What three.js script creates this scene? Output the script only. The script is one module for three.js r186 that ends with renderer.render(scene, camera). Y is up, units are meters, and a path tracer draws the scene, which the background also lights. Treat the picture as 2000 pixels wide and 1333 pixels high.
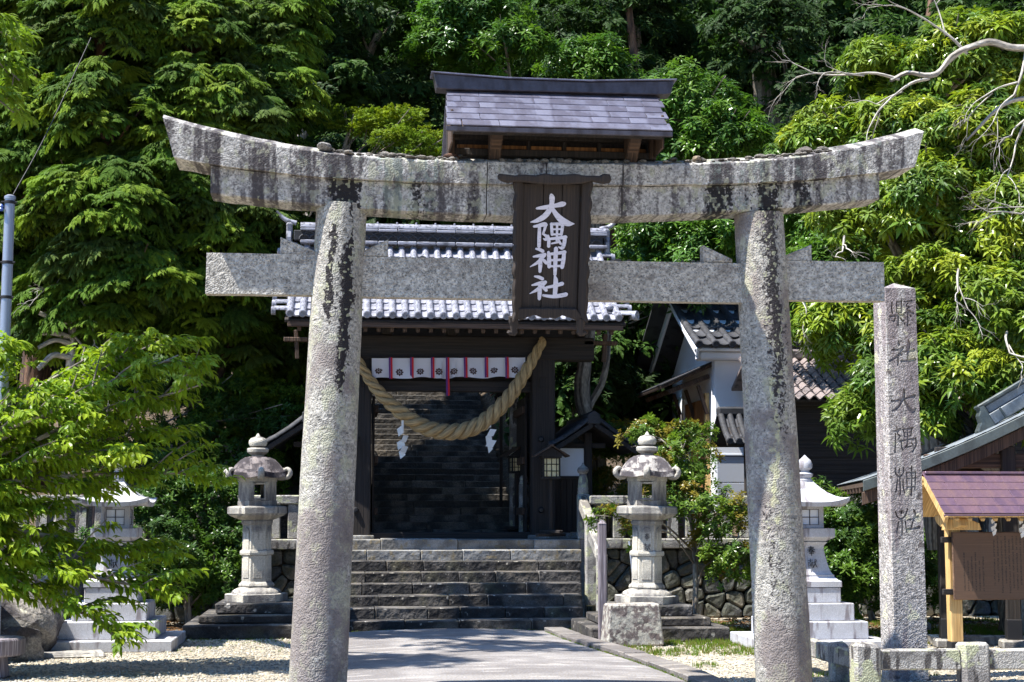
import * as THREE from 'three';
import { Sky } from 'three/addons/objects/Sky.js';
import { mergeGeometries, mergeVertices, toCreasedNormals } from 'three/addons/utils/BufferGeometryUtils.js';
import { Brush, Evaluator, SUBTRACTION } from 'three-bvh-csg';

// ---------------------------------------------------------------- camera, sky, sun, exposure
const scene = new THREE.Scene();
const camera = new THREE.PerspectiveCamera(25.3, 1024 / 682, 0.1, 400);
camera.position.set(-1.693, 1.5, 12.39);
camera.rotation.set(THREE.MathUtils.degToRad(6.4), THREE.MathUtils.degToRad(-6.2), 0, 'YXZ');
scene.add(camera);

const sunDir = new THREE.Vector3(-0.45, 0.885, 0.135).normalize();
const sky = new Sky();
sky.scale.setScalar(1000);
sky.material.uniforms.sunPosition.value.copy(sunDir);
sky.material.uniforms.turbidity.value = 7;
sky.material.uniforms.rayleigh.value = 0.8;
sky.material.uniforms.mieCoefficient.value = 0.005;
scene.add(sky);
scene.environmentIntensity = 0.1;
const sun = new THREE.DirectionalLight(new THREE.Color().setRGB(1, 0.95, 0.86), 5);
sun.target.position.set(0, 0, -5);
sun.position.copy(sunDir).multiplyScalar(60).add(sun.target.position);
sun.castShadow = true;
sun.shadow.mapSize.set(4096, 4096);
Object.assign(sun.shadow.camera, { left: -22, right: 22, top: 22, bottom: -22, near: 1, far: 130 });
scene.add(sun, sun.target);

const renderer = new THREE.WebGLRenderer({ antialias: true });
renderer.setSize(1024, 682);
renderer.toneMapping = THREE.LinearToneMapping;
renderer.toneMappingExposure = 2.6;
renderer.shadowMap.enabled = true;

// ---------------------------------------------------------------- helpers
const V = (x, y, z) => new THREE.Vector3(x, y, z);
const lerp = THREE.MathUtils.lerp, clamp = THREE.MathUtils.clamp, sstep = THREE.MathUtils.smoothstep;
function rng(seed) { let a = seed | 0; return () => { a = (a + 0x6d2b79f5) | 0; let t = Math.imul(a ^ (a >>> 15), 1 | a); t = (t + Math.imul(t ^ (t >>> 7), 61 | t)) ^ t; return ((t ^ (t >>> 14)) >>> 0) / 4294967296; }; }
const hash = (x, y, s = 0) => { let h = Math.imul(x, 374761393) + Math.imul(y, 668265263) + Math.imul(s, 974634777); h = Math.imul(h ^ (h >>> 13), 1274126177); return ((h ^ (h >>> 16)) >>> 0) / 4294967296; };
// value noise, repeating every px by py cells
function noise(x, y, s = 0, px = 4096, py = px) {
  const ix = Math.floor(x), iy = Math.floor(y); let fx = x - ix, fy = y - iy; fx = fx * fx * (3 - 2 * fx); fy = fy * fy * (3 - 2 * fy);
  const m = (a, n) => ((a % n) + n) % n, x0 = m(ix, px), x1 = m(ix + 1, px), y0 = m(iy, py), y1 = m(iy + 1, py);
  return lerp(lerp(hash(x0, y0, s), hash(x1, y0, s), fx), lerp(hash(x0, y1, s), hash(x1, y1, s), fx), fy);
}
function fbm(x, y, o = 4, s = 0, px = 4096, py = px) { let a = 0.5, v = 0, t = 0; for (let i = 0; i < o; i++) { v += a * noise(x, y, s + i * 17, px, py); t += a; x *= 2; y *= 2; px *= 2; py *= 2; a *= 0.5; } return v / t; }
const noise3 = (x, y, z, s) => (noise(x, y, s) + noise(y + 31.7, z + 11.3, s + 5) + noise(z + 7.1, x + 91.9, s + 9)) / 3;

function tex(w, h, fn, { srgb = true, size = [1, 1], wrap = true } = {}) {   // fn(u, v) gives [r, g, b] from 0 to 255; size: metres that one tile covers
  const d = new Uint8Array(w * h * 4);
  for (let j = 0, o = 0; j < h; j++) for (let i = 0; i < w; i++, o += 4) { const c = fn((i + 0.5) / w, (j + 0.5) / h, i, j); d[o] = clamp(c[0], 0, 255); d[o + 1] = clamp(c[1], 0, 255); d[o + 2] = clamp(c[2], 0, 255); d[o + 3] = 255; }
  const t = new THREE.DataTexture(d, w, h); t.magFilter = THREE.LinearFilter; t.minFilter = THREE.LinearMipmapLinearFilter; t.generateMipmaps = true;
  t.wrapS = t.wrapT = wrap ? THREE.RepeatWrapping : THREE.ClampToEdgeWrapping; if (srgb) t.colorSpace = THREE.SRGBColorSpace; t.repeat.set(1 / size[0], 1 / size[1]); t.needsUpdate = true; return t;
}
const grey = (v) => [v, v, v];
const mixc = (a, b, t) => [lerp(a[0], b[0], t), lerp(a[1], b[1], t), lerp(a[2], b[2], t)];
const mulc = (a, k) => [a[0] * k, a[1] * k, a[2] * k];
const std = (o) => new THREE.MeshStandardMaterial({ roughness: 0.9, ...o });
const tone = (m, hex) => { const c = m.clone(); c.color.set(hex); return c; };   // the same material dyed

const taken = new Map();
function numbered(name) { const n = taken.get(name) ?? 0; taken.set(name, n + 1); return n ? `${name}_${String(n).padStart(3, '0')}` : name; }
function shade(o) { o.castShadow = o.receiveShadow = true; return o; }
function part(name, geo, mat, parent, pos, rot) { const m = shade(new THREE.Mesh(geo, mat)); m.name = name; if (pos) m.position.set(...pos); if (rot) m.rotation.set(...rot); parent.add(m); return m; }
function tag(o, label, category, group, kind) { if (label) o.userData.label = label; if (category) o.userData.category = category; if (group) o.userData.group = group; if (kind) o.userData.kind = kind; return o; }
function thing(name, label, category, pos = [0, 0, 0], turn = 0, group) { const g = new THREE.Group(); g.name = numbered(name); g.position.set(...pos); g.rotation.y = turn; scene.add(g); return tag(g, label, category, group); }
function lone(name, geo, mat, label, category, pos, rot, group, kind) { const m = part(numbered(name), geo, mat, scene, pos, rot); return tag(m, label, category, group, kind); }
const struct = (name, geo, mat, pos, rot) => lone(name, geo, mat, undefined, undefined, pos, rot, undefined, 'structure');
function sub(name, parent, pos = [0, 0, 0], turn = 0) { const g = new THREE.Group(); g.name = name; g.position.set(...pos); g.rotation.y = turn; parent.add(g); return g; }

// ---- geometry
function tris(list, uvs) { const g = new THREE.BufferGeometry(); g.setAttribute('position', new THREE.Float32BufferAttribute(list, 3)); if (uvs) g.setAttribute('uv', new THREE.Float32BufferAttribute(uvs, 2)); g.computeVertexNormals(); return g; }
// uv in metres, by the way each face points
function boxUV(g, off = [0, 0], turn = false) {
  g = g.index ? g.toNonIndexed() : g; const p = g.attributes.position, n = p.count, uv = new Float32Array(n * 2), a = V(), b = V(), c = V(), e = V(), f = V();
  for (let i = 0; i < n; i += 3) {
    a.fromBufferAttribute(p, i); b.fromBufferAttribute(p, i + 1); c.fromBufferAttribute(p, i + 2); e.subVectors(b, a).cross(f.subVectors(c, a));
    const ax = Math.abs(e.x), ay = Math.abs(e.y), az = Math.abs(e.z);
    [a, b, c].forEach((q, k) => { let u, v; if (ay >= ax && ay >= az) { u = q.x; v = -q.z; } else if (ax >= az) { u = -q.z; v = q.y; } else { u = q.x; v = q.y; } if (turn) [u, v] = [v, u]; uv[(i + k) * 2] = u + off[0]; uv[(i + k) * 2 + 1] = v + off[1]; });
  }
  g.setAttribute('uv', new THREE.BufferAttribute(uv, 2)); return g;
}
// a box with chamfered edges (44 triangles), standing on y = 0 unless mid
function cbox(w, h, d, b = 0.01, { mid = false, off = [0, 0], jitter = 0, seed = 1, turn = false, taper = 1 } = {}) {
  b = Math.min(b, w / 2.2, h / 2.2, d / 2.2); const X = w / 2, Y = h / 2, Z = d / 2, P = [], r = rng(seed), J = [];
  for (let i = 0; i < 8; i++) J.push([(r() - 0.5) * jitter * 2, (r() - 0.5) * jitter * 2, (r() - 0.5) * jitter * 2]);
  const at = (sx, sy, sz, k) => { const j = J[(sx > 0 ? 1 : 0) + (sy > 0 ? 2 : 0) + (sz > 0 ? 4 : 0)], tp = sy > 0 ? taper : 1; return [(sx * (X - (k === 0 ? 0 : b)) + j[0]) * tp, sy * (Y - (k === 1 ? 0 : b)) + j[1], (sz * (Z - (k === 2 ? 0 : b)) + j[2]) * tp]; };
  const tri = (p, q, s) => { const n = V(...q).sub(V(...p)).cross(V(...s).sub(V(...p))), m = V(p[0] + q[0] + s[0], p[1] + q[1] + s[1], p[2] + q[2] + s[2]); P.push(...p, ...(n.dot(m) < 0 ? [...s, ...q] : [...q, ...s])); };
  const quad = (p, q, s, t) => { tri(p, q, s); tri(p, s, t); }, S = [-1, 1];
  for (const s of S) {
    quad(at(s, -1, -1, 0), at(s, 1, -1, 0), at(s, 1, 1, 0), at(s, -1, 1, 0)); quad(at(-1, s, -1, 1), at(1, s, -1, 1), at(1, s, 1, 1), at(-1, s, 1, 1)); quad(at(-1, -1, s, 2), at(1, -1, s, 2), at(1, 1, s, 2), at(-1, 1, s, 2));
    for (const t of S) { quad(at(s, t, -1, 0), at(s, t, 1, 0), at(s, t, 1, 1), at(s, t, -1, 1)); quad(at(s, -1, t, 0), at(s, 1, t, 0), at(s, 1, t, 2), at(s, -1, t, 2)); quad(at(-1, s, t, 1), at(1, s, t, 1), at(1, s, t, 2), at(-1, s, t, 2)); for (const u of S) tri(at(s, t, u, 0), at(s, t, u, 1), at(s, t, u, 2)); }
  }
  const g = tris(P); if (!mid) g.translate(0, Y, 0); return boxUV(g, off, turn);
}
// a round or n-sided body from a profile of [radius, height]
function turned(profile, n = 24, rot = 0, flat = n < 12) {
  const g = new THREE.LatheGeometry(profile.map(([r, y]) => new THREE.Vector2(Math.max(r, 1e-4), y)), n); g.rotateY(rot);
  let k = g; if (flat) { k = g.toNonIndexed(); k.computeVertexNormals(); } else k = toCreasedNormals(g, 0.7); return boxUV(k);
}
// a square or n-sided loft with its flats facing the axes: radii are to the flats
const squareLoft = (profile, n = 4, rot = 0) => turned(profile.map(([r, y]) => [r / Math.cos(Math.PI / n), y]), n, Math.PI / n + rot, true);
function prism(points, depth, bevel = 0.006, { seg = 1, curve = 6, holes } = {}) {   // an outline [[x, y], ...] made solid along z, its middle at z = 0
  const s = new THREE.Shape(points.map((p) => new THREE.Vector2(...p))); if (holes) s.holes = holes.map((h) => new THREE.Path(h.map((p) => new THREE.Vector2(...p))));
  const g = new THREE.ExtrudeGeometry(s, { depth: depth - 2 * bevel, bevelEnabled: bevel > 0, bevelThickness: bevel, bevelSize: bevel, bevelOffset: -bevel, bevelSegments: seg, curveSegments: curve }); g.translate(0, 0, -depth / 2 + bevel); return boxUV(g);
}
function tube(points, radii, n = 8, seg = points.length * 4, { bump = 0, seed = 1 } = {}) {   // a limb through points, its radius from radii
  const curve = new THREE.CatmullRomCurve3(points.map((p) => Array.isArray(p) ? V(...p) : p)), fr = curve.computeFrenetFrames(seg, false), P = [], N = [], U = [], I = []; let len = 0, last;
  for (let i = 0; i <= seg; i++) {
    const t = i / seg, c = curve.getPointAt(t), k = t * (radii.length - 1), a = Math.min(Math.floor(k), radii.length - 2), r = lerp(radii[a], radii[a + 1], k - a); if (last) len += c.distanceTo(last); last = c;
    for (let j = 0; j <= n; j++) { const q = (j % n) / n * Math.PI * 2, d = fr.normals[i].clone().multiplyScalar(Math.cos(q)).addScaledVector(fr.binormals[i], Math.sin(q)), rr = r * (1 + bump * (noise(j % n * 1.3 + seed * 7, len * 6, seed) - 0.5)); P.push(c.x + d.x * rr, c.y + d.y * rr, c.z + d.z * rr); N.push(d.x, d.y, d.z); U.push(j / n * r * 6.28, len); if (i < seg && j < n) { const o = i * (n + 1) + j; I.push(o, o + 1, o + n + 1, o + 1, o + n + 2, o + n + 1); } }
  }
  const g = new THREE.BufferGeometry(); g.setAttribute('position', new THREE.Float32BufferAttribute(P, 3)); g.setAttribute('normal', new THREE.Float32BufferAttribute(N, 3)); g.setAttribute('uv', new THREE.Float32BufferAttribute(U, 2)); g.setIndex(I); return g;
}
// a rough boulder
function boulder(rx, ry, rz, seed, { detail = 3, rough = 0.35, facet = 0.5 } = {}) {
  let g = new THREE.IcosahedronGeometry(1, detail); const p = g.attributes.position, r = rng(seed), planes = []; for (let i = 0; i < 9; i++) planes.push([V(r() - 0.5, r() - 0.5, r() - 0.5).normalize(), 0.72 + r() * 0.22]);
  const v = V(); for (let i = 0; i < p.count; i++) { v.fromBufferAttribute(p, i).normalize(); let k = 1 + rough * (noise3(v.x * 1.7 + seed, v.y * 1.7, v.z * 1.7, seed) - 0.5) + rough * 0.35 * (noise3(v.x * 5 + seed, v.y * 5, v.z * 5, seed + 3) - 0.5); for (const [n, d] of planes) { const q = v.dot(n) * k; if (q > d) k *= lerp(1, d / q, facet * 1.6 > 1 ? 1 : facet * 1.6); } p.setXYZ(i, v.x * k * rx, v.y * k * ry, v.z * k * rz); }
  g.deleteAttribute('normal'); g.deleteAttribute('uv'); g = mergeVertices(g, 1e-5); g = toCreasedNormals(g, 0.6); return boxUV(g, [seed * 0.37, seed * 0.71]);
}

// ---------------------------------------------------------------- surfaces
// granite, rough from the chisel; a tile covers 1.6 m
const graniteTone = (u, v, s) => { const a = fbm(u * 8, v * 8, 3, s, 8), b = noise(u * 96, v * 96, s + 3, 96), c = noise(u * 200, v * 200, s + 4, 200), d = noise(u * 330, v * 330, s + 6, 330); return 0.8 + (a - 0.5) * 0.3 + (b - 0.5) * 0.28 + (c > 0.72 ? -0.2 : 0) + (d > 0.8 ? -0.22 : d < 0.14 ? 0.14 : 0); };
const graniteBump = tex(768, 768, (u, v) => grey(255 * clamp(0.45 * fbm(u * 60, v * 60, 3, 41, 60) + 0.55 * noise(u * 190, v * 190, 44, 190), 0, 1)), { srgb: false, size: [1.6, 1.6] });
const graniteMap = tex(768, 768, (u, v) => mulc([156, 152, 146], graniteTone(u, v, 11)), { size: [1.6, 1.6] });
const granite = std({ map: graniteMap, bumpMap: graniteBump, bumpScale: 0.006, roughness: 0.93 });
const fineGranite = std({ map: tex(512, 512, (u, v) => { const k = 0.93 + (noise(u * 220, v * 220, 7, 220) - 0.5) * 0.16 + (fbm(u * 5, v * 5, 3, 8, 5) - 0.5) * 0.12; return mixc(mulc([186, 186, 190], k), [92, 82, 84], sstep(fbm(u * 16, v * 3, 4, 9, 16, 3), 0.62, 0.78) * 0.6); }, { size: [1.2, 1.2] }), roughness: 0.75 });
// pale carved stone with grey and yellowish weathering
const carvedMap = tex(768, 768, (u, v) => { const a = fbm(u * 4, v * 4, 5, 21, 4), st = fbm(u * 14, v * 2.5, 4, 25, 14, 5), sp = noise(u * 180, v * 180, 23, 180); let c = mixc([186, 180, 166], [138, 134, 127], sstep(a, 0.42, 0.66)); c = mixc(c, [96, 92, 90], sstep(st, 0.56, 0.74) * 0.75); return mulc(c, 0.9 + sp * 0.2); }, { size: [1.3, 1.3] });
const carved = std({ map: carvedMap, bumpMap: graniteBump, bumpScale: 0.004 });
const carvedDark = std({ map: tex(512, 512, (u, v) => { const a = fbm(u * 13, v * 8, 5, 221, 13, 8), sp = noise(u * 160, v * 160, 223, 160), st = fbm(u * 24, v * 3, 4, 225, 24, 3); let c = mixc([150, 144, 138], [70, 64, 66], sstep(a, 0.36, 0.6)); c = mixc(c, [188, 180, 168], sstep(st, 0.6, 0.72) * 0.5); return mulc(c, 0.86 + sp * 0.28); }, { size: [0.9, 0.9] }), bumpMap: graniteBump, bumpScale: 0.004 });
// dark, mossy step stone; several tones of it
const stepMap = tex(768, 768, (u, v) => { const a = fbm(u * 6, v * 6, 5, 31, 6), w = fbm(u * 22, v * 22, 3, 35, 22), sp = noise(u * 210, v * 210, 36, 210); let c = mixc([92, 88, 84], [44, 42, 42], sstep(a, 0.35, 0.65)); c = mixc(c, [176, 172, 164], sstep(w, 0.72, 0.8) * 0.8); c = mixc(c, [86, 84, 62], sstep(fbm(u * 5, v * 5, 3, 39, 5), 0.6, 0.75) * 0.5); return mulc(c, 0.8 + sp * 0.4); }, { size: [1.7, 1.7] });
const stepBump = tex(512, 512, (u, v) => grey(255 * fbm(u * 18, v * 18, 4, 51, 18)), { srgb: false, size: [1.1, 1.1] });
const steps = [0xffffff, 0xeeebe6, 0xe4e2e2, 0xf8f2e8].map((c) => std({ map: stepMap, bumpMap: stepBump, bumpScale: 0.02, color: c }));
const flightStone = std({ map: tex(512, 512, (u, v) => { const a = fbm(u * 6, v * 6, 5, 131, 6), sp = noise(u * 160, v * 160, 136, 160); return mulc(mixc([104, 98, 90], [58, 55, 51], sstep(a, 0.35, 0.65)), 0.82 + sp * 0.36); }, { size: [1.7, 1.7] }), bumpMap: stepBump, bumpScale: 0.015 });
const landing = std({ map: tex(512, 512, (u, v) => { const a = fbm(u * 7, v * 7, 5, 61, 7), b = fbm(u * 18, v * 18, 3, 63, 18); let c = mixc([136, 135, 133], [102, 100, 97], sstep(a, 0.35, 0.65)); c = mixc(c, [128, 112, 82], sstep(b, 0.64, 0.78) * 0.6); return mulc(c, 0.86 + 0.28 * noise(u * 200, v * 200, 66, 200)); }, { size: [1.4, 1.4] }), bumpMap: stepBump, bumpScale: 0.012 });
const wallStones = [[98, 95, 88], [82, 81, 78], [110, 104, 92], [70, 70, 70]].map((b, k) => std({ map: tex(256, 256, (u, v) => { const a = fbm(u * 5, v * 5, 4, 70 + k, 5); return mulc(mixc(b, [64, 66, 54], sstep(a, 0.5, 0.72) * 0.7), 0.78 + 0.44 * fbm(u * 50, v * 50, 2, 75 + k, 50)); }, { size: [0.9, 0.9] }), bumpMap: stepBump, bumpScale: 0.02 }));
// lichened plain stone for the low fence and the old posts
const lichened = std({ map: tex(768, 768, (u, v) => { const a = fbm(u * 5, v * 5, 5, 81, 5), b = fbm(u * 11, v * 11, 4, 85, 11), k = fbm(u * 26, v * 7, 4, 88, 26, 7); let c = mixc([158, 154, 147], [112, 108, 105], sstep(a, 0.42, 0.68)); c = mixc(c, [60, 56, 54], sstep(k, 0.56, 0.68) * 0.8); c = mixc(c, [166, 168, 134], sstep(b, 0.6, 0.68) * 0.8); return mulc(c, 0.84 + 0.32 * noise(u * 220, v * 220, 89, 220)); }, { size: [1.3, 1.3] }), bumpMap: graniteBump, bumpScale: 0.008 });
// timber: grain runs along v
function timber(base, dark, seed, { size = [0.5, 2], rough = 0.8, bump = 0.004, wear } = {}) {
  const g = (u, v) => fbm(u * 40 + 0.8 * fbm(u * 5, v * 3, 3, seed + 2, 5, 3), v * 3, 4, seed, 40, 3);
  return std({ map: tex(256, 512, (u, v) => { let c = mixc(base, dark, sstep(g(u, v), 0.3, 0.72)); if (wear) c = mixc(c, wear, sstep(fbm(u * 6, v * 4, 4, seed + 7, 6, 4), 0.58, 0.72) * 0.7); return mulc(c, 0.86 + 0.28 * noise(u * 120, v * 16, seed + 5, 120, 16)); }, { size }), bumpMap: tex(256, 512, (u, v) => grey(255 * g(u, v)), { srgb: false, size }), bumpScale: bump, roughness: rough });
}
const darkWood = timber([44, 36, 32], [27, 22, 20], 101);
const plaqueWood = timber([50, 40, 33], [36, 28, 24], 111, { size: [0.3, 1.3], bump: 0.002 });
const agedWood = timber([86, 66, 52], [54, 40, 31], 121);
const paleWood = timber([204, 172, 116], [176, 138, 84], 131, { size: [0.35, 1.6], rough: 0.6, bump: 0.001 });
const doorWood = timber([158, 110, 62], [120, 80, 42], 141, { rough: 0.7, bump: 0.001 });
const greyWood = timber([150, 142, 146], [98, 90, 94], 151, { size: [0.3, 1.2], wear: [118, 108, 112] });
const boardWood = timber([104, 78, 60], [76, 56, 43], 161, { size: [0.6, 2.4], bump: 0.001, wear: [136, 106, 80] });
const charWood = timber([50, 42, 37], [27, 22, 20], 171, { size: [0.5, 2.5] });
const clay = (b, seed, rough = 0.5) => std({ map: tex(256, 256, (u, v) => mulc(mixc(b, mulc(b, 0.62), sstep(fbm(u * 6, v * 6, 4, seed, 6), 0.45, 0.75)), 0.9 + 0.2 * noise(u * 90, v * 90, seed + 3, 90)), { size: [0.6, 0.6] }), roughness: rough });
const tileGrey = [clay([136, 136, 146], 181, 0.42), clay([128, 129, 139], 183, 0.45), clay([144, 144, 154], 185, 0.42)];
const tileDark = [clay([54, 54, 58], 187, 0.75), clay([46, 46, 50], 189, 0.75)];
const tileBrown = [clay([128, 116, 112], 191, 0.5), clay([112, 102, 100], 193, 0.5)];
const plaster = std({ map: tex(256, 256, (u, v) => mulc([226, 228, 232], 0.94 + 0.08 * fbm(u * 5, v * 5, 4, 201, 5)), { size: [2.2, 2.2] }), roughness: 0.9 });
const wainscot = std({ color: 0xb4b8c0, roughness: 0.8 });
function sheet(b, alt, seed, rough = 0.38, metal = 0.35) { return std({ map: tex(256, 256, (u, v) => mulc(mixc(b, alt, sstep(fbm(u * 9, v * 3, 4, seed, 9, 3), 0.4, 0.7)), 0.93 + 0.14 * noise(u * 60, v * 60, seed + 2, 60)), { size: [0.7, 0.7] }), roughness: rough, metalness: metal }); }
const slateSheet = [sheet([112, 112, 128], [88, 86, 100], 211), sheet([108, 108, 124], [92, 90, 104], 213), sheet([116, 116, 132], [90, 88, 102], 215)];
const ridgeSheet = sheet([74, 70, 76], [58, 52, 54], 217);
const copperNew = [sheet([118, 92, 100], [98, 78, 94], 231), sheet([112, 88, 98], [124, 98, 98], 233), sheet([106, 84, 100], [120, 94, 98], 235)];
const copperGreen = [sheet([118, 124, 128], [98, 104, 107], 237, 0.6, 0.1), sheet([112, 118, 123], [126, 131, 134], 239, 0.6, 0.1)];
const copperTrim = sheet([74, 82, 81], [58, 64, 63], 241, 0.6, 0.1);
const iron = std({ color: 0x2b2a2c, roughness: 0.55, metalness: 0.5 });
const zinc = std({ color: 0x9aa0ac, roughness: 0.4, metalness: 0.6 });
const paper = new THREE.MeshPhysicalMaterial({ color: 0xf4f3f0, roughness: 0.95, transmission: 0.25, thickness: 0, side: THREE.DoubleSide });
const lampPaper = std({ map: tex(128, 128, (u, v) => mulc([226, 208, 160], 0.92 + 0.14 * fbm(u * 20, v * 20, 3, 251, 20)), { size: [0.3, 0.3] }), roughness: 0.9 });
const ropeMat = std({ map: tex(128, 256, (u, v) => mulc([176, 150, 108], 0.66 + 0.5 * fbm(u * 30, v * 8, 3, 255, 30, 8)), { size: [0.3, 0.5] }), roughness: 0.95 });
const redCloth = std({ color: 0xb8202c, roughness: 0.85 }), purpleCloth = std({ color: 0x5a2a6a, roughness: 0.85 });
const white = std({ map: tex(256, 256, (u, v) => mulc([206, 202, 212], 0.94 + 0.1 * fbm(u * 8, v * 30, 4, 257, 8, 30) - (fbm(u * 30, v * 60, 3, 258, 30, 60) > 0.72 ? 0.14 : 0)), { size: [0.4, 0.4] }), roughness: 0.7 });
const barkTex = (b, d, s) => std({ map: tex(128, 256, (u, v) => mulc(mixc(b, d, sstep(fbm(u * 12, v * 3, 4, s, 12, 3), 0.35, 0.65)), 0.8 + 0.4 * noise(u * 50, v * 30, s + 4, 50, 30)), { size: [0.6, 1.2] }), bumpMap: tex(128, 256, (u, v) => grey(255 * fbm(u * 12, v * 3, 4, s, 12, 3)), { srgb: false, size: [0.6, 1.2] }), bumpScale: 0.02 });
const barkGrey = barkTex([148, 140, 128], [92, 84, 76], 261), barkBrown = barkTex([112, 84, 64], [66, 48, 38], 265), barkPale = barkTex([162, 156, 146], [98, 91, 83], 269);
const soil = std({ map: tex(512, 512, (u, v) => { const a = fbm(u * 12, v * 12, 4, 271, 12), b = noise(u * 140, v * 140, 273, 140); return mulc(mixc([86, 70, 52], [52, 44, 34], a), b > 0.82 ? 1.7 : 0.75 + 0.5 * b); }, { size: [2.4, 2.4] }), bumpMap: stepBump, bumpScale: 0.03 });

// ---------------------------------------------------------------- ground, path, hillside
const gravelTone = (u, v) => { const a = fbm(u * 9, v * 9, 4, 301, 9), b = noise(u * 190, v * 190, 303, 190), c = noise(u * 330, v * 330, 305, 330), f = noise(u * 75, v * 75, 309, 75); let k = mixc([168, 158, 138], [142, 132, 114], sstep(a, 0.35, 0.65)); k = mulc(k, 0.72 + 0.34 * b + 0.22 * c); if (f > 0.8 && c > 0.5) k = mulc(k, 0.6); return k; };
const gravel = std({ map: tex(1024, 1024, gravelTone, { size: [3.2, 3.2] }), bumpMap: tex(1024, 1024, (u, v) => grey(255 * (0.5 * noise(u * 190, v * 190, 303, 190) + 0.5 * noise(u * 330, v * 330, 305, 330))), { srgb: false, size: [3.2, 3.2] }), bumpScale: 0.014, roughness: 0.95 });
{ const g = new THREE.PlaneGeometry(400, 400, 1, 1); g.rotateX(-Math.PI / 2); struct('ground', boxUV(g), gravel); }

// the stone-paved way through the gate: a smooth slab scored with shallow curved brush lines
const pathMat = std({
  map: tex(1024, 1024, (u, v) => { const a = fbm(u * 6, v * 10, 5, 311, 6, 10), st = fbm(u * 5, v * 46, 3, 313, 5, 46), sp = noise(u * 300, v * 300, 315, 300); let c = mixc([130, 126, 124], [108, 104, 103], sstep(a, 0.32, 0.68)); c = mixc(c, [104, 99, 98], sstep(st, 0.56, 0.74) * 0.7); c = mixc(c, [160, 155, 150], sstep(fbm(u * 9, v * 26, 3, 318, 9, 26), 0.62, 0.75) * 0.6); return mulc(c, 0.9 + 0.2 * sp); }, { size: [3, 3] }),
  bumpMap: tex(1024, 1024, (u, v) => grey(255 * (0.65 * fbm(u * 5, v * 46, 3, 313, 5, 46) + 0.35 * noise(u * 200, v * 200, 317, 200))), { srgb: false, size: [3, 3] }), bumpScale: 0.014, roughness: 0.85 });
const pathEdge = { l: (z) => lerp(-1.68, -1.78, (z + 6.7) / 20), r: (z) => lerp(0.78, 1.34, sstep(z, -6.7, -1) * 0.75 + (z + 6.7) / 20 * 0.5) };
function strip(x0, x1, z0, z1, n, h, crown = 0) {   // a long raised sheet with sides, from z0 (far) to z1 (near)
  const P = []; const m = 14;
  for (let i = 0; i < n; i++) for (let j = 0; j < m; j++) {
    const za = lerp(z0, z1, i / n), zb = lerp(z0, z1, (i + 1) / n), q = (z, t) => [lerp(x0(z), x1(z), t), h + crown * (1 - (2 * t - 1) ** 2), z];
    const a = q(za, j / m), b = q(za, (j + 1) / m), c = q(zb, (j + 1) / m), d = q(zb, j / m); P.push(...a, ...d, ...c, ...a, ...c, ...b);
    if (j === 0) { const e = [a[0], 0, a[2]], f = [d[0], 0, d[2]]; P.push(...a, ...e, ...f, ...a, ...f, ...d); }
    if (j === m - 1) { const e = [b[0], 0, b[2]], f = [c[0], 0, c[2]]; P.push(...b, ...c, ...f, ...b, ...f, ...e); }
  }
  return boxUV(tris(P));
}
struct('path', strip(pathEdge.l, pathEdge.r, -6.72, 16, 40, 0.02, 0.035), pathMat);
{ // edging stones along both sides of the path: laid end to end with open joints
  const left = sub('path_kerb', scene), right = sub('path_kerb_right', scene); left.userData.kind = right.userData.kind = 'structure'; left.name = 'path_kerb'; right.name = numbered('path_kerb') && 'path_kerb_001';
  const r = rng(5); const kerbMat = [tone(pathMat, 0xf4f0ea), tone(pathMat, 0xdedad6), tone(pathMat, 0xe9e6e0)];
  for (const [g, edge, s, w] of [[left, pathEdge.l, -1, 0.42], [right, pathEdge.r, 1, 0.24]]) { let z = -6.7; while (z < 4) { const L = 0.75 + r() * 0.5, zc = z + L / 2, b = part('kerb_stone', cbox(w, 0.06 + r() * 0.015, L - 0.014, 0.008, { off: [r() * 3, r() * 3], jitter: 0.006, seed: 1 + (r() * 999 | 0) }), kerbMat[r() * 3 | 0], g, [edge(zc) + s * (w / 2 + 0.014), 0.001, zc]); b.rotation.y = Math.atan2(edge(z + L) - edge(z), L); z += L; } }
}

// terrace behind the retaining walls, and the wooded hillside above it
const TERR = 1.11;
const hillAt = (x, z) => { const s = Math.max(0, -11.4 - z), side = sstep(Math.abs(x + 0.2), 1.6, 4); return TERR - 0.02 + s * (0.4 + 0.1 * side) + (s > 0 ? (noise(x * 0.4, z * 0.4, 321) - 0.4) * Math.min(1, s * 0.3) * side : 0) - (Math.abs(x + 0.2) < 1.7 ? Math.min(0.35, s) : 0); };
{ // sheet follows hillAt, with a drop down to the ground at its front edge behind the walls
  const P = [], xs = [], zs = []; for (let x = -60; x <= 60; x += Math.abs(x) < 12 ? 0.6 : 4) xs.push(x); for (let z = -9.75; z > -90; z -= z > -24 ? 0.5 : 3) zs.push(z);
  const q = (x, z) => [x, hillAt(x, z), z];
  for (let i = 0; i < xs.length - 1; i++) for (let j = 0; j < zs.length - 1; j++) { const a = q(xs[i], zs[j]), b = q(xs[i + 1], zs[j]), c = q(xs[i + 1], zs[j + 1]), d = q(xs[i], zs[j + 1]); P.push(...a, ...b, ...c, ...a, ...c, ...d); }
  struct('hillside', boxUV(tris(P)), soil);
}

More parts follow.
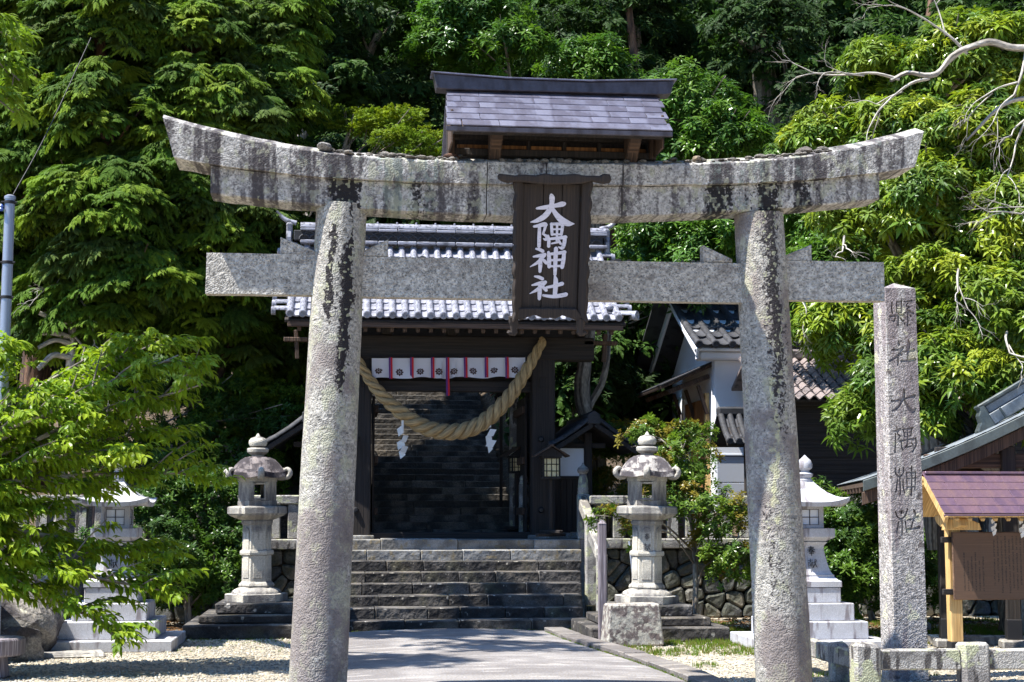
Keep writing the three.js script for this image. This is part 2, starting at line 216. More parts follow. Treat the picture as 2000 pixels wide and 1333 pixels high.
// ---------------------------------------------------------------- stone stairs up to the gate, and the long flight behind it
const blockShapes = new Map();
function block(w, h, d, v, j = 0.005) { const k = [Math.round(w * 12) / 12, h, d, v].join(); if (!blockShapes.has(k)) blockShapes.set(k, cbox(Math.round(w * 12) / 12 - 0.007, h, d, 0.01, { off: [v * 0.41, v * 0.67], jitter: j, seed: v + 3 })); return blockShapes.get(k); }
function courses(g, n, x0, x1, y0, z0, rise, tread, mats, seed, size = [0.42, 1.0], name = 'step_stone') {
  const r = rng(seed);
  for (let i = 0; i < n; i++) { let x = x0(i); const e = x1(i); while (x < e - 0.05) { let w = size[0] + r() * (size[1] - size[0]); if (e - x - w < size[0] * 0.6) w = e - x; w = Math.max(1 / 12, Math.round(w * 12) / 12); part(name, block(w, rise + 0.05, tread + 0.14, r() * 4 | 0), mats[r() * mats.length | 0], g, [x + w / 2, y0 + i * rise - 0.05 + (r() - 0.5) * 0.008, z0 - i * tread - (tread + 0.14) / 2 + (r() - 0.5) * 0.02]); x += w; } }
}
{
  const front = thing('stone_stairs', 'wide dark stone stairs rising from the path to the gate', 'stairs', [0, 0, 0]);
  courses(front, 6, (i) => -1.85 - 0.04 * i, (i) => 1.36 + 0.04 * i, 0, -6.9, 0.138, 0.33, steps, 41);
  courses(front, 1, () => -2.15, () => 1.62, 0.828, -8.88, 0.138, 0.33, [landing], 47, [0.5, 0.9]);
  courses(front, 1, () => -2.2, () => 1.62, 0.966, -9.21, 0.144, 0.95, [landing, tone(landing, 0xe6e2dc)], 51, [0.9, 1.5]);
  const flight = thing('long_stairs', 'long dim flight of stone stairs climbing the hill behind the gate', 'stairs', [0, 0, 0]);
  courses(flight, 27, () => -1.36, () => 0.98, TERR, -11.2, 0.113, 0.3, [flightStone, tone(flightStone, 0xf2eee8)], 61, [0.6, 1.3]);
}

// ---------------------------------------------------------------- retaining walls of rough field stones
function cells(x0, x1, y0, y1, size, seed) {   // irregular fitted outlines: the cells nearest to jittered points
  const r = rng(seed), P = [], nx = Math.ceil((x1 - x0) / size), ny = Math.max(2, Math.ceil((y1 - y0) / (size * 0.8))); for (let j = 0; j < ny; j++) for (let i = 0; i < nx; i++) P.push([x0 + (i + 0.5 + (j % 2 ? 0.5 : 0) + (r() - 0.5) * 0.9) * (x1 - x0) / nx, y0 + (j + 0.5 + (r() - 0.5) * 0.8) * (y1 - y0) / ny]);
  return P.map((p) => { let poly = [[x0, y0], [x1, y0], [x1, y1], [x0, y1]]; for (const q of P) { if (q === p) continue; const dx = q[0] - p[0], dy = q[1] - p[1]; if (dx * dx + dy * dy > size * size * 9) continue; const mx = (p[0] + q[0]) / 2, my = (p[1] + q[1]) / 2, side = (v) => (v[0] - mx) * dx + (v[1] - my) * dy, out = []; poly.forEach((v, i) => { const w = poly[(i + 1) % poly.length], a = side(v), b = side(w); if (a <= 0) out.push(v); if (a * b < 0) { const t = a / (a - b); out.push([lerp(v[0], w[0], t), lerp(v[1], w[1], t)]); } }); poly = out; if (poly.length < 3) break; } return [p, poly]; }).filter(([p, q]) => q.length > 2);
}
function fieldWall(label, x0, x1, y0, y1, z, seed, slope = 0.1) {
  const g = thing('retaining_wall', label, 'stone wall'), r = rng(seed); part('backing', cbox(x1 - x0, y1 - y0, 0.25, 0.01), soil, g, [(x0 + x1) / 2, y0, z - 0.34]);
  for (const [p, poly] of cells(x0, x1, y0, y1, 0.27, seed)) {
    const cx = poly.reduce((a, v) => a + v[0], 0) / poly.length, cy = poly.reduce((a, v) => a + v[1], 0) / poly.length, o = poly.map(([x, y]) => { const d = Math.hypot(x - cx, y - cy), k = Math.max(0.3, 1 - 0.011 / Math.max(d, 0.02)); return [(x - cx) * k, (y - cy) * k]; }), rnd = []; o.forEach((v, i) => { const a = o[(i + o.length - 1) % o.length], b = o[(i + 1) % o.length]; rnd.push([lerp(v[0], a[0], 0.18), lerp(v[1], a[1], 0.18)], [lerp(v[0], b[0], 0.18), lerp(v[1], b[1], 0.18)]); });
    const area = Math.abs(o.reduce((s, v, i) => s + v[0] * o[(i + 1) % o.length][1] - v[1] * o[(i + 1) % o.length][0], 0)) / 2; if (area < 0.004) continue;
    const q = prism(rnd, 0.16, Math.min(0.035, Math.sqrt(area) * 0.14)), pp = q.attributes.position; for (let i = 0; i < pp.count; i++) { const X = pp.getX(i), Y = pp.getY(i); if (pp.getZ(i) > 0.07) pp.setZ(i, pp.getZ(i) + 0.03 * (noise(X * 9 + cx * 5, Y * 9 + cy * 7, seed) - 0.5) + (X * (hash(cx * 99 | 0, 3) - 0.5) + Y * (hash(cy * 99 | 0, 7) - 0.5)) * 0.3); } q.computeVertexNormals();
    part('stone', q, wallStones[r() * 4 | 0], g, [cx, cy, z - 0.1 - slope * (cy - y0) + (r() - 0.5) * 0.05]);
  }
  return g;
}
fieldWall('rough field-stone retaining wall behind the pale lantern and leafy shrub', 1.72, 8.6, 0, 0.98, -8.95, 71);
fieldWall('rough field-stone retaining wall in the shade beside the white-roofed lantern', -8.6, -2.22, 0, 0.98, -8.95, 73);
{ // a dressed course over each wall carries the railing
  for (const [x0, x1, l] of [[1.74, 8.6, 'stone railing of short posts above the wall beside the storehouse'], [-8.6, -2.15, 'stone railing of short posts above the shaded wall under the conifers']]) {
    const g = thing('stone_railing', l, 'railing', [0, 0, 0]); const r = rng(x0 * 100 | 0); let x = x0;
    while (x < x1 - 0.1) { const w = Math.min(1.1 + r() * 0.3, x1 - x); part('base_course', cbox(w - 0.008, 0.14, 0.34, 0.012, { off: [r(), r()], jitter: 0.004 }), lichened, g, [x + w / 2, 0.98, -9.12]); part('top_rail', cbox(w - 0.006, 0.125, 0.17, 0.015, { off: [r(), r()] }), lichened, g, [x + w / 2, 1.6, -9.12]); x += w; }
    const post = cbox(0.16, 0.479, 0.13, 0.012), post2 = cbox(0.16, 0.479, 0.13, 0.012, { off: [0.5, 0.3] }); let k = 0; for (let px = x0 + 0.16; px < x1 - 0.1; px += 0.262) part('post', k++ % 2 ? post : post2, lichened, g, [px, 1.121, -9.12]);
  }
}

// ---------------------------------------------------------------- brush strokes for the lettering: [x, y, width] points in the units of the sketch they were measured in
function strokeShape(pts) {   // outline of one stroke as [x, y] points, y up
  const P = []; const n = pts.length; const fine = []; const c = new THREE.CatmullRomCurve3(pts.map((p) => V(p[0], -p[1], p[2])), false, 'centripetal'); const m = Math.max(4, (n - 1) * 5);
  for (let i = 0; i <= m; i++) fine.push(c.getPoint(i / m));
  const L = [], R = [];
  fine.forEach((p, i) => { const a = fine[Math.max(0, i - 1)], b = fine[Math.min(m, i + 1)], d = V(b.x - a.x, b.y - a.y, 0).normalize(), w = Math.max(p.z, 2) / 2; L.push([p.x - d.y * w, p.y + d.x * w]); R.push([p.x + d.y * w, p.y - d.x * w]); });
  const cap = (p, d, w) => { const o = []; for (let k = 1; k < 5; k++) { const a = Math.PI / 2 - k * Math.PI / 5; o.push([p.x + (d.x * Math.cos(a) - d.y * Math.sin(a)) * w, p.y + (d.y * Math.cos(a) + d.x * Math.sin(a)) * w]); } return o; };
  const e = fine[m], e0 = fine[m - 1], s = fine[0], s1 = fine[1], de = V(e.x - e0.x, e.y - e0.y, 0).normalize(), ds = V(s.x - s1.x, s.y - s1.y, 0).normalize();
  return [...L, ...cap(e, de, e.z / 2 * 0.8), ...R.reverse(), ...cap(s, ds, s.z / 2 * 0.8)];
}
const shrine = {
  dai: [[[352, 287, 18], [420, 277, 34], [500, 262, 32], [560, 248, 42], [578, 244, 30]], [[468, 178, 30], [474, 200, 44], [474, 240, 38], [460, 290, 42], [420, 345, 44], [360, 383, 34], [306, 398, 8]], [[476, 280, 26], [510, 330, 40], [560, 378, 52], [610, 402, 46], [660, 404, 6]]],
  gu: [[[332, 432, 18], [370, 425, 28], [420, 412, 34], [434, 416, 26]], [[428, 420, 24], [418, 460, 20], [408, 492, 18]], [[408, 490, 14], [440, 512, 26], [432, 535, 22], [412, 528, 10]], [[378, 432, 24], [378, 520, 30], [378, 592, 28]], [[474, 404, 20], [478, 450, 24], [482, 496, 22]], [[470, 410, 22], [520, 408, 24], [574, 408, 30]], [[566, 408, 26], [562, 450, 24], [556, 494, 22]], [[484, 452, 14], [556, 448, 15]], [[486, 492, 16], [556, 490, 16]], [[520, 410, 18], [521, 490, 18], [520, 556, 16]], [[450, 500, 14], [456, 540, 26], [456, 590, 26]], [[452, 530, 18], [520, 522, 24], [594, 512, 30]], [[586, 514, 30], [582, 560, 30], [566, 600, 28], [534, 592, 8]], [[478, 566, 12], [536, 552, 18]], [[534, 532, 12], [554, 568, 20]]],
  shin: [[[354, 610, 16], [384, 616, 26], [412, 630, 28]], [[334, 674, 14], [380, 666, 26], [430, 654, 26]], [[428, 660, 22], [372, 718, 26], [310, 756, 6]], [[392, 688, 26], [392, 740, 32], [390, 794, 24]], [[402, 694, 14], [424, 706, 26], [442, 726, 24]], [[456, 634, 22], [462, 690, 34], [464, 756, 28]], [[462, 652, 22], [520, 644, 24], [590, 632, 30]], [[582, 634, 30], [578, 700, 32], [568, 758, 30]], [[472, 700, 18], [570, 694, 20]], [[472, 748, 18], [570, 744, 18]], [[516, 602, 32], [514, 700, 34], [512, 816, 26]]],
  sha: [[[348, 832, 14], [384, 838, 26], [414, 852, 28]], [[328, 904, 12], [380, 890, 28], [440, 876, 26]], [[438, 882, 20], [376, 936, 28], [312, 972, 6]], [[392, 908, 28], [392, 960, 34], [390, 1014, 26]], [[406, 912, 14], [428, 926, 28], [446, 944, 26]], [[446, 920, 20], [510, 906, 26], [576, 886, 32]], [[512, 828, 18], [520, 860, 36], [516, 984, 34]], [[420, 984, 20], [500, 992, 28], [570, 982, 34], [610, 972, 32]]],
};
// the tall stone's inscription, measured on its face: x across, y down, top of the face at y = 0 and 315 across
const pillarText = (() => {
  const a = { ken: [[[276, 212, 12], [276, 262, 14], [276, 322, 12]], [[324, 206, 14], [324, 262, 14], [322, 322, 12]], [[272, 216, 12], [330, 206, 14]], [[278, 246, 10], [322, 244, 10]], [[278, 280, 10], [322, 278, 10]], [[274, 318, 12], [326, 314, 12]], [[230, 222, 14], [228, 280, 16], [236, 330, 14]], [[206, 360, 18], [290, 346, 16], [352, 340, 18]], [[292, 330, 16], [292, 400, 20], [292, 452, 16]], [[262, 372, 14], [252, 402, 18], [228, 404, 10]], [[314, 372, 14], [334, 400, 18], [358, 394, 8]], [[346, 212, 12], [400, 204, 16], [436, 194, 18]], [[394, 222, 12], [374, 248, 12], [404, 262, 12]], [[412, 258, 12], [380, 288, 12], [416, 300, 14]], [[350, 322, 12], [410, 310, 16], [452, 324, 18]], [[390, 322, 14], [390, 400, 20], [388, 452, 16]], [[418, 348, 20], [424, 356, 18]], [[356, 424, 16], [360, 434, 16]]],
    sha: [[[294, 598, 8], [296, 624, 24], [300, 640, 24]], [[228, 690, 14], [300, 682, 18], [346, 658, 22]], [[344, 662, 20], [290, 742, 22], [206, 800, 22]], [[288, 738, 18], [290, 800, 22], [288, 838, 18]], [[314, 722, 22], [326, 736, 26]], [[396, 588, 8], [402, 630, 34], [390, 720, 20], [386, 790, 20]], [[338, 706, 14], [400, 700, 18], [456, 684, 28]], [[322, 796, 24], [400, 790, 22], [466, 778, 30]]],
    dai: [[[220, 1192, 14], [300, 1180, 22], [380, 1158, 16], [458, 1136, 34]], [[350, 1072, 14], [350, 1130, 30], [330, 1190, 24], [290, 1250, 24], [230, 1288, 18]], [[344, 1168, 14], [384, 1234, 28], [436, 1288, 38], [480, 1256, 8]]] };
  const b = { gu: [[[246, 200, 14], [280, 196, 22], [316, 180, 24]], [[314, 182, 14], [286, 226, 14], [312, 250, 16], [292, 284, 12]], [[266, 226, 14], [266, 320, 18], [262, 412, 18]], [[332, 184, 14], [390, 178, 18], [442, 168, 20]], [[346, 190, 14], [360, 256, 14]], [[432, 172, 16], [422, 246, 14]], [[354, 216, 10], [426, 206, 11]], [[362, 254, 11], [420, 246, 11]], [[388, 180, 14], [390, 260, 14], [386, 338, 14]], [[308, 296, 12], [400, 282, 14], [474, 268, 16]], [[324, 300, 14], [330, 356, 16], [348, 392, 12]], [[470, 270, 16], [476, 330, 20], [438, 402, 16]], [[386, 336, 14], [368, 358, 16], [432, 344, 12]], [[424, 314, 12], [446, 338, 14]]],
    shin: [[[264, 556, 14], [270, 612, 15], [306, 642, 15], [344, 612, 15], [350, 552, 14]], [[305, 556, 6], [306, 584, 20], [304, 602, 14]], [[311, 640, 14], [316, 730, 18], [318, 812, 16]], [[288, 674, 13], [282, 740, 16], [272, 794, 14]], [[344, 668, 13], [348, 740, 16], [360, 802, 14]], [[430, 538, 14], [432, 680, 18], [428, 830, 14]], [[378, 598, 14], [384, 690, 16], [386, 764, 14]], [[470, 594, 14], [468, 690, 16], [464, 764, 14]], [[380, 606, 13], [470, 598, 14]], [[386, 660, 11], [466, 656, 11]], [[388, 744, 13], [464, 738, 13]]],
    sha: [[[270, 978, 14], [290, 1030, 15], [326, 1046, 15], [366, 1020, 15], [390, 956, 14]], [[338, 964, 6], [330, 992, 20], [326, 1004, 12]], [[334, 1044, 14], [338, 1120, 18], [338, 1204, 16]], [[300, 1078, 13], [294, 1130, 16], [284, 1184, 13]], [[368, 1070, 13], [376, 1130, 16], [388, 1184, 13]], [[450, 954, 8], [466, 1006, 26], [446, 1070, 16], [430, 1132, 16]], [[388, 1062, 13], [440, 1048, 15], [496, 1024, 22]], [[388, 1146, 16], [450, 1142, 18], [514, 1128, 26]]] };
  const out = []; for (const k of Object.values(a)) out.push(k.map((s) => s.map(([x, y, w]) => [x - 160 - 35 * (y - 90) / 1210, y - 88, w]))); for (const k of Object.values(b)) out.push(k.map((s) => s.map(([x, y, w]) => [x - 195 - 45 * y / 1300, y + 1282 - 88, w]))); return out;
})();
// "hou" and "ken" in a 100 x 100 box, for the small dedications
const dedication = [
  [[[22, 14, 7], [80, 12, 8]], [[26, 27, 7], [76, 25, 8]], [[10, 41, 7], [92, 38, 8]], [[50, 2, 8], [46, 30, 8], [30, 52, 7], [8, 66, 3]], [[54, 36, 7], [72, 54, 9], [96, 62, 4]], [[30, 60, 6], [72, 58, 7]], [[26, 74, 7], [78, 72, 8]], [[51, 50, 7], [51, 98, 7]]],
  [[[4, 18, 6], [54, 15, 7]], [[29, 2, 7], [29, 32, 7]], [[8, 34, 6], [9, 96, 7]], [[8, 36, 6], [54, 34, 7]], [[52, 34, 7], [52, 92, 7], [44, 94, 4]], [[20, 46, 5], [24, 55, 6]], [[40, 44, 5], [36, 55, 6]], [[18, 60, 5], [44, 59, 5]], [[16, 72, 5], [46, 71, 5]], [[31, 60, 5], [31, 92, 6]], [[60, 38, 7], [98, 34, 8]], [[80, 6, 8], [76, 50, 8], [56, 96, 4]], [[78, 44, 6], [86, 74, 9], [99, 92, 5]], [[90, 12, 6], [96, 20, 8]]],
];
function raised(strokes, k, depth, x0 = 0, y0 = 0) {   // strokes as one solid: each stroke a hair deeper than the last, so no two faces share a plane
  return mergeGeometries(strokes.map((s, i) => { const g = new THREE.ExtrudeGeometry(new THREE.Shape(strokeShape(s).map((p) => new THREE.Vector2((p[0] - x0) * k, (p[1] + y0) * k))), { depth: depth + i * 0.00035, bevelEnabled: false }); return g; }));
}

// ---------------------------------------------------------------- the stone gateway: two leaning pillars, a double lintel swept up at the ends, a tie beam with wedges
const speckle = (x, y, s) => 0.64 + 0.22 * noise(x * 34, y * 34, s) + 0.34 * noise(x * 70, y * 70, s + 1) + (noise(x * 120, y * 120, s + 2) > 0.76 ? -0.22 : 0.06);
const bumpAt = (rx, ry) => { const t = graniteBump.clone(); t.repeat.set(rx, ry); t.needsUpdate = true; return t; };
// weathering, copied from the stone: black algae, brown-grey film and pale lichen where they grow
function lintelTone(x, y) {
  let c = mulc([168, 164, 158], speckle(x, y, 401)); const streak = fbm(x * 9, y * 1.2, 5, 405), blot = fbm(x * 4.1, y * 5, 5, 409), fine = fbm(x * 26, y * 22, 4, 413), drip = fbm(x * 20, y * 1.5, 5, 415), top = y > 4.18 + 0.014 * x + 0.0064 * Math.abs(x) ** 3;
  const bell = (a, w) => Math.exp(-(((x - a) / w) ** 2));
  const film = top ? clamp(0.9 * bell(-2.6, 0.9) + 1.0 * bell(-1.45, 0.65) + 1.0 * bell(1.5, 0.5) + 1.0 * bell(2.2, 0.5) + 0.2 * bell(0, 0.5) + 0.4 * bell(2.95, 0.3), 0, 1.05) : clamp(0.7 * bell(-2.45, 0.5) + 0.9 * bell(-1.8, 0.35) + 0.8 * bell(-1.15, 0.35) + 0.85 * bell(1.2, 0.4) + 0.95 * bell(1.85, 0.35) + 0.5 * bell(2.45, 0.35), 0, 1);
  const speck = 0.5 * noise(x * 46, y * 40, 418) + 0.5 * noise(x * 98, y * 92, 419), dens = film * 0.62 + (streak - 0.5) * 1.5 + (drip - 0.5) * 1.9 + (blot - 0.5) * 0.6 - 0.02;
  c = mixc(c, mulc([62, 57, 58], 0.7 + 0.6 * speck), sstep(dens + (speck - 0.5) * 1.0, 0.1, 0.95) * 0.95);
  if (!top) { const black = clamp(1.15 * bell(-1.72, 0.17) + 0.75 * bell(-1.15, 0.14) + 1.0 * bell(1.35, 0.17) + 1.15 * bell(1.78, 0.17) + 0.7 * bell(2.1, 0.12), 0, 1.15); const k = sstep(black * 0.78 + (streak - 0.5) * 0.8 + (drip - 0.5) * 0.8 + (speck - 0.5) * 0.9, 0.42, 0.66); c = mixc(c, [26, 23, 24], k * 0.95); if (k > 0.2 && noise(x * 40, y * 40, 417) > 0.76) c = mixc(c, [166, 166, 136], 0.75); }
  const green = top ? clamp(bell(-1.25, 0.45) + bell(1.55, 0.55) * 0.9 + bell(2.5, 0.2) * 0.6, 0, 1) : clamp(0.8 * bell(-1.3, 0.3) + 0.7 * bell(1.5, 0.4), 0, 1);
  c = mixc(c, [128, 142, 132], sstep(drip * 0.6 + fine * 0.4 + green * 0.2, 0.66, 0.8) * 0.5); c = mixc(c, [158, 158, 134], sstep(fbm(x * 19, y * 13, 5, 425) + green * 0.12, 0.64, 0.74) * 0.55);
  if (top) c = mixc(c, [138, 116, 48], sstep(bell(1.02, 0.16) * clamp((y - 4.28) * 8, 0, 1) * 0.55 + fine * 0.5, 0.66, 0.84) * 0.8);
  return c;
}
const lintelMap = tex(2048, 384, (u, v) => lintelTone(u * 6.8 - 3.4, 3.82 + v * 1.1), { wrap: false });
const lintelMat = std({ map: lintelMap, bumpMap: bumpAt(6.8 / 1.6, 1.1 / 1.6), bumpScale: 0.006, roughness: 0.93 });
const topY = (x) => 4.352 + 0.012 * x + 0.0073 * Math.abs(x) ** 3.38, midY = (x) => 4.175 + 0.014 * x + 0.0064 * Math.abs(x) ** 3, lowY = (x) => 3.918 + 0.016 * x + 0.022 * x * x;
function sweptBeam(x0, x1, section, slant = 0) {   // section(x) gives a ring of [z, y]; ends may lean outwards
  const n = Math.max(4, Math.ceil((x1 - x0) / 0.05)), P = [], U = [], rings = [];
  for (let i = 0; i <= n; i++) { const x = lerp(x0, x1, i / n); rings.push(section(x).map(([z, y], k) => { const e = slant * Math.sign(x) * clamp((Math.abs(x) - 2.6) / 0.5, 0, 1), f = clamp((y - midY(x)) / 0.42, 0, 1), j = 0.006 * (noise(x * 9 + k * 37, y * 9, 431) - 0.5) * 2; return [x + e * f, y + j, z + 0.006 * (noise(x * 9, k * 11.3, 433) - 0.5) * 2]; })); }
  const push = (...v) => v.forEach((p) => { P.push(...p); U.push((p[0] + 3.4) / 6.8, (p[1] - 3.82 + (p[2] < 0.1 ? 0.1 - p[2] : 0) * 0.5) / 1.1); });
  const m = rings[0].length; for (let i = 0; i < n; i++) for (let k = 0; k < m; k++) { const a = rings[i][k], b = rings[i + 1][k], c = rings[i + 1][(k + 1) % m], d = rings[i][(k + 1) % m]; push(a, b, c, a, c, d); }
  for (const [r, s] of [[rings[0], 1], [rings[n], -1]]) for (let k = 1; k < m - 1; k++) s > 0 ? push(r[0], r[k], r[k + 1]) : push(r[0], r[k + 1], r[k]);
  let g = new THREE.BufferGeometry(); g.setAttribute('position', new THREE.Float32BufferAttribute(P, 3)); g.setAttribute('uv', new THREE.Float32BufferAttribute(U, 2)); return toCreasedNormals(g, 0.5);
}
const capSection = (x) => { const m = midY(x), t = topY(x); return [[0.222, m], [0.23, lerp(m, t, 0.4)], [0.238, t - 0.012], [0.228, t], [0, t + 0.08], [-0.228, t], [-0.238, t - 0.012], [-0.222, m]]; };
const underSection = (x) => { const m = midY(x) - 0.002, t = lowY(x); return [[0.155, t], [0.165, t + 0.01], [0.17, lerp(t, m, 0.5)], [0.168, m], [-0.168, m], [-0.165, t + 0.01], [-0.155, t]]; };
const torii = thing('torii_gate', 'large weathered granite torii with swept double lintel and black-streaked pillars', 'torii');
for (const [a, b, s] of [[-3.1, -0.58, 0.12], [-0.572, -0.09, 0], [-0.084, 0.548, 0], [0.556, 3.06, 0.12]]) part('cap_stone', sweptBeam(a, b, capSection, s), lintelMat, torii);
for (const [a, b] of [[-2.81, -0.58], [-0.572, 0.548], [0.556, 2.76]]) part('lintel_stone', sweptBeam(a, b, underSection), lintelMat, torii);
// pillars
function pillarTone(side) {
  return (u, v) => { const X = (u - 0.5) * 1.36, y = v * 4, x = X + 0.09 * (fbm(X * 7 + side * 31, y * 4, 4, 443) - 0.5) + 0.03 * (noise(X * 30, y * 22, 444) - 0.5); let c = mulc([154, 150, 142], speckle(x + side * 9, y, 441)); const streak = fbm(x * 9 + side * 40, y * 0.7, 4, 445), fine = fbm(x * 18 + side * 13, y * 14, 4, 449), blot = fbm(x * 3 + side * 17, y * 2.2, 4, 453); const bell = (a, w) => Math.exp(-(((x - a) / w) ** 2));
    c = mixc(c, mulc([112, 102, 98], 0.8 + 0.5 * fine), sstep(blot + (side > 0 ? 0.05 : -0.02) + (y < 1.6 ? 0.06 : 0), 0.5, 0.7) * 0.72);
    c = mixc(c, [160, 160, 134], sstep(fbm(x * 15 + side * 23, y * 9, 5, 457) + 0.05 * (side < 0 ? 1 : 0.2), 0.56, 0.72) * 0.55);
    const speck = 0.45 * noise(X * 44 + side * 7, y * 40, 455) + 0.55 * noise(X * 96 + side * 3, y * 92, 456), ramp = (q, w0, w1) => sstep(q, w0, w1);
    let dens; if (side < 0) dens = bell(0.09 - 0.02 * (3.6 - y), 0.055) * ramp(y, 2.2, 2.7) * (1 - ramp(y, 3.55, 3.8)) * 1.15 + bell(-0.055, 0.04) * ramp(y, 2.85, 3.1) * (1 - ramp(y, 3.75, 3.9)) * 0.95 + bell(0.1, 0.014) * ramp(y, 3.3, 3.5) * 0.8;
    else dens = bell(0.03, 0.075) * ramp(y, 1.5, 2.9) * 0.95 + bell(-0.06, 0.1) * ramp(y, 0.5, 0.9) * (1 - ramp(y, 1.5, 1.8)) * 0.35 + bell(0.1, 0.09) * ramp(y, 2.2, 3) * 0.3;
    const k = sstep(dens + (streak - 0.5) * 0.7 * (dens > 0.08 ? 1 : 0.3) + (speck - 0.5) * (side < 0 ? 1.0 : 1.5), 0.45, side < 0 ? 0.66 : 0.9) * (side < 0 ? 0.96 : 0.85);
    c = mixc(c, mulc([104, 97, 95], 0.7 + 0.6 * speck), sstep((blot - 0.5) * 1.6 + (speck - 0.5) * 1.3 + (y < 1.7 ? 0.16 : 0.02) + (side > 0 ? 0.08 : 0), 0.1, 0.6) * 0.6);
    c = mixc(c, [30, 26, 28], k); if (k > 0.3 && noise(x * 40 + side, y * 40, 461) > 0.74) c = mixc(c, [180, 180, 146], 0.75);
    if (side > 0) c = mixc(c, [190, 188, 142], sstep(bell(-0.03, 0.045) * (y > 1.4 && y < 2.6 ? 0.75 : 0) + (fine - 0.5) * 1.8, 0.5, 0.75) * 0.55);
    return c; };
}
for (const s of [-1, 1]) {
  const rows = 60, seg = 44, g = new THREE.CylinderGeometry(1, 1, 4.0, seg, rows, false); g.rotateY(Math.PI); g.translate(0, 2, 0); const p = g.attributes.position;
  for (let i = 0; i < p.count; i++) { const x = p.getX(i), z = p.getZ(i), y = p.getY(i), r = lerp(0.232, 0.206, y / 4) * Math.hypot(x, z), a = Math.atan2(x, z); const k = r * (1 + 0.022 * (noise(a * 3 + 20 + s * 5, y * 3, 465) - 0.5) + 0.008 * (noise(a * 12 + 80, y * 14, 467) - 0.5)); p.setXYZ(i, Math.sin(a) * k, y, Math.cos(a) * k); }
  g.computeVertexNormals();
  const m = std({ map: tex(512, 1400, pillarTone(s), { wrap: true }), bumpMap: bumpAt(1.36 / 1.6, 4 / 1.6), bumpScale: 0.009, roughness: 0.93 });
  part('pillar', g, m, torii, [s * 1.905, 0, 0], [0, 0, s * 0.0365]);
}
function roughBox(w, h, d, nx, ny, nz, amp, seed) { let g = new THREE.BoxGeometry(w, h, d, nx, ny, nz); g.deleteAttribute('uv'); g.deleteAttribute('normal'); g = mergeVertices(g, 1e-5); const p = g.attributes.position; for (let i = 0; i < p.count; i++) { const x = p.getX(i), y = p.getY(i), z = p.getZ(i), q = (k) => (noise3(x * 7 + seed, y * 9, z * 9, 471 + k) - 0.5) * 2 * amp; p.setXYZ(i, x + q(0), y + q(3), z + q(6)); } return boxUV(toCreasedNormals(g, 0.5), [seed * 0.7, seed * 0.3]); }
const beamMat = std({ map: tex(1024, 512, (u, v) => { const x = u * 3.2, y = v * 1.6; let c = mulc([168, 163, 154], speckle(x, y, 475)); c = mixc(c, [110, 100, 92], sstep(fbm(u * 9, v * 9, 5, 479, 9, 9), 0.56, 0.78) * 0.4); c = mixc(c, [64, 58, 54], sstep(fbm(u * 26, v * 20, 4, 483, 26, 20), 0.7, 0.84) * 0.35); return c; }, { size: [3.2, 1.6] }), bumpMap: graniteBump, bumpScale: 0.012 });
for (const [a, b, y, s] of [[-2.84, -1.86, 3.414, 1], [-1.72, 1.72, 3.406, 2], [1.86, 2.82, 3.436, 3]]) part('tie_beam', roughBox(b - a, 0.332, 0.13, Math.ceil((b - a) * 14), 5, 2, 0.005, s), beamMat, torii, [(a + b) / 2, y, 0]);
for (const [x, y, w, s] of [[-2.25, 3.576, 0.3, 1], [-1.374, 3.574, 0.24, -1], [1.258, 3.576, 0.25, 1], [2.195, 3.6, 0.27, -1]]) part('wedge', prism([[0, 0.002], [s * w, 0.002], [s * w, 0.03], [0, 0.145]].map((p) => s > 0 ? p : p).sort(() => 0), 0.12, 0.006), beamMat, torii, [x, y, 0.0]);

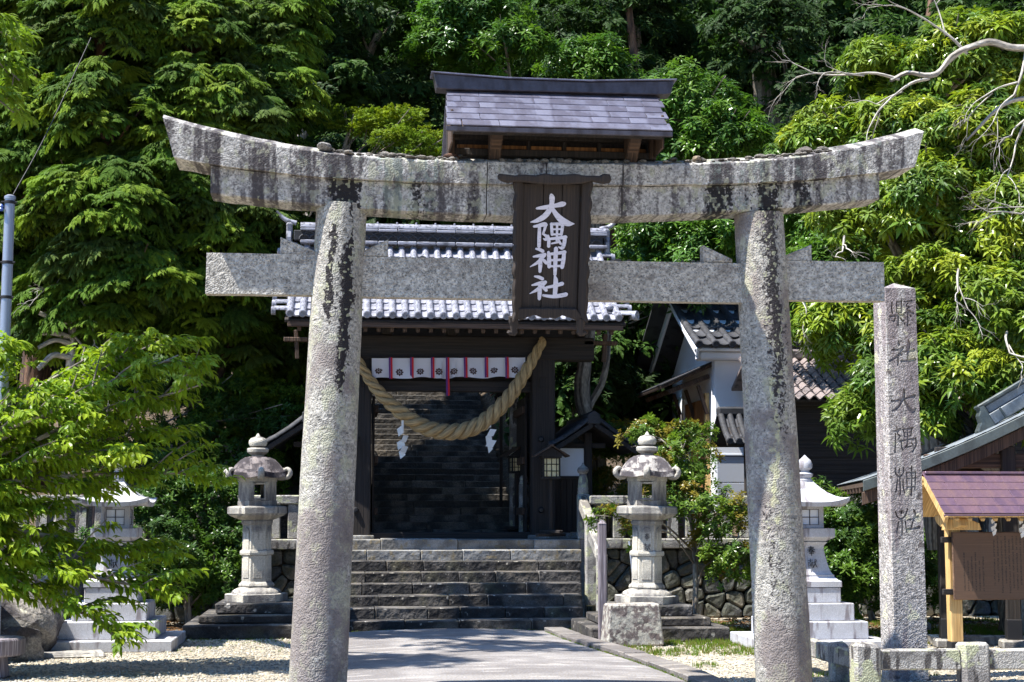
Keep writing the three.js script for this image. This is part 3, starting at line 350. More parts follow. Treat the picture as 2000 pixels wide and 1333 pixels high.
// stones that visitors have tossed up onto the lintel: the larger ones singly, the chips as one scatter
{
  const r = rng(77), mats = [0xffffff, 0xe8e2da, 0xb8b0aa, 0xf0dcc0].map((c) => std({ map: graniteMap, bumpMap: graniteBump, bumpScale: 0.004, color: c })), chips = [];
  const onTop = (x, z) => topY(x) + 0.08 * (1 - Math.abs(z) / 0.228);
  const big = [[-1.9, 0.075, 'largest grey stone lying on the left half of the lintel'], [-0.86, 0.06, 'reddish-brown stone lying on the lintel beside the small roof'], [2.12, 0.07, 'flat grey stone lying highest on the right sweep of the lintel'], [1.2, 0.055, 'pale buff stone lying on the lintel above the orange lichen']];
  big.forEach(([x, s, l], i) => { const z = 0.14; lone('pebble', boulder(s * 1.25, s * 0.5, s * 0.8, 80 + i, { detail: 2, facet: 0.8 }), i === 1 ? std({ map: graniteMap, color: 0x9c6a4c }) : mats[i], l, 'stone', [x, onTop(x, z) + s * 0.42, z], [0, r() * 3, -0.03], 'stones tossed onto the lintel'); });
  for (let i = 0; i < 170; i++) { const left = i % 2, x = left ? -1.85 + r() * 1.05 : 0.72 + r() * 1.75, s = 0.01 + r() ** 2 * 0.032, z = 0.05 + r() * 0.15; const g = boulder(s * (1.2 + r() * 0.5), s * (0.35 + r() * 0.3), s, 100 + i % 17, { detail: 1, facet: 1 }); g.rotateY(r() * 6); g.translate(x, onTop(x, z) + s * 0.35, z); chips.push(g); }
  for (let i = 0; i < 26; i++) { const x = -0.5 + r() * 1.1, s = 0.012 + r() * 0.02, z = 0.1 + r() * 0.1; const g = boulder(s * 1.3, s * 0.7, s, 120 + i % 7, { detail: 1 }); g.translate(x, onTop(x, z) + s * 0.35, z); chips.push(g); }
  for (let i = 0; i < 22; i++) { const x = [-1.5, 1.25, 2.4, 0.5, -0.9][i % 5] + (r() - 0.5) * 0.5, s = 0.008 + r() * 0.016; const g = boulder(s * 1.4, s * 0.6, s, 130 + i % 5, { detail: 1 }); g.translate(x, 3.577 + 0.004 * x + s * 0.3, 0.02); chips.push(g); }
  lone('pebbles', mergeGeometries(chips), mats[1], 'small stone chips strewn along the top of the granite lintel', 'pebbles', undefined, undefined, undefined, 'stuff');
}

// ---------------------------------------------------------------- the name board hung in front of the lintel
{
  const g = thing('name_plaque', 'dark carved wooden shrine name board with four white characters', 'plaque', [-0.063, 3.59, 0.30]); g.rotation.x = 0.2;
  const k = 0.00101, M = ([x, y]) => [(x - 475) * k, (640 - y) * k], at = (pts) => pts.map(M);
  part('backing_board', cbox(0.56, 1.06, 0.02, 0.003, { mid: true }), plaqueWood, g, [0, 0.05, -0.04]);
  for (const [a, b, o] of [[222, 405, 0], [408, 556, 0.5], [559, 700, 0.9]]) part('board_plank', cbox((b - a) * k - 0.002, 1.01, 0.028, 0.003, { mid: true, off: [o, o] }), plaqueWood, g, [((a + b) / 2 - 475) * k, 0.05, -0.014]);
  for (const s of [-1, 1]) {   // side frames with a scalloped outer edge, flared towards the viewer
    const o = []; for (let i = 0; i <= 64; i++) { const t = i / 64; o.push([0.066 + 0.014 * Math.abs(Math.sin(t * Math.PI * 8.5)) + 0.004 * Math.sin(t * 40), lerp(0.61, -0.56, t)]); } o.push([0, -0.5], [0, 0.6]);
    const m = part('side_frame', prism(s > 0 ? o : o.map(([x, y]) => [-x, y]), 0.042, 0.006), plaqueWood, g, [s * 0.236 + (s < 0 ? -0.01 : 0.008), 0, 0.012]); m.rotation.y = -s * 0.62; m.rotation.z = -0.012 * s;
  }
  const tp = [[28, 35], [40, 18], [100, 24], [160, 30], [240, 20], [330, 26], [400, 8], [470, 18], [560, 14], [640, 5], [720, 18], [800, 16], [850, 18], [880, -2], [925, 4], [938, 45], [925, 72], [880, 82], [820, 70], [780, 62], [700, 84], [600, 92], [480, 96], [360, 94], [240, 82], [165, 80], [110, 92], [60, 78], [35, 62]];
  part('top_rail', prism(at(tp), 0.1, 0.014, { seg: 2 }), plaqueWood, g, [0, 0, 0.055]);
  const bp = [[225, 1085], [690, 1085], [748, 1168], [690, 1182], [640, 1160], [575, 1142], [520, 1168], [465, 1164], [420, 1166], [350, 1140], [300, 1158], [240, 1186], [178, 1166]];
  const b = part('bottom_rail', prism(at(bp), 0.04, 0.008), plaqueWood, g, [0, 0, 0.03]); b.rotation.x = 0.0;
  const foot = [[0, 0.02], [0.075, 0.02], [0.078, -0.04], [0.07, -0.085], [0.075, -0.115], [0.05, -0.14], [0.008, -0.135], [-0.012, -0.115], [0.002, -0.095], [0.02, -0.1], [0.016, -0.06], [0.004, -0.03]];
  part('foot', prism(foot, 0.06, 0.01), plaqueWood, g, [-0.335, -0.54, 0.02]); part('foot', prism(foot.map(([x, y]) => [-x, y]), 0.06, 0.01), plaqueWood, g, [0.3, -0.535, 0.02]);
  for (const key of ['dai', 'gu', 'shin', 'sha']) part('character', raised(shrine[key], k, 0.006, 475, 640), white, g, [0, 0, 0.002]);
  part('hanger', cbox(0.5, 0.05, 0.16, 0.006, { mid: true }), iron, g, [0, 0.44, -0.1]); part('rear_batten', cbox(0.5, 0.06, 0.05, 0.006, { mid: true }), plaqueWood, g, [0, -0.3, -0.05]);
}

// ---------------------------------------------------------------- the little roof that shelters the name board
{
  const g = thing('plaque_roof', 'small slate-blue metal shingle roof on dark timbers above the lintel', 'roof', [0, 0, 0]), r = rng(91);
  const ridge = V(0, 5.0, -0.02), eave = V(0, 4.545, 0.6), dir = eave.clone().sub(ridge), L = dir.length(), ang = Math.atan2(-dir.y, dir.z);
  const rows = 6, rl = L / rows, shapes = new Map(), shingle = (w) => { const q = Math.round(w * 100) / 100; if (!shapes.has(q)) shapes.set(q, cbox(q - 0.004, 0.011, rl + 0.03, 0.002, { mid: true, off: [q * 3, q * 7] })); return shapes.get(q); };
  for (let i = 0; i < rows; i++) { const t = (i + 0.5) / rows, x0 = lerp(-0.9, -0.94, t), x1 = lerp(0.925, 0.89, t); let x = x0 - (i % 2 ? 0.18 : 0.03); while (x < x1 - 0.02) { const a = Math.max(x, x0), b = Math.min(x + 0.305, x1); if (b - a > 0.03) { const c = ridge.clone().lerp(eave, t), m = part('shingle', shingle(b - a), slateSheet[r() * 3 | 0], g, [(a + b) / 2, c.y + 0.012, c.z], [ang - 0.05, 0, (r() - 0.5) * 0.004]); } x += 0.305; } }
  part('roof_deck', cbox(1.78, 0.03, L, 0.004, { mid: true }), agedWood, g, [-0.01, (ridge.y + eave.y) / 2 - 0.016, (ridge.z + eave.z) / 2], [ang, 0, 0]);
  part('back_slope', cbox(1.82, 0.03, L, 0.004, { mid: true }), slateSheet[1], g, [0.01, (ridge.y + eave.y) / 2, -0.04 - (ridge.z + eave.z) / 2], [-ang, 0, 0]);
  part('eave_board', cbox(1.83, 0.04, 0.03, 0.004, { mid: true }), ridgeSheet, g, [-0.025, 4.522, 0.6]);
  // ridge cap: a folded metal box flaring outwards at both ends
  part('ridge_cap', (() => { const o = [[-1.01, 5.115], [-0.4, 5.085], [0.3, 5.082], [1.03, 5.115], [1.0, 5.0], [0.93, 4.992], [-0.9, 4.985], [-0.985, 4.99]]; return prism(o.reverse(), 0.16, 0.006); })(), ridgeSheet, g, [0, 0.012, -0.02]);
  part('ridge_lip', prism([[-1.03, 5.118], [-0.4, 5.088], [0.3, 5.085], [1.05, 5.118], [1.05, 5.13], [0.3, 5.097], [-0.4, 5.1], [-1.03, 5.13]], 0.2, 0.003), slateSheet[0], g, [0, 0.012, -0.02]);
  for (const x of [-0.72, -0.4, -0.11, 0.13, 0.36, 0.75]) part('rafter', cbox(0.035, 0.04, 0.62, 0.004, { mid: true }), agedWood, g, [x, 4.72, 0.3], [ang, 0, 0]);
  part('front_purlin', cbox(1.72, 0.06, 0.06, 0.006, { mid: true }), darkWood, g, [-0.01, 4.56, 0.42]);
  part('base_beam', cbox(1.7, 0.06, 0.09, 0.006, { mid: true }), darkWood, g, [-0.02, 4.475, 0.0]); part('back_beam', cbox(1.7, 0.07, 0.08, 0.006, { mid: true }), darkWood, g, [-0.02, 4.63, -0.02]);
  for (const x of [-0.86, 0.84]) { part('post', cbox(0.055, 0.5, 0.07, 0.005), agedWood, g, [x, 4.44, 0.03]); part('rear_post', cbox(0.055, 0.42, 0.07, 0.005), darkWood, g, [x, 4.42, -0.16]); part('side_board', cbox(0.02, 0.28, 0.34, 0.004), agedWood, g, [x * 1.02, 4.46, 0.22]); }
  const bays = [-0.82, -0.49, -0.2, 0.1, 0.4, 0.63, 0.82]; for (let i = 0; i < 6; i++) { part('back_panel', cbox(bays[i + 1] - bays[i] - 0.035, 0.05, 0.015, 0.002), doorWood, g, [(bays[i] + bays[i + 1]) / 2, 4.51, -0.07]); part('mullion', cbox(0.03, 0.13, 0.04, 0.003), darkWood, g, [bays[i + 1], 4.5, -0.05]); }
  part('back_wall', cbox(1.7, 0.34, 0.02, 0.002), darkWood, g, [-0.02, 4.42, -0.2]);
  for (const x of [-0.5, 0.65]) part('bracket_arm', (() => { const q = prism([[0.02, -0.14], [0.1, -0.15], [0.17, -0.08], [0.3, 0.0], [0.46, 0.03], [0.46, 0.1], [0.02, 0.08]], 0.1, 0.01); q.rotateY(-Math.PI / 2); return q; })(), agedWood, g, [x, 4.55, 0.0]);
}

// ---------------------------------------------------------------- the tall inscribed stone
{
  const g = thing('inscribed_stone', 'tall square granite pillar carved with a column of six characters', 'stone pillar', [3.315, 0, -1.04], 0.05);
  const W = 0.3, H = 3.53, ev = new Evaluator(); ev.attributes = ['position', 'normal', 'uv']; ev.useGroups = false;
  const body = new THREE.BoxGeometry(W, H, W, 3, 24, 3); body.translate(0, H / 2, 0); const bp = body.attributes.position; for (let i = 0; i < bp.count; i++) { const x = bp.getX(i), y = bp.getY(i), z = bp.getZ(i), t = lerp(1.06, 0.985, y / H), edge = Math.abs(Math.abs(x) - W / 2) < 0.01 && Math.abs(Math.abs(z) - W / 2) < 0.01 ? 0.975 : 1; bp.setX(i, x * t * edge); if (Math.abs(x) > W / 2 - 0.01 || z < 0.14) bp.setZ(i, z * t * edge); }
  let solid = new Brush(body), n = 0; solid.updateMatrixWorld(); const k = W / 318;
  pillarText.forEach((ch) => ch.forEach((s, i) => { const sh = new THREE.ExtrudeGeometry(new THREE.Shape(strokeShape(s.map(([x, y, w]) => [x, y, w * 1.18])).map((p) => new THREE.Vector2((p[0] - 157) * k, H - 0.012 + p[1] * k * 0.985))), { depth: 0.05, bevelEnabled: false }); sh.translate(0, 0, W / 2 - 0.02 - (n++ % 7) * 0.0012); const b = new Brush(sh); b.updateMatrixWorld(); solid = ev.evaluate(solid, b, SUBTRACTION); }));
  const geo = solid.geometry; const out = new THREE.BufferGeometry(); out.setAttribute('position', geo.attributes.position); if (geo.index) out.setIndex(geo.index); const flat = out.index ? out.toNonIndexed() : out; flat.computeVertexNormals();
  const m = std({ map: tex(512, 1024, (u, v) => { const x = u * 2, y = v * 4; let c = mulc([170, 165, 162], speckle(x, y, 501) * 0.98); const s1 = fbm(u * 18, v * 5, 4, 503, 18, 5), p = noise(x * 26, y * 26, 507); c = mixc(c, [112, 100, 104], sstep(s1 + (v > 0.75 && v < 0.93 ? 0.1 : 0), 0.52, 0.72) * 0.6); c = mixc(c, [74, 66, 64], p > 0.88 ? 0.7 : 0); c = mixc(c, [202, 200, 168], sstep(fbm(u * 20, v * 36, 3, 509, 20, 36), 0.68, 0.76) * 0.6); return c; }, { size: [2, 4] }), bumpMap: graniteBump, bumpScale: 0.01 });
  part('inscribed_shaft', boxUV(flat), m, g);
  part('capping', (() => { const q = new THREE.ConeGeometry(W * 0.965 / Math.SQRT2, 0.065, 4, 1); q.rotateY(Math.PI / 4); q.translate(0, H + 0.0325, 0); const z = q.toNonIndexed(); z.computeVertexNormals(); return boxUV(z); })(), m, g);
}

// ---------------------------------------------------------------- tiled roofs
const tileShapes = new Map();
function tileShape(key, make) { if (!tileShapes.has(key)) tileShapes.set(key, make()); return tileShapes.get(key); }
const coverTile = (r, L) => tileShape(`c${r},${L}`, () => { const g = new THREE.CylinderGeometry(r * 0.985, r, L, 10, 1, true, -Math.PI / 2, Math.PI); g.rotateX(-Math.PI / 2); return g; });
const panTile = (w, L) => tileShape(`p${w},${L}`, () => { const o = [], n = 7, s = w * 0.2; for (let i = 0; i <= n; i++) { const t = i / n * 2 - 1; o.push([t * w / 2, s * t * t]); } for (let i = n; i >= 0; i--) { const t = i / n * 2 - 1; o.push([t * w / 2, s * t * t - 0.02]); } return prism(o, L, 0); });
const waveTile = (w, L) => tileShape(`w${w},${L}`, () => { const o = [], n = 9, f = (t) => 0.03 * Math.sin(t * Math.PI * 2 - 0.9); for (let i = 0; i <= n; i++) o.push([(i / n - 0.5) * w, f(i / n)]); for (let i = n; i >= 0; i--) o.push([(i / n - 0.5) * w, f(i / n) - 0.022]); return prism(o, L, 0); });
const discTile = (r) => tileShape(`d${r}`, () => { const g = turned([[1e-4, 0.02], [r * 0.55, 0.02], [r * 0.6, 0.03], [r * 0.85, 0.03], [r, 0.024], [r, -0.03], [1e-4, -0.03]], 16); g.rotateX(Math.PI / 2); return g; });
// one slope: down from the ridge (y0, z0) to the eave (y1, z1), columns along x from x0 to x1
function tileSlope(roof, { x0, x1, y0, z0, y1, z1, pitch, rows, mats, r = 0.062, kind = 'round', seed = 1, sag = 0.06, discs = true }) {
  const n = Math.round((x1 - x0) / pitch), rnd = rng(seed), at = (t) => [lerp(y0, y1, t) - sag * Math.sin(Math.PI * t) * 0.9, lerp(z0, z1, t)], L = Math.hypot(y1 - y0, z1 - z0) / rows, mat = () => mats[rnd() * mats.length | 0];
  pitch = (x1 - x0) / n;
  for (let i = 0; i <= n; i++) for (let k = 0; k < rows; k++) {
    const a = at(k / rows), b = at((k + 1) / rows), ang = Math.atan2(a[0] - b[0], b[1] - a[1]), x = x0 + i * pitch, c = [(a[0] + b[0]) / 2, (a[1] + b[1]) / 2];
    if (kind === 'round') {
      part('cover_tile', coverTile(r, Math.round((L + 0.03) * 100) / 100), mat(), roof, [x, c[0] + 0.03, c[1]], [ang - 0.005, 0, 0]);
      if (i < n) part('pan_tile', panTile(Math.round((pitch * 0.86) * 1000) / 1000, Math.round((L + 0.05) * 100) / 100), mat(), roof, [x + pitch / 2, c[0] + 0.008, c[1]], [ang + 0.0 - 0.09, 0, 0]);
      if (k === rows - 1 && discs) part('eave_disc', discTile(r * 1.06), mat(), roof, [x, b[0] + 0.03, b[1] + 0.02], [ang * 0.35, 0, 0]);
    } else if (i < n) part('tile', waveTile(Math.round(pitch * 1.04 * 1000) / 1000, Math.round((L + 0.04) * 100) / 100), mat(), roof, [x + pitch / 2, c[0] + 0.02, c[1]], [ang - 0.1, 0, 0]);
  }
}

// ---------------------------------------------------------------- the gatehouse
{
  const g = thing('gatehouse', 'dark timber shrine gate under a silver-grey tiled roof', 'gate'); const cx = -0.17, dw = darkWood;
  const roof = sub('roof', g); tileSlope(roof, { x0: -2.5, x1: 2.12, y0: 5.46, z0: -10.42, y1: 4.2, z1: -8.72, pitch: 0.176, rows: 9, mats: tileGrey, r: 0.05, seed: 3 });
  part('rear_slope', cbox(4.9, 0.05, 2.1, 0.01, { mid: true }), tileDark[0], roof, [cx, 4.82, -11.35], [-0.62, 0, 0]);
  part('roof_deck', cbox(4.8, 0.05, 2.02, 0.008, { mid: true }), dw, roof, [cx, 4.71, -9.55], [0.62, 0, 0]);
  // rolled tiles of the right-hand and left-hand verges
  for (const [x, s] of [[2.2, 1], [-2.6, -1]]) for (let k = 0; k < 9; k++) { const t = (k + 0.5) / 9, m = part('verge_tile', coverTile(0.06, 0.24), tileGrey[k % 3], roof, [x, lerp(5.42, 4.2, t) - 0.055 * Math.sin(Math.PI * t) + 0.03, lerp(-10.42, -8.72, t)], [0, Math.PI / 2, -s * 0.08]); m.rotation.order = 'YXZ'; part('verge_disc', discTile(0.062), tileGrey[(k + 1) % 3], roof, [x + s * 0.13, lerp(5.42, 4.2, t) - 0.055 * Math.sin(Math.PI * t) + 0.02, lerp(-10.42, -8.72, t)], [0, s * Math.PI / 2, 0]); }
  { const b = new THREE.SphereGeometry(0.075, 14, 10); b.scale(1, 0.8, 1); part('corner_boss', b, tileGrey[0], roof, [2.02, 4.4, -8.95]); part('corner_roll', coverTile(0.06, 0.34), tileGrey[1], roof, [2.22, 4.28, -8.78], [0.1, 0.9, 0]); part('corner_disc', discTile(0.068), tileGrey[2], roof, [2.36, 4.26, -8.67], [0, 0.9, 0]); }
  // ridge: a pale base course, a band of overlapping wave tiles, two flat courses and a rolled top with studs
  const ridge = sub('ridge', g, [0, 0.075, 0]); const zr = -10.44;
  for (let i = 0; i < 16; i++) { const x = -2.42 + i * 0.292; part('ridge_course', cbox(0.286, 0.05, 0.36, 0.012, { off: [i * 0.3, 0] }), tileGrey[i % 3], ridge, [x + 0.14, 5.425, zr]); part('ridge_course', cbox(0.286, 0.035, 0.34, 0.008, { off: [i * 0.2, 0.2] }), tileGrey[(i + 1) % 3], ridge, [x + 0.14, 5.62, zr]); part('ridge_course', cbox(0.286, 0.035, 0.3, 0.008, { off: [i * 0.2, 0.5] }), tileGrey[(i + 2) % 3], ridge, [x + 0.14, 5.659, zr]); const c = part('ridge_roll', coverTile(0.075, 0.29), tileGrey[i % 3], ridge, [x + 0.14, 5.695, zr], [0, Math.PI / 2, 0]); part('ridge_stud', cbox(0.03, 0.035, 0.03, 0.008), tileGrey[1], ridge, [x + 0.28, 5.76, zr]); }
  part('ridge_core', cbox(4.7, 0.15, 0.26, 0.01), tileDark[1], ridge, [cx, 5.475, zr]);
  { const arc = new THREE.TorusGeometry(0.075, 0.014, 6, 12, Math.PI); for (let i = 0; i < 31; i++) for (let k = 0; k < 2; k++) part('wave_tile', arc, tileDark[0], ridge, [-2.36 + i * 0.148 + k * 0.074, 5.482 + k * 0.052, zr + 0.137]); }
  for (const s of [-1, 1]) { const x = cx + s * 2.42; part('ridge_end_tile', prism([[-0.11, -0.1], [0.11, -0.1], [0.12, 0.1], [0.08, 0.2], [0.1, 0.3], [0, 0.36], [-0.1, 0.3], [-0.08, 0.2], [-0.12, 0.1]], 0.09, 0.02), tileGrey[1], ridge, [x, 5.42, zr], [0, Math.PI / 2, 0]); part('ridge_horn', tube([[x - s * 0.1, 5.75, zr], [x + s * 0.06, 5.8, zr], [x + s * 0.2, 5.93, zr]], [0.04, 0.035, 0.02], 8, 8), tileGrey[2], ridge); }
  // timber frame
  for (const s of [-1, 1]) { const x = cx + s * 1.345; part('post', cbox(0.345, 2.62, 0.3, 0.012), dw, g, [x, 1.13, -9.86]); part('rear_post', cbox(0.22, 2.9, 0.22, 0.012), dw, g, [x, 1.13, -11.0]); part('post_base', cbox(0.46, 0.06, 0.42, 0.012), landing, g, [x, 1.1, -9.86]); for (const y of [1.52, 2.55]) { const st = part('stud', turned([[1e-4, 0.03], [0.03, 0.024], [0.045, 0], [0.045, -0.01]], 14), iron, g, [x - 0.04, y, -9.7], [Math.PI / 2, 0, 0]); } }
  part('main_beam', cbox(4.2, 0.335, 0.34, 0.012, { turn: true }), dw, g, [cx, 3.72, -9.86]);
  part('head_beam', cbox(2.7, 0.16, 0.16, 0.01, { turn: true }), dw, g, [cx, 3.25, -9.9]); part('header_board', cbox(2.36, 0.3, 0.03, 0.004, { turn: true }), dw, g, [cx, 3.415, -9.95]);
  part('upper_beam', cbox(4.5, 0.14, 0.2, 0.01, { turn: true }), agedWood, g, [cx, 4.3, -9.86]);
  part('eave_purlin', cbox(4.7, 0.1, 0.12, 0.01, { turn: true }), dw, g, [cx, 4.12, -9.1]); part('eave_fascia', cbox(4.72, 0.07, 0.04, 0.006, { turn: true }), agedWood, g, [cx, 4.05, -8.74]);
  for (let i = 0; i < 25; i++) part('rafter', cbox(0.055, 0.065, 1.9, 0.006, { mid: true }), agedWood, g, [cx - 2.2 + i * 0.1835, 4.57, -9.55], [0.62, 0, 0]);
  for (let i = 0; i < 5; i++) { const x = cx - 1.9 + i * 0.95; part('bracket_block', cbox(0.16, 0.12, 0.16, 0.02, { taper: 1.2 }), dw, g, [x, 4.06, -9.8]); part('bracket_arm', cbox(0.1, 0.09, 0.9, 0.015), agedWood, g, [x, 4.18, -9.45]); }
  for (const s of [-1, 1]) { part('outer_arm', cbox(0.5, 0.06, 0.12, 0.008), agedWood, g, [cx + s * 2.2, 3.95, -9.75]); part('outer_strut', cbox(0.06, 0.42, 0.08, 0.008), agedWood, g, [cx + s * 2.25, 3.7, -9.75], [0, 0, -s * 0.06]); part('side_tie', cbox(0.14, 0.16, 1.4, 0.01), dw, g, [cx + s * 1.345, 3.3, -10.4]); }
  part('sill', cbox(2.36, 0.1, 0.24, 0.01, { turn: true }), charWood, g, [cx, 1.1, -9.9]);
  for (const s of [-1, 1]) { const d = sub('door_leaf', g, [cx + s * 1.13, 1.2, -10.1]); for (let i = 0; i < 6; i++) part('door_board', cbox(0.03, 2.0, 0.186, 0.004, { off: [i * 0.3, 0] }), dw, d, [0, 0, -0.09 - i * 0.19]); for (const y of [0.25, 1.0, 1.75]) part('door_rail', cbox(0.05, 0.11, 1.12, 0.006), agedWood, d, [-s * 0.042, y, -0.56]); }
}

// ---------------------------------------------------------------- curtain, rope and paper streamers hung in the gate
{
  const W = 2.24, H = 0.31, cv = document.createElement('canvas'); cv.width = 1400; cv.height = 194; const c = cv.getContext('2d'); c.fillStyle = '#e2dee4'; c.fillRect(0, 0, 1400, 194);
  const px = (p) => (p - 727) / 297 * 1400; c.fillStyle = '#4a3230';
  for (const [p, y] of [[740, 0.66], [780, 0.7], [820, 0.72], [856, 0.68], [885, 0.7], [922, 0.68], [963, 0.66], [1003, 0.62]]) { const R = 36; for (let k = 0; k < 8; k++) { c.save(); c.translate(px(p), y * 194); c.rotate(k * Math.PI / 4); c.beginPath(); c.ellipse(0, -R * 0.66, R * 0.25, R * 0.32, 0, 0, 7); c.fill(); c.restore(); } c.beginPath(); c.arc(px(p), y * 194, R * 0.28, 0, 7); c.fill(); c.lineWidth = 2; c.strokeStyle = '#4a3230'; }
  const t = new THREE.CanvasTexture(cv); t.colorSpace = THREE.SRGBColorSpace; const geo = new THREE.PlaneGeometry(W, H, 120, 8), p = geo.attributes.position;
  const wave = (x, y) => 0.03 * Math.sin(x * 17 + 2.5 * Math.sin(x * 5.3) + y * 5) * (0.55 - y / H) + 0.02 * noise(x * 9 + 30, y * 4 + 9, 601) * (0.6 - y / H) - 0.05 * Math.exp(-(((x + 0.02) / 0.16) ** 2)) * (0.5 - y / H) * Math.sin(x * 60);
  for (let i = 0; i < p.count; i++) { const x = p.getX(i), y = p.getY(i); p.setXYZ(i, x, y + (y < 0 ? 0.012 * Math.sin(x * 11) - 0.02 * Math.abs(Math.sin(x * 5.6)) * -1 : 0), wave(x, y)); } geo.computeVertexNormals();
  const g = thing('gate_curtain', 'white cloth curtain with round crests and red ribbons under the gate beam', 'curtain', [-0.225, 3.575, -9.62]); g.rotation.z = 0.016;
  part('cloth', geo, new THREE.MeshPhysicalMaterial({ map: t, roughness: 0.95, transmission: 0.2, thickness: 0, side: THREE.DoubleSide }), g); part('curtain_rod', (() => { const q = new THREE.CylinderGeometry(0.012, 0.012, 2.34, 8); q.rotateZ(Math.PI / 2); return q; })(), darkWood, g, [0, 0.16, 0]);
  for (const [q, len] of [[763, 0.31], [803.6, 0.3], [843.6, 0.3], [872.4, 0.56], [907.3, 0.3], [947.6, 0.3], [987.6, 0.31]]) { const x = (q - 727) / 297 * W - W / 2, r = sub('ribbon', g, [x, 0.155, 0.045]); for (const [m, o] of [[purpleCloth, -0.0135], [redCloth, 0.0135]]) { const b = new THREE.BoxGeometry(0.026, len, 0.003, 1, 10, 1), bp = b.attributes.position; for (let i = 0; i < bp.count; i++) bp.setZ(i, bp.getZ(i) + 0.012 * Math.sin(bp.getY(i) * 18 + q)); b.translate(o, -len / 2, 0); b.computeVertexNormals(); part('ribbon_strip', b, m, r); } }
}
{
  const g = thing('shimenawa_rope', 'thick twisted straw rope sagging across the gate opening', 'rope'); const line = new THREE.CatmullRomCurve3([V(-1.56, 3.72, -9.6), V(-1.4, 3.42, -9.55), V(-1.1, 3.07, -9.52), V(-0.65, 2.74, -9.5), V(-0.28, 2.64, -9.5), V(0.16, 2.72, -9.5), V(0.6, 3.1, -9.52), V(0.91, 3.56, -9.55), V(1.12, 3.93, -9.6)]);
  const N = 150, fr = line.computeFrenetFrames(N, false);
  for (let s = 0; s < 3; s++) { const pts = [], rad = []; for (let i = 0; i <= N; i++) { const u = i / N, R = 0.026 + 0.034 * Math.sin(Math.PI * clamp(u * 0.92 + 0.02, 0, 1)) ** 0.8, a = u * 15.5 * Math.PI + s * Math.PI * 2 / 3, q = line.getPointAt(u); q.addScaledVector(V(0, 0, 1), Math.cos(a) * R * 1.12).addScaledVector(V(0, 0, 1).cross(fr.tangents[i]).normalize(), Math.sin(a) * R * 1.12); pts.push(q); rad.push(R * 0.98); } part('strand', tube(pts, rad, 9, N, { bump: 0.14, seed: s + 2 }), ropeMat, g); }
  { const P = [], r = rng(605); for (let i = 0; i < 420; i++) { const u = r(), q = line.getPointAt(u), t = line.getTangentAt(u), R = (0.026 + 0.034 * Math.sin(Math.PI * u)) * 1.9, a = r() * 6.283, n = V(0, Math.sin(a), Math.cos(a)), s = q.clone().addScaledVector(n, R), e = s.clone().addScaledVector(n, 0.02 + r() * 0.03).addScaledVector(t, (r() - 0.3) * 0.14), w = V(0.0016, 0.0016, 0); for (const v of [s.clone().sub(w), s.clone().add(w), e]) P.push(v.x, v.y, v.z); } part('straw_ends', tris(P), std({ color: 0xb89c6c, side: THREE.DoubleSide }), g).userData.kind = 'stuff'; }
  part('rope_end', tube([[1.09, 3.88, -9.58], [1.15, 3.99, -9.62], [1.13, 4.04, -9.64]], [0.055, 0.07, 0.035], 9, 10, { bump: 0.4 }), ropeMat, g); part('tie', tube([[-1.56, 3.64, -9.6], [-1.57, 3.8, -9.66]], [0.05, 0.04], 9, 6, { bump: 0.3 }), ropeMat, g);
}
function shide(name, label, pos, turn, k) {
  const g = thing(name, label, 'paper streamer', pos, turn, 'paper streamers on the rope'); part('paper_stem', cbox(0.035 * k, 0.2 * k, 0.002, 0.0005), paper, g, [0, -0.2 * k, 0]);
  [[-0.03, -0.16, 0.1, 0], [0.03, -0.28, 0.1, 1], [-0.02, -0.36, 0.13, 0], [0.02, -0.44, 0.12, 1], [0.0, -0.5, 0.1, 0]].forEach(([x, y, w, f], i) => part('paper_fold', prism([[-w * 0.55, -0.07], [w * 0.4, -0.04], [w * 0.55, 0.07], [-w * 0.4, 0.045]].map((p) => p.map((q) => q * k)), 0.002, 0), paper, g, [x * k, y * k, (i % 2 ? 0.02 : -0.012) * k], [0, (f ? 1 : -1) * 0.5, (f ? -1 : 1) * 0.35])); return g;
}
shide('paper_streamer', 'white zigzag paper streamer hanging from the left half of the rope', [-0.9, 2.8, -9.45], 0.2, 0.95); shide('paper_streamer', 'white zigzag paper streamer hanging from the right half of the rope', [0.36, 2.9, -9.45], -0.3, 0.97);

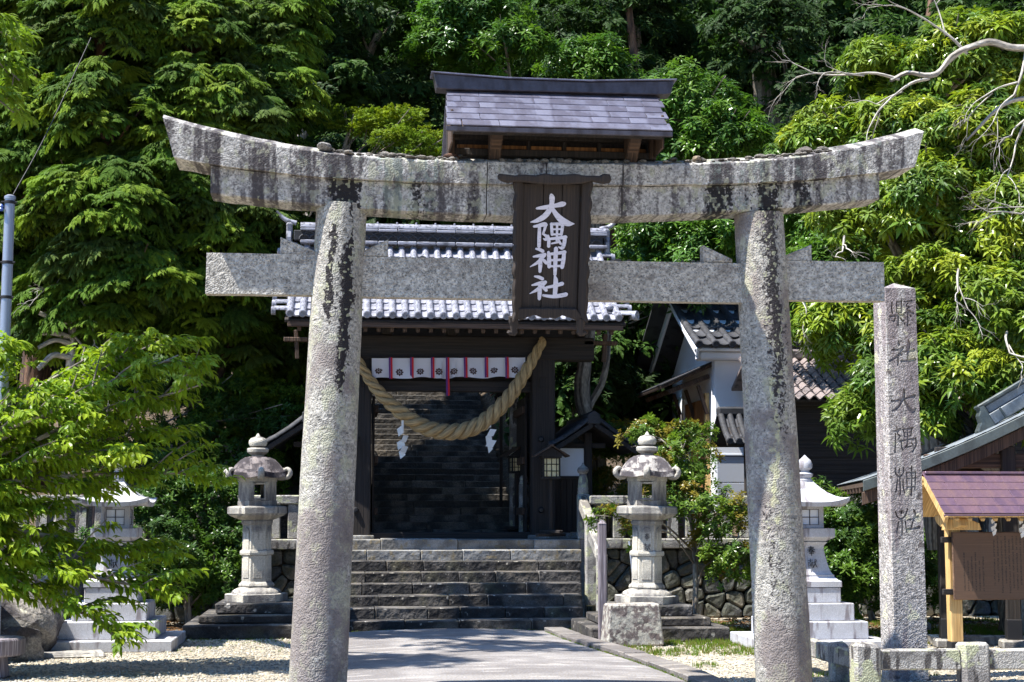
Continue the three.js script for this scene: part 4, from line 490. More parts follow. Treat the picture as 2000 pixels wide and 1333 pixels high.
// ---------------------------------------------------------------- lamps by the gate
function gableLamp(label, x, y, z, { h = 0.3, w = 0.25, post = 0.84, base = true, roofW = 0.5, turn = 0 } = {}) {
  const g = thing('wooden_lantern', label, 'lantern', [x, y - post, z], turn); part('pole', cbox(0.05, post, 0.05, 0.006), darkWood, g);
  if (base) for (const a of [0, Math.PI / 2]) { part('cross_foot', cbox(0.5, 0.045, 0.07, 0.008), darkWood, g, [0, 0.004 + (a ? 0.047 : 0), 0], [0, a + 0.5, 0]); }
  const box = sub('lamp_box', g, [0, post, 0]); part('lamp_floor', cbox(w * 1.02, 0.03, w * 1.02, 0.004), darkWood, box); part('lamp_head', cbox(w * 1.16, 0.025, w * 1.16, 0.004), darkWood, box, [0, h, 0]);
  for (const [i, s] of [[0, -1], [0, 1], [1, -1], [1, 1]]) { const f = (u, v, d) => i ? [s * d, v, u] : [u, v, s * d], rot = i ? [0, Math.PI / 2, 0] : [0, 0, 0]; part('paper_pane', cbox(w * 0.84, h - 0.05, 0.004, 0.001), lampPaper, box, f(0, 0.04, w * 0.42), rot); for (const q of [-1, 0, 1]) part('glazing_bar', cbox(0.012, h - 0.03, 0.012, 0.001), darkWood, box, f(q * w * 0.28, 0.03, w * 0.44)); for (const q of [0.36, 0.68]) part('glazing_bar', cbox(w * 0.84, 0.012, 0.01, 0.001), darkWood, box, f(0, h * q, w * 0.445), rot); }
  for (const a of [-1, 1]) for (const b of [-1, 1]) part('corner_post', cbox(0.022, h - 0.03, 0.022, 0.003), darkWood, box, [a * w * 0.46, 0.03, b * w * 0.46]);
  const rf = sub('lamp_roof', g, [0, post + h + 0.025, 0]); for (const s of [-1, 1]) part('roof_board', cbox(roofW * 0.6, 0.018, w * 1.7, 0.003, { mid: true }), agedWood, rf, [s * roofW * 0.245, roofW * 0.15, 0], [0, 0, -s * 0.55]); part('ridge_strip', cbox(0.05, 0.03, w * 1.75, 0.004), agedWood, rf, [0, roofW * 0.27, 0]); part('gable_panel', prism([[-roofW * 0.36, 0.0], [roofW * 0.36, 0.0], [0, roofW * 0.26]], 0.012, 0), darkWood, rf, [0, 0, w * 0.62]); return g;
}
gableLamp('wooden lantern with paper panes on a cross-footed pole beside the gate post', 1.22, 1.96, -9.3, { post: 0.82 });
gableLamp('dim wooden lantern at the edge of the long stairs behind the gate post', 0.9, 2.08, -10.85, { post: 0.9, w: 0.2, h: 0.24, roofW: 0.42, turn: 0.2 });
gableLamp('small dark lantern high on a pole beside the long stairs', 0.82, 3.15, -12.4, { post: 1.7, w: 0.18, h: 0.22, roofW: 0.34, base: false });
{ const g = thing('dedication_post', 'pale stone post with two dark characters beside the long stairs', 'stone post', [0.97, 1.11, -10.45]); part('shaft', cbox(0.15, 0.8, 0.13, 0.012), lichened, g); part('collar', turned([[0.07, 0], [0.075, 0.02], [0.06, 0.05], [0.065, 0.06]], 14), lichened, g, [0, 0.8, 0]); part('finial', turned([[0.062, 0], [0.066, 0.03], [0.045, 0.065], [1e-4, 0.075]], 14), lichened, g, [0, 0.86, 0]); dedication.forEach((d, i) => part('character', raised(d, 0.0012, 0.002, 50, 50), iron, g, [0, 0.47 - i * 0.22, 0.064])); }
{ const g = thing('stone_post', 'slender pale stone post standing behind the gate by the stairs', 'stone post', [0.93, 1.11, -11.5]); part('shaft', cbox(0.13, 2.15, 0.13, 0.012), lichened, g); part('cap', cbox(0.16, 0.07, 0.16, 0.02, { taper: 0.6 }), lichened, g, [0, 2.15, 0]); }

// ---------------------------------------------------------------- gabled wing walls beside the gate
for (const s of [1, -1]) {
  const cx = -0.17, g = thing('wing_wall', s > 0 ? 'small tiled wing wall with white plaster panel right of the gate' : 'small tiled wing wall in the shade left of the gate', 'wall', [cx, 1.11, -9.95]); const X = (x) => s * (x - cx);
  part('plaster_panel', cbox(0.44, 0.44, 0.08, 0.006), plaster, g, [X(1.58), 0.88, 0]); for (let i = 0; i < 5; i++) part('board', cbox(0.086, 0.78, 0.05, 0.005, { off: [i * 0.2, 0.1 * i] }), charWood, g, [X(1.405 + i * 0.089), 0.09, 0.02]); part('rail', cbox(0.46, 0.05, 0.1, 0.006, { turn: true }), charWood, g, [X(1.58), 0.86, 0.01]); part('sill', cbox(0.5, 0.08, 0.14, 0.006, { turn: true }), landing, g, [X(1.6), 0, 0.01]);
  part('corner_post', cbox(0.115, 1.55, 0.13, 0.008), darkWood, g, [X(1.86), 0, 0.03]); part('side_wall', cbox(0.06, 1.4, 1.6, 0.008), plaster, g, [X(1.86), 0, -0.86]); part('tie_beam', cbox(0.75, 0.08, 0.1, 0.008, { turn: true }), darkWood, g, [X(1.75), 1.32, 0.02]);
  const roof = sub('roof', g, [X(1.9), 0, -0.8]); for (const q of [-1, 1]) { const sl = new THREE.Group(); sl.name = 'slope'; const before = []; const side = { add: (m) => before.push(m) }; tileSlope(side, { x0: -1.15, x1: 1.15, y0: 1.7, z0: 0.05, y1: 1.32, z1: 0.62, pitch: 0.23, rows: 3, mats: tileDark, r: 0.055, seed: 9 + q, sag: 0.03 }); for (const m of before) { const p = m.position.clone(); const e = new THREE.Matrix4().makeRotationY(q * Math.PI / 2); m.updateMatrix(); m.matrix.premultiply(e); m.matrix.decompose(m.position, m.quaternion, m.scale); roof.add(m); } part('roof_deck', cbox(0.7, 0.04, 2.3, 0.006, { mid: true }), darkWood, roof, [q * 0.32, 1.46, 0], [0, 0, -q * 0.58]); part('barge_board', cbox(0.74, 0.07, 0.035, 0.006, { mid: true }), darkWood, roof, [q * 0.33, 1.45, 1.17], [0, 0, -q * 0.58]); }
  for (let i = 0; i < 8; i++) part('ridge_roll', coverTile(0.07, 0.3), tileDark[i % 2], roof, [0, 1.79, -1.02 + i * 0.29]); part('ridge_core', cbox(0.14, 0.12, 2.3, 0.01), tileDark[0], roof, [0, 1.68, 0]); part('ridge_end_tile', prism([[-0.1, 0], [0.1, 0], [0.09, 0.14], [0, 0.2], [-0.09, 0.14]], 0.05, 0.012), tileDark[1], roof, [0, 1.66, 1.18]);
}

// ---------------------------------------------------------------- hexagonal stone lanterns on stepped bases
function hexLantern(label, pos, turn, roofTone, tilt) {
  const g = thing('stone_lantern', label, 'stone lantern', pos, 0), R = (r, y) => [r, y], c = carved, d = tone(carvedDark, roofTone), base = sub('stepped_base', g); let y = 0;
  for (const [w, h, m] of [[1.62, 0.175, steps[1]], [1.28, 0.095, steps[3]], [0.92, 0.125, steps[0]]]) { part('base_slab', cbox(w, h - 0.002, w, 0.014, { jitter: 0.008, seed: w * 100 | 0, off: [w, w * 2] }), m, base, [0, y, 0]); y += h; }
  const top = sub('lantern_body', g, [0, y, 0], turn); top.rotation.z = tilt;
  part('plinth', squareLoft([[0.33, 0], [0.335, 0.01], [0.335, 0.095], [0.325, 0.102], [0, 0.102]], 6), c, top);
  const lotus = (() => { const q = new THREE.SphereGeometry(1, 48, 10, 0, Math.PI * 2, 0, Math.PI / 2), p = q.attributes.position; for (let i = 0; i < p.count; i++) { const x = p.getX(i), yy = p.getY(i), z = p.getZ(i), a = Math.atan2(x, z), f = 1 + 0.045 * Math.abs(Math.sin(a * 6)) * (1 - yy); p.setXYZ(i, x * 0.3 * f, yy * 0.1, z * 0.3 * f); } q.computeVertexNormals(); return boxUV(q); })(); part('lotus_base', lotus, c, top, [0, 0.102, 0]);
  part('shaft', squareLoft([[0.185, 0.18], [0.192, 0.2], [0.18, 0.225], [0.158, 0.25], [0.156, 0.56], [0.178, 0.575], [0.182, 0.6], [0.178, 0.625], [0.155, 0.64], [0.152, 0.94], [0.165, 0.955], [0.17, 0.985], [0.16, 1.0], [0, 1.0]], 6), c, top);
  for (let k = 0; k < 6; k++) { const a = k * Math.PI / 3; part('panel', prism([[-0.058, 0.29], [0.058, 0.29], [0.058, 0.86], [0.04, 0.9], [0, 0.915], [-0.04, 0.9], [-0.058, 0.86]], 0.014, 0.005), c, top, [Math.sin(a) * 0.159, 0, Math.cos(a) * 0.159], [0, a, 0]); }
  part('platform', squareLoft([[0.17, 1.0], [0.22, 1.02], [0.3, 1.06], [0.305, 1.075], [0.318, 1.08], [0.318, 1.15], [0.31, 1.165], [0.22, 1.175], [0, 1.175]], 6), c, top);
  // fire box: six corner pieces around open windows
  const fb = sub('fire_box', top, [0, 1.175, 0]); part('fire_floor', squareLoft([[0.21, 0], [0.21, 0.06], [0, 0.06]], 6), c, fb); part('fire_ceiling', squareLoft([[0.14, 0.29], [0.21, 0.295], [0.215, 0.36], [0, 0.36]], 6), c, fb);
  for (let k = 0; k < 6; k++) { const a = k * Math.PI / 3; if (k % 3 === 0) for (const s of [-1, 1]) part('fire_jamb', cbox(0.058, 0.24, 0.07, 0.008), c, fb, [Math.sin(a) * 0.172 + Math.cos(a) * s * 0.088, 0.058, Math.cos(a) * 0.172 - Math.sin(a) * s * 0.088], [0, a, 0]); else part('fire_wall', cbox(0.225, 0.24, 0.05, 0.006), c, fb, [Math.sin(a) * 0.182, 0.058, Math.cos(a) * 0.182], [0, a, 0]); if (k % 3 === 0) part('window_frame', prism([[-0.085, 0], [0.085, 0], [0.085, 0.22], [-0.085, 0.22]], 0.02, 0.004, { holes: [[[-0.062, 0.025], [-0.062, 0.195], [0.062, 0.195], [0.062, 0.025]]] }), c, fb, [Math.sin(a) * 0.213, 0.066, Math.cos(a) * 0.213], [0, a, 0]); }
  // roof: six swept sides, a scroll at every corner
  const rf = sub('lantern_roof', top, [0, 1.53, 0]); { const P = [], N = 72, prof = [[0.02, 0.258, 0], [0.1, 0.256, 0], [0.16, 0.243, 0.02], [0.215, 0.212, 0.04], [0.262, 0.155, 0.07], [0.295, 0.095, 0.11], [0.34, 0.05, 0.15], [0.352, -0.015, 0.16], [0.3, -0.015, 0.1], [0.2, 0, 0]]; const q = (k, j) => { const a = j / N * Math.PI * 2, w = Math.cos(a * 6) * 0.5 + 0.5, [r, y, e] = prof[k]; const rr = r * (1 + e * w), lift = e * w * 0.12 * (k > 3 ? 1 : 0.2); return [Math.sin(a) * rr, y + lift, Math.cos(a) * rr]; }; for (let k = 0; k < prof.length - 1; k++) for (let j = 0; j < N; j++) { const a = q(k, j), b = q(k, j + 1), e = q(k + 1, j + 1), f = q(k + 1, j); P.push(...a, ...f, ...e, ...a, ...e, ...b); } let m = tris(P); m = toCreasedNormals(mergeVertices(new THREE.BufferGeometry().setAttribute('position', m.attributes.position), 1e-4), 0.6); part('roof_stone', boxUV(m), d, rf); }
  for (let k = 0; k < 6; k++) { const a = k * Math.PI / 3, pts = []; for (let i = 0; i <= 20; i++) { const t = i / 20, th = -1.9 + t * 6.2, r = lerp(0.068, 0.016, t); pts.push([r * Math.cos(th), r * Math.sin(th) , 0]); } const sc = tube([[-0.11, -0.03, 0], [-0.06, -0.062, 0], ...pts], [0.026, 0.03, 0.03, 0.028, 0.024, 0.016], 8, 44); const m = part('scroll', sc, c, rf, [Math.sin(a) * 0.385, 0.055, Math.cos(a) * 0.385]); m.rotation.y = a - Math.PI / 2; m.scale.z = 1.35; }
  part('finial_ring', turned([[0.07, 0.25], [0.08, 0.275], [0.1, 0.285], [0.13, 0.31], [0.135, 0.345], [0.125, 0.36], [0.08, 0.368], [0.05, 0.37]], 24), c, rf); part('finial_jewel', turned([[0.05, 0.365], [0.1, 0.385], [0.115, 0.42], [0.11, 0.455], [0.085, 0.485], [0.03, 0.505], [0.01, 0.54], [1e-4, 0.55]], 24), c, rf);
  // dedication carved in the front panel
  if (turn < 0) dedication.forEach((q, i) => { const m = part('character', raised(q, 0.0009, 0.0015, 50, 50), carvedDark, top, [0, 0.8 - i * 0.12, 0.167]); });
  return g;
}
hexLantern('weathered hexagonal stone lantern behind the left pillar beside the dark bushes', [-2.78, 0, -6.85], 0.16, 0xb4aeb4, 0.008);
hexLantern('pale hexagonal stone lantern between the stairs and the leafy shrub', [1.93, 0, -5.9], -0.2, 0xffffff, -0.012);

// ---------------------------------------------------------------- newer square lanterns of pale polished granite
function squareLantern(label, pos) {
  const g = thing('granite_lantern', label, 'stone lantern', pos), m = fineGranite; let y = 0; const base = sub('stepped_base', g);
  for (const [w, h] of [[1.43, 0.122], [1.03, 0.19], [0.8, 0.19], [0.58, 0.17]]) { part('base_block', cbox(w, h - 0.003, w, 0.008, { off: [w, w] }), m, base, [0, y, 0]); y += h; }
  part('shoe', squareLoft([[0.3, y], [0.3, y + 0.06], [0.27, y + 0.075], [0.235, y + 0.11], [0, y + 0.11]]), m, g); y += 0.1;
  const prof = []; for (let i = 0; i <= 10; i++) { const t = i / 10; prof.push([lerp(0.225, 0.135, Math.pow(t, 0.62)) + (t > 0.86 ? (t - 0.86) * 0.35 : 0), y + 0.03 + t * 0.36]); } part('shaft', squareLoft([[0.235, y], [0.235, y + 0.03], ...prof, [0, y + 0.39]]), m, g);
  dedication.forEach((d, i) => part('character', raised(d, 0.00105, 0.002, 50, 50), iron, g, [0.0, y + 0.29 - i * 0.135, lerp(0.165, 0.205, i)], [-0.2, 0, 0])); y += 0.39;
  part('platform', squareLoft([[0.16, y], [0.2, y + 0.025], [0.245, y + 0.05], [0.25, y + 0.06], [0.25, y + 0.15], [0, y + 0.15]]), m, g); y += 0.15;
  const fb = sub('fire_box', g, [0, y, 0]); part('box_core', cbox(0.26, 0.24, 0.26, 0.004), std({ color: 0xd9dde6, roughness: 0.6 }), fb, [0, 0.002, 0]); for (let k = 0; k < 4; k++) { const f = sub('window', fb, [0, 0, 0], k * Math.PI / 2); part('window_frame', prism([[-0.155, 0.002], [0.155, 0.002], [0.155, 0.245], [-0.155, 0.245]], 0.03, 0.004, { holes: [[[-0.1, 0.04], [-0.1, 0.21], [0.1, 0.21], [0.1, 0.04]]] }), m, f, [0, 0, 0.142]); part('glazing_bar', cbox(0.008, 0.17, 0.006, 0.001), iron, f, [0, 0.04, 0.138]); part('glazing_bar', cbox(0.2, 0.008, 0.006, 0.001), iron, f, [0, 0.12, 0.1385]); for (const s of [-1, 1]) { part('window_edge', cbox(0.008, 0.178, 0.008, 0.001), iron, f, [s * 0.1, 0.036, 0.15]); part('window_edge', cbox(0.208, 0.008, 0.008, 0.001), iron, f, [0, s > 0 ? 0.206 : 0.036, 0.1505]); } } y += 0.245;
  // roof: four concave slopes, corners turned up
  { const P = [], n = 16, q = (t, s, k) => { const r = lerp(0.06, 0.385, t), c = Math.abs(s) ** 3 * t * t, h = 0.245 * (1 - t) ** 1.7 + 0.045 + 0.06 * c; const X = s * r * (1 + 0.02 * c), Z = r; const a = k * Math.PI / 2; return [X * Math.cos(a) + Z * Math.sin(a), h, -X * Math.sin(a) + Z * Math.cos(a)]; }; for (let k = 0; k < 4; k++) for (let i = 0; i < 8; i++) for (let j = 0; j < n; j++) { const S = (v) => v / n * 2 - 1, a = q(i / 8, S(j), k), b = q(i / 8, S(j + 1), k), c = q((i + 1) / 8, S(j + 1), k), d = q((i + 1) / 8, S(j), k); P.push(...a, ...d, ...c, ...a, ...c, ...b); if (i === 7) { const e = [d[0] * 0.97, d[1] - 0.05, d[2] * 0.97], f = [c[0] * 0.97, c[1] - 0.05, c[2] * 0.97], o = [d[0] * 0.4, 0.01, d[2] * 0.4], p = [c[0] * 0.4, 0.01, c[2] * 0.4]; P.push(...d, ...e, ...f, ...d, ...f, ...c, ...e, ...o, ...p, ...e, ...p, ...f); } } part('lantern_roof', boxUV(toCreasedNormals(tris(P), 0.5)), m, g, [0, y, 0]); }
  part('finial', turned([[0.075, 0], [0.08, 0.03], [0.06, 0.045], [0.085, 0.07], [0.09, 0.095], [0.05, 0.115], [0.045, 0.13], [0.08, 0.16], [0.086, 0.2], [0.07, 0.245], [0.025, 0.285], [1e-4, 0.31]], 24), m, g, [0, y + 0.27, 0]);
  return g;
}
squareLantern('new pale granite lantern half hidden behind the cherry branches', [-4.25, 0, -5.2]);
squareLantern('new pale granite lantern beside the right pillar in front of the clipped bush', [3.46, 0, -4.38]);

// ---------------------------------------------------------------- stones and posts along the right of the stairs
{
  const g = thing('stair_balustrade', 'worn stone balustrade with jar-topped newel beside the stairs', 'balustrade'); const onion = [[0.075, 0], [0.082, 0.03], [0.074, 0.06], [0.08, 0.075], [0.074, 0.1], [0.07, 0.2], [0.055, 0.27], [0.05, 0.29], [0.075, 0.31], [0.085, 0.345], [0.07, 0.38], [0.03, 0.41], [0.012, 0.44], [1e-4, 0.455]];
  const newel = sub('newel', g, [1.69, 1.105, -9.3]); part('newel_shaft', cbox(0.165, 0.64, 0.165, 0.012), lichened, newel); part('newel_finial', turned(onion, 20), lichened, newel, [0, 0.64, 0]);
  part('sloping_rail', cbox(0.13, 0.15, 1.35, 0.014, { mid: true }), tone(lichened, 0xf2efe8), g, [1.66, 1.42, -8.62], [0.36, 0, 0]);
  part('baluster_post', cbox(0.155, 1.18, 0.155, 0.014, { off: [0.3, 0.2] }), lichened, g, [1.6, 0.24, -8.05]); part('post_point', turned([[0.108, 0], [0.104, 0.01], [0.0, 0.045]], 4, Math.PI / 4), lichened, g, [1.6, 1.42, -8.05]);
  part('lower_rail', cbox(0.11, 0.16, 0.72, 0.02, { mid: true, jitter: 0.01 }), carved, g, [1.6, 1.07, -7.6], [0.34, 0, 0]);
  part('lower_post', cbox(0.145, 0.8, 0.14, 0.018, { jitter: 0.006, off: [0.6, 0.4] }), lichened, g, [1.6, 0.16, -7.18]); part('footing', cbox(0.26, 0.17, 0.4, 0.03, { jitter: 0.02 }), landing, g, [1.6, 0, -7.2]); part('footing', cbox(0.2, 0.25, 0.3, 0.012, { jitter: 0.01, off: [0.2, 0] }), carved, g, [1.42, 0, -6.3]);
  const l = thing('stair_balustrade', 'shaded stone newel at the head of the stairs behind the left pillar', 'balustrade'); part('newel_shaft', cbox(0.165, 0.64, 0.165, 0.012), lichened, l, [-2.03, 1.105, -9.3]); part('newel_finial', turned(onion, 20), lichened, l, [-2.03, 1.745, -9.3]); part('baluster_post', cbox(0.155, 1.1, 0.155, 0.014), lichened, l, [-2.03, 0.1, -8.0]); part('sloping_rail', cbox(0.13, 0.15, 1.35, 0.014, { mid: true }), lichened, l, [-2.03, 1.36, -8.65], [0.4, 0, 0]);
  const st = thing('wooden_stake', 'weathered grey wooden stake with a pointed top beside the stone block', 'stake', [1.245, 0, -5.05]); part('shaft', cbox(0.092, 1.36, 0.085, 0.006), greyWood, st); part('point', turned([[0.064, 0], [0.0, 0.045]], 4, Math.PI / 4), greyWood, st, [0, 1.36, 0]);
  lone('stone_block', (() => { const q = cbox(0.66, 0.465, 0.42, 0.02, { taper: 0.9, jitter: 0.012, seed: 5 }); return q; })(), std({ map: tex(512, 512, (u, v) => { const a = fbm(u * 15, v * 15, 5, 611, 15), b = fbm(u * 22, v * 22, 4, 615, 22); let c = mixc([150, 146, 137], [98, 88, 85], sstep(a, 0.4, 0.66)); c = mixc(c, [176, 172, 158], sstep(b, 0.55, 0.64) * 0.8); return mulc(c, 0.84 + 0.32 * noise(u * 150, v * 150, 617, 150)); }, { size: [0.9, 0.9] }), bumpMap: stepBump, bumpScale: 0.012 }), 'squat lichen-mottled stone block in front of the pale hexagonal lantern', 'stone block', [1.53, 0, -4.75], [0, 0.02, 0]);
  const pp = thing('drain_pipes', 'pair of thin grey drain pipes on the stone wall behind the wooden stake', 'pipes'); part('pipe', tube([[2.28, 1.08, -8.9], [2.29, 0.8, -8.8], [2.34, 0.05, -8.7]], [0.014, 0.014, 0.014], 8, 12), zinc, pp); part('pipe', tube([[2.4, 0.95, -8.95], [2.4, 0.9, -8.8], [2.4, 0.75, -8.76], [2.41, 0.05, -8.72]], [0.036, 0.036, 0.036, 0.036], 10, 16), zinc, pp);
}

// ---------------------------------------------------------------- white storehouse
{
  const g = thing('storehouse', 'white plastered storehouse with black tiled roof and brown wooden door', 'storehouse', [4.32, TERR, -12.05]); const H = 2.92, Wd = 4.2, Dp = 3.2;
  part('front_wall', cbox(Wd, H - 1.3, 0.1, 0.01), plaster, g, [Wd / 2, 1.3, -0.05]); part('side_wall', cbox(0.1, H - 0.02, Dp, 0.01), plaster, g, [0.05, 0.01, -Dp / 2 - 0.101]); part('rear_wall', cbox(Wd, H, 0.1, 0.01), plaster, g, [Wd / 2, 0, -Dp]);
  for (let i = 0; i < 8; i++) for (let k = 0; k < 3; k++) part('wainscot_panel', cbox(0.5, 0.42, 0.1, 0.006), wainscot, g, [0.27 + i * 0.512, 0.005 + k * 0.43, -0.05]); part('string_course', cbox(Wd, 0.03, 0.13, 0.006), wainscot, g, [Wd / 2, 1.296, -0.045]);
  part('gable_wall', (() => { const q = prism([[0, 0], [Dp, 0], [Dp / 2, 1.02]], 0.09, 0.004); q.rotateY(Math.PI / 2); return q; })(), plaster, g, [0.05, H - 0.02, -0.02]);
  part('eave_cove', cbox(Wd + 0.5, 0.14, 0.34, 0.03), plaster, g, [Wd / 2 - 0.05, H - 0.06, 0.06]);
  const roof = sub('roof', g, [-0.36, 0, 0]); tileSlope(roof, { x0: 0, x1: Wd + 0.5, y0: H + 1.18, z0: -Dp / 2, y1: H + 0.14, z1: 0.42, pitch: 0.27, rows: 5, mats: tileDark, r: 0.06, seed: 21 }); part('rear_slope', cbox(Wd + 0.6, 0.05, 2.3, 0.01, { mid: true }), tileDark[0], roof, [Wd / 2, H + 0.65, -Dp / 2 - 0.98], [-0.49, 0, 0]); part('roof_deck', cbox(Wd + 0.5, 0.05, 2.2, 0.01, { mid: true }), plaster, roof, [Wd / 2 + 0.2, H + 0.6, -Dp / 2 + 0.98], [0.49, 0, 0]);
  for (const [ry, rz] of [[0.07, 0.36], [0.16, 0.28], [0.25, 0.2]]) part('ridge_course', cbox(Wd + 0.4, 0.08, rz, 0.012), tileDark[1], roof, [Wd / 2 + 0.3, H + 1.1 + ry, -Dp / 2]); for (const s of [1, -1]) part('barge_board', cbox(0.05, 0.14, 2.2, 0.01, { mid: true }), plaster, roof, [-0.0, H + 0.56, -Dp / 2 + s * 0.98], [s * 0.49, 0, 0]);
  const d = sub('door', g, [-0.03, 0, -1.25]); for (let i = 0; i < 6; i++) part('door_board', cbox(0.05, 2.25, 0.245, 0.006, { off: [i * 0.3, 0] }), doorWood, d, [0, 0.02, -0.62 + i * 0.25]); part('door_jamb', cbox(0.08, 2.35, 0.1, 0.006), paleWood, d, [-0.005, 0.01, 0.82]); part('door_jamb', cbox(0.08, 2.35, 0.1, 0.006), plaster, d, [-0.005, 0.01, -0.82]);
  const pr = sub('porch_roof', g, [0, 0, -1.3]); part('porch_deck', cbox(0.95, 0.05, 2.2, 0.01, { mid: true }), agedWood, pr, [-0.42, 2.62, 0], [0, 0, 0.42]); part('porch_sheet', cbox(0.98, 0.03, 2.24, 0.006, { mid: true }), tileDark[1], pr, [-0.42, 2.662, 0], [0, 0, 0.42]); for (const z of [-0.95, 0, 0.95]) { part('porch_bracket', cbox(0.75, 0.08, 0.07, 0.008, { mid: true }), agedWood, pr, [-0.36, 2.5, z], [0, 0, 0.38]); part('porch_strut', cbox(0.06, 0.5, 0.06, 0.008), agedWood, pr, [-0.05, 2.0, z], [0, 0, 0.3]); }
}
// ---------------------------------------------------------------- low tiled wall roof in front of the storehouse
{ const g = thing('garden_gate', 'low dark tiled garden gate in front of the white storehouse', 'gate', [4.05, TERR, -10.5]); const roof = sub('roof', g, [0, 0, 0]); tileSlope(roof, { x0: 0, x1: 1.4, y0: 1.86, z0: -0.1, y1: 1.42, z1: 0.42, pitch: 0.14, rows: 3, mats: tileDark, r: 0.05, seed: 31 }); part('rear_slope', cbox(1.5, 0.04, 0.72, 0.008, { mid: true }), tileDark[0], roof, [0.7, 1.64, -0.42], [-0.7, 0, 0]); part('ridge_roll', cbox(1.5, 0.14, 0.16, 0.03), tileDark[1], roof, [0.7, 1.86, -0.12]); part('roof_deck', cbox(1.46, 0.03, 0.7, 0.006, { mid: true }), darkWood, roof, [0.7, 1.6, 0.15], [0.7, 0, 0]); for (const x of [0.42, 1.2]) part('post', cbox(0.1, 1.7, 0.1, 0.008), darkWood, g, [x, 0, -0.12]); part('cross_beam', cbox(1.3, 0.09, 0.1, 0.008, { turn: true }), darkWood, g, [0.75, 1.4, -0.1]); for (let i = 0; i < 6; i++) part('board', cbox(0.105, 1.3, 0.03, 0.004), charWood, g, [0.53 + i * 0.11, 0.05, -0.13]); }
// ---------------------------------------------------------------- dark boarded building
{
  const g = thing('boarded_shed', 'dark weatherboarded building with grey-brown wave tiles beyond the railing', 'building', [4.85, TERR, -9.95]); const W = 4.2;
  for (let i = 0; i < 17; i++) part('weatherboard', cbox(W, 0.122, 0.03, 0.004, { turn: true, off: [i * 0.37, i * 0.23] }), charWood, g, [W / 2, i * 0.12, 0.015 - (i % 2) * 0.002], [-0.06, 0, 0]); part('corner_post', cbox(0.1, 2.05, 0.1, 0.006), darkWood, g, [0, 0, 0]); part('side_wall', cbox(0.06, 2.05, 2.4, 0.006), charWood, g, [0.0, 0, -1.3]); part('eave_beam', cbox(W + 0.4, 0.1, 0.1, 0.008, { turn: true }), darkWood, g, [W / 2, 1.97, 0.2]);
  const roof = sub('roof', g); tileSlope(roof, { x0: -0.35, x1: W + 0.2, y0: 2.82, z0: -1.2, y1: 2.06, z1: 0.38, pitch: 0.165, rows: 8, mats: tileBrown, kind: 'wave', seed: 41, sag: 0.02 }); part('roof_deck', cbox(W + 0.5, 0.04, 1.72, 0.006, { mid: true }), darkWood, roof, [W / 2, 2.4, -0.42], [0.45, 0, 0]); part('rear_slope', cbox(W + 0.5, 0.05, 1.75, 0.006, { mid: true }), tileBrown[0], roof, [W / 2, 2.45, -1.98], [-0.45, 0, 0]); part('ridge_roll', cbox(W + 0.4, 0.16, 0.18, 0.03), tileBrown[1], roof, [W / 2, 2.8, -1.2]);
}
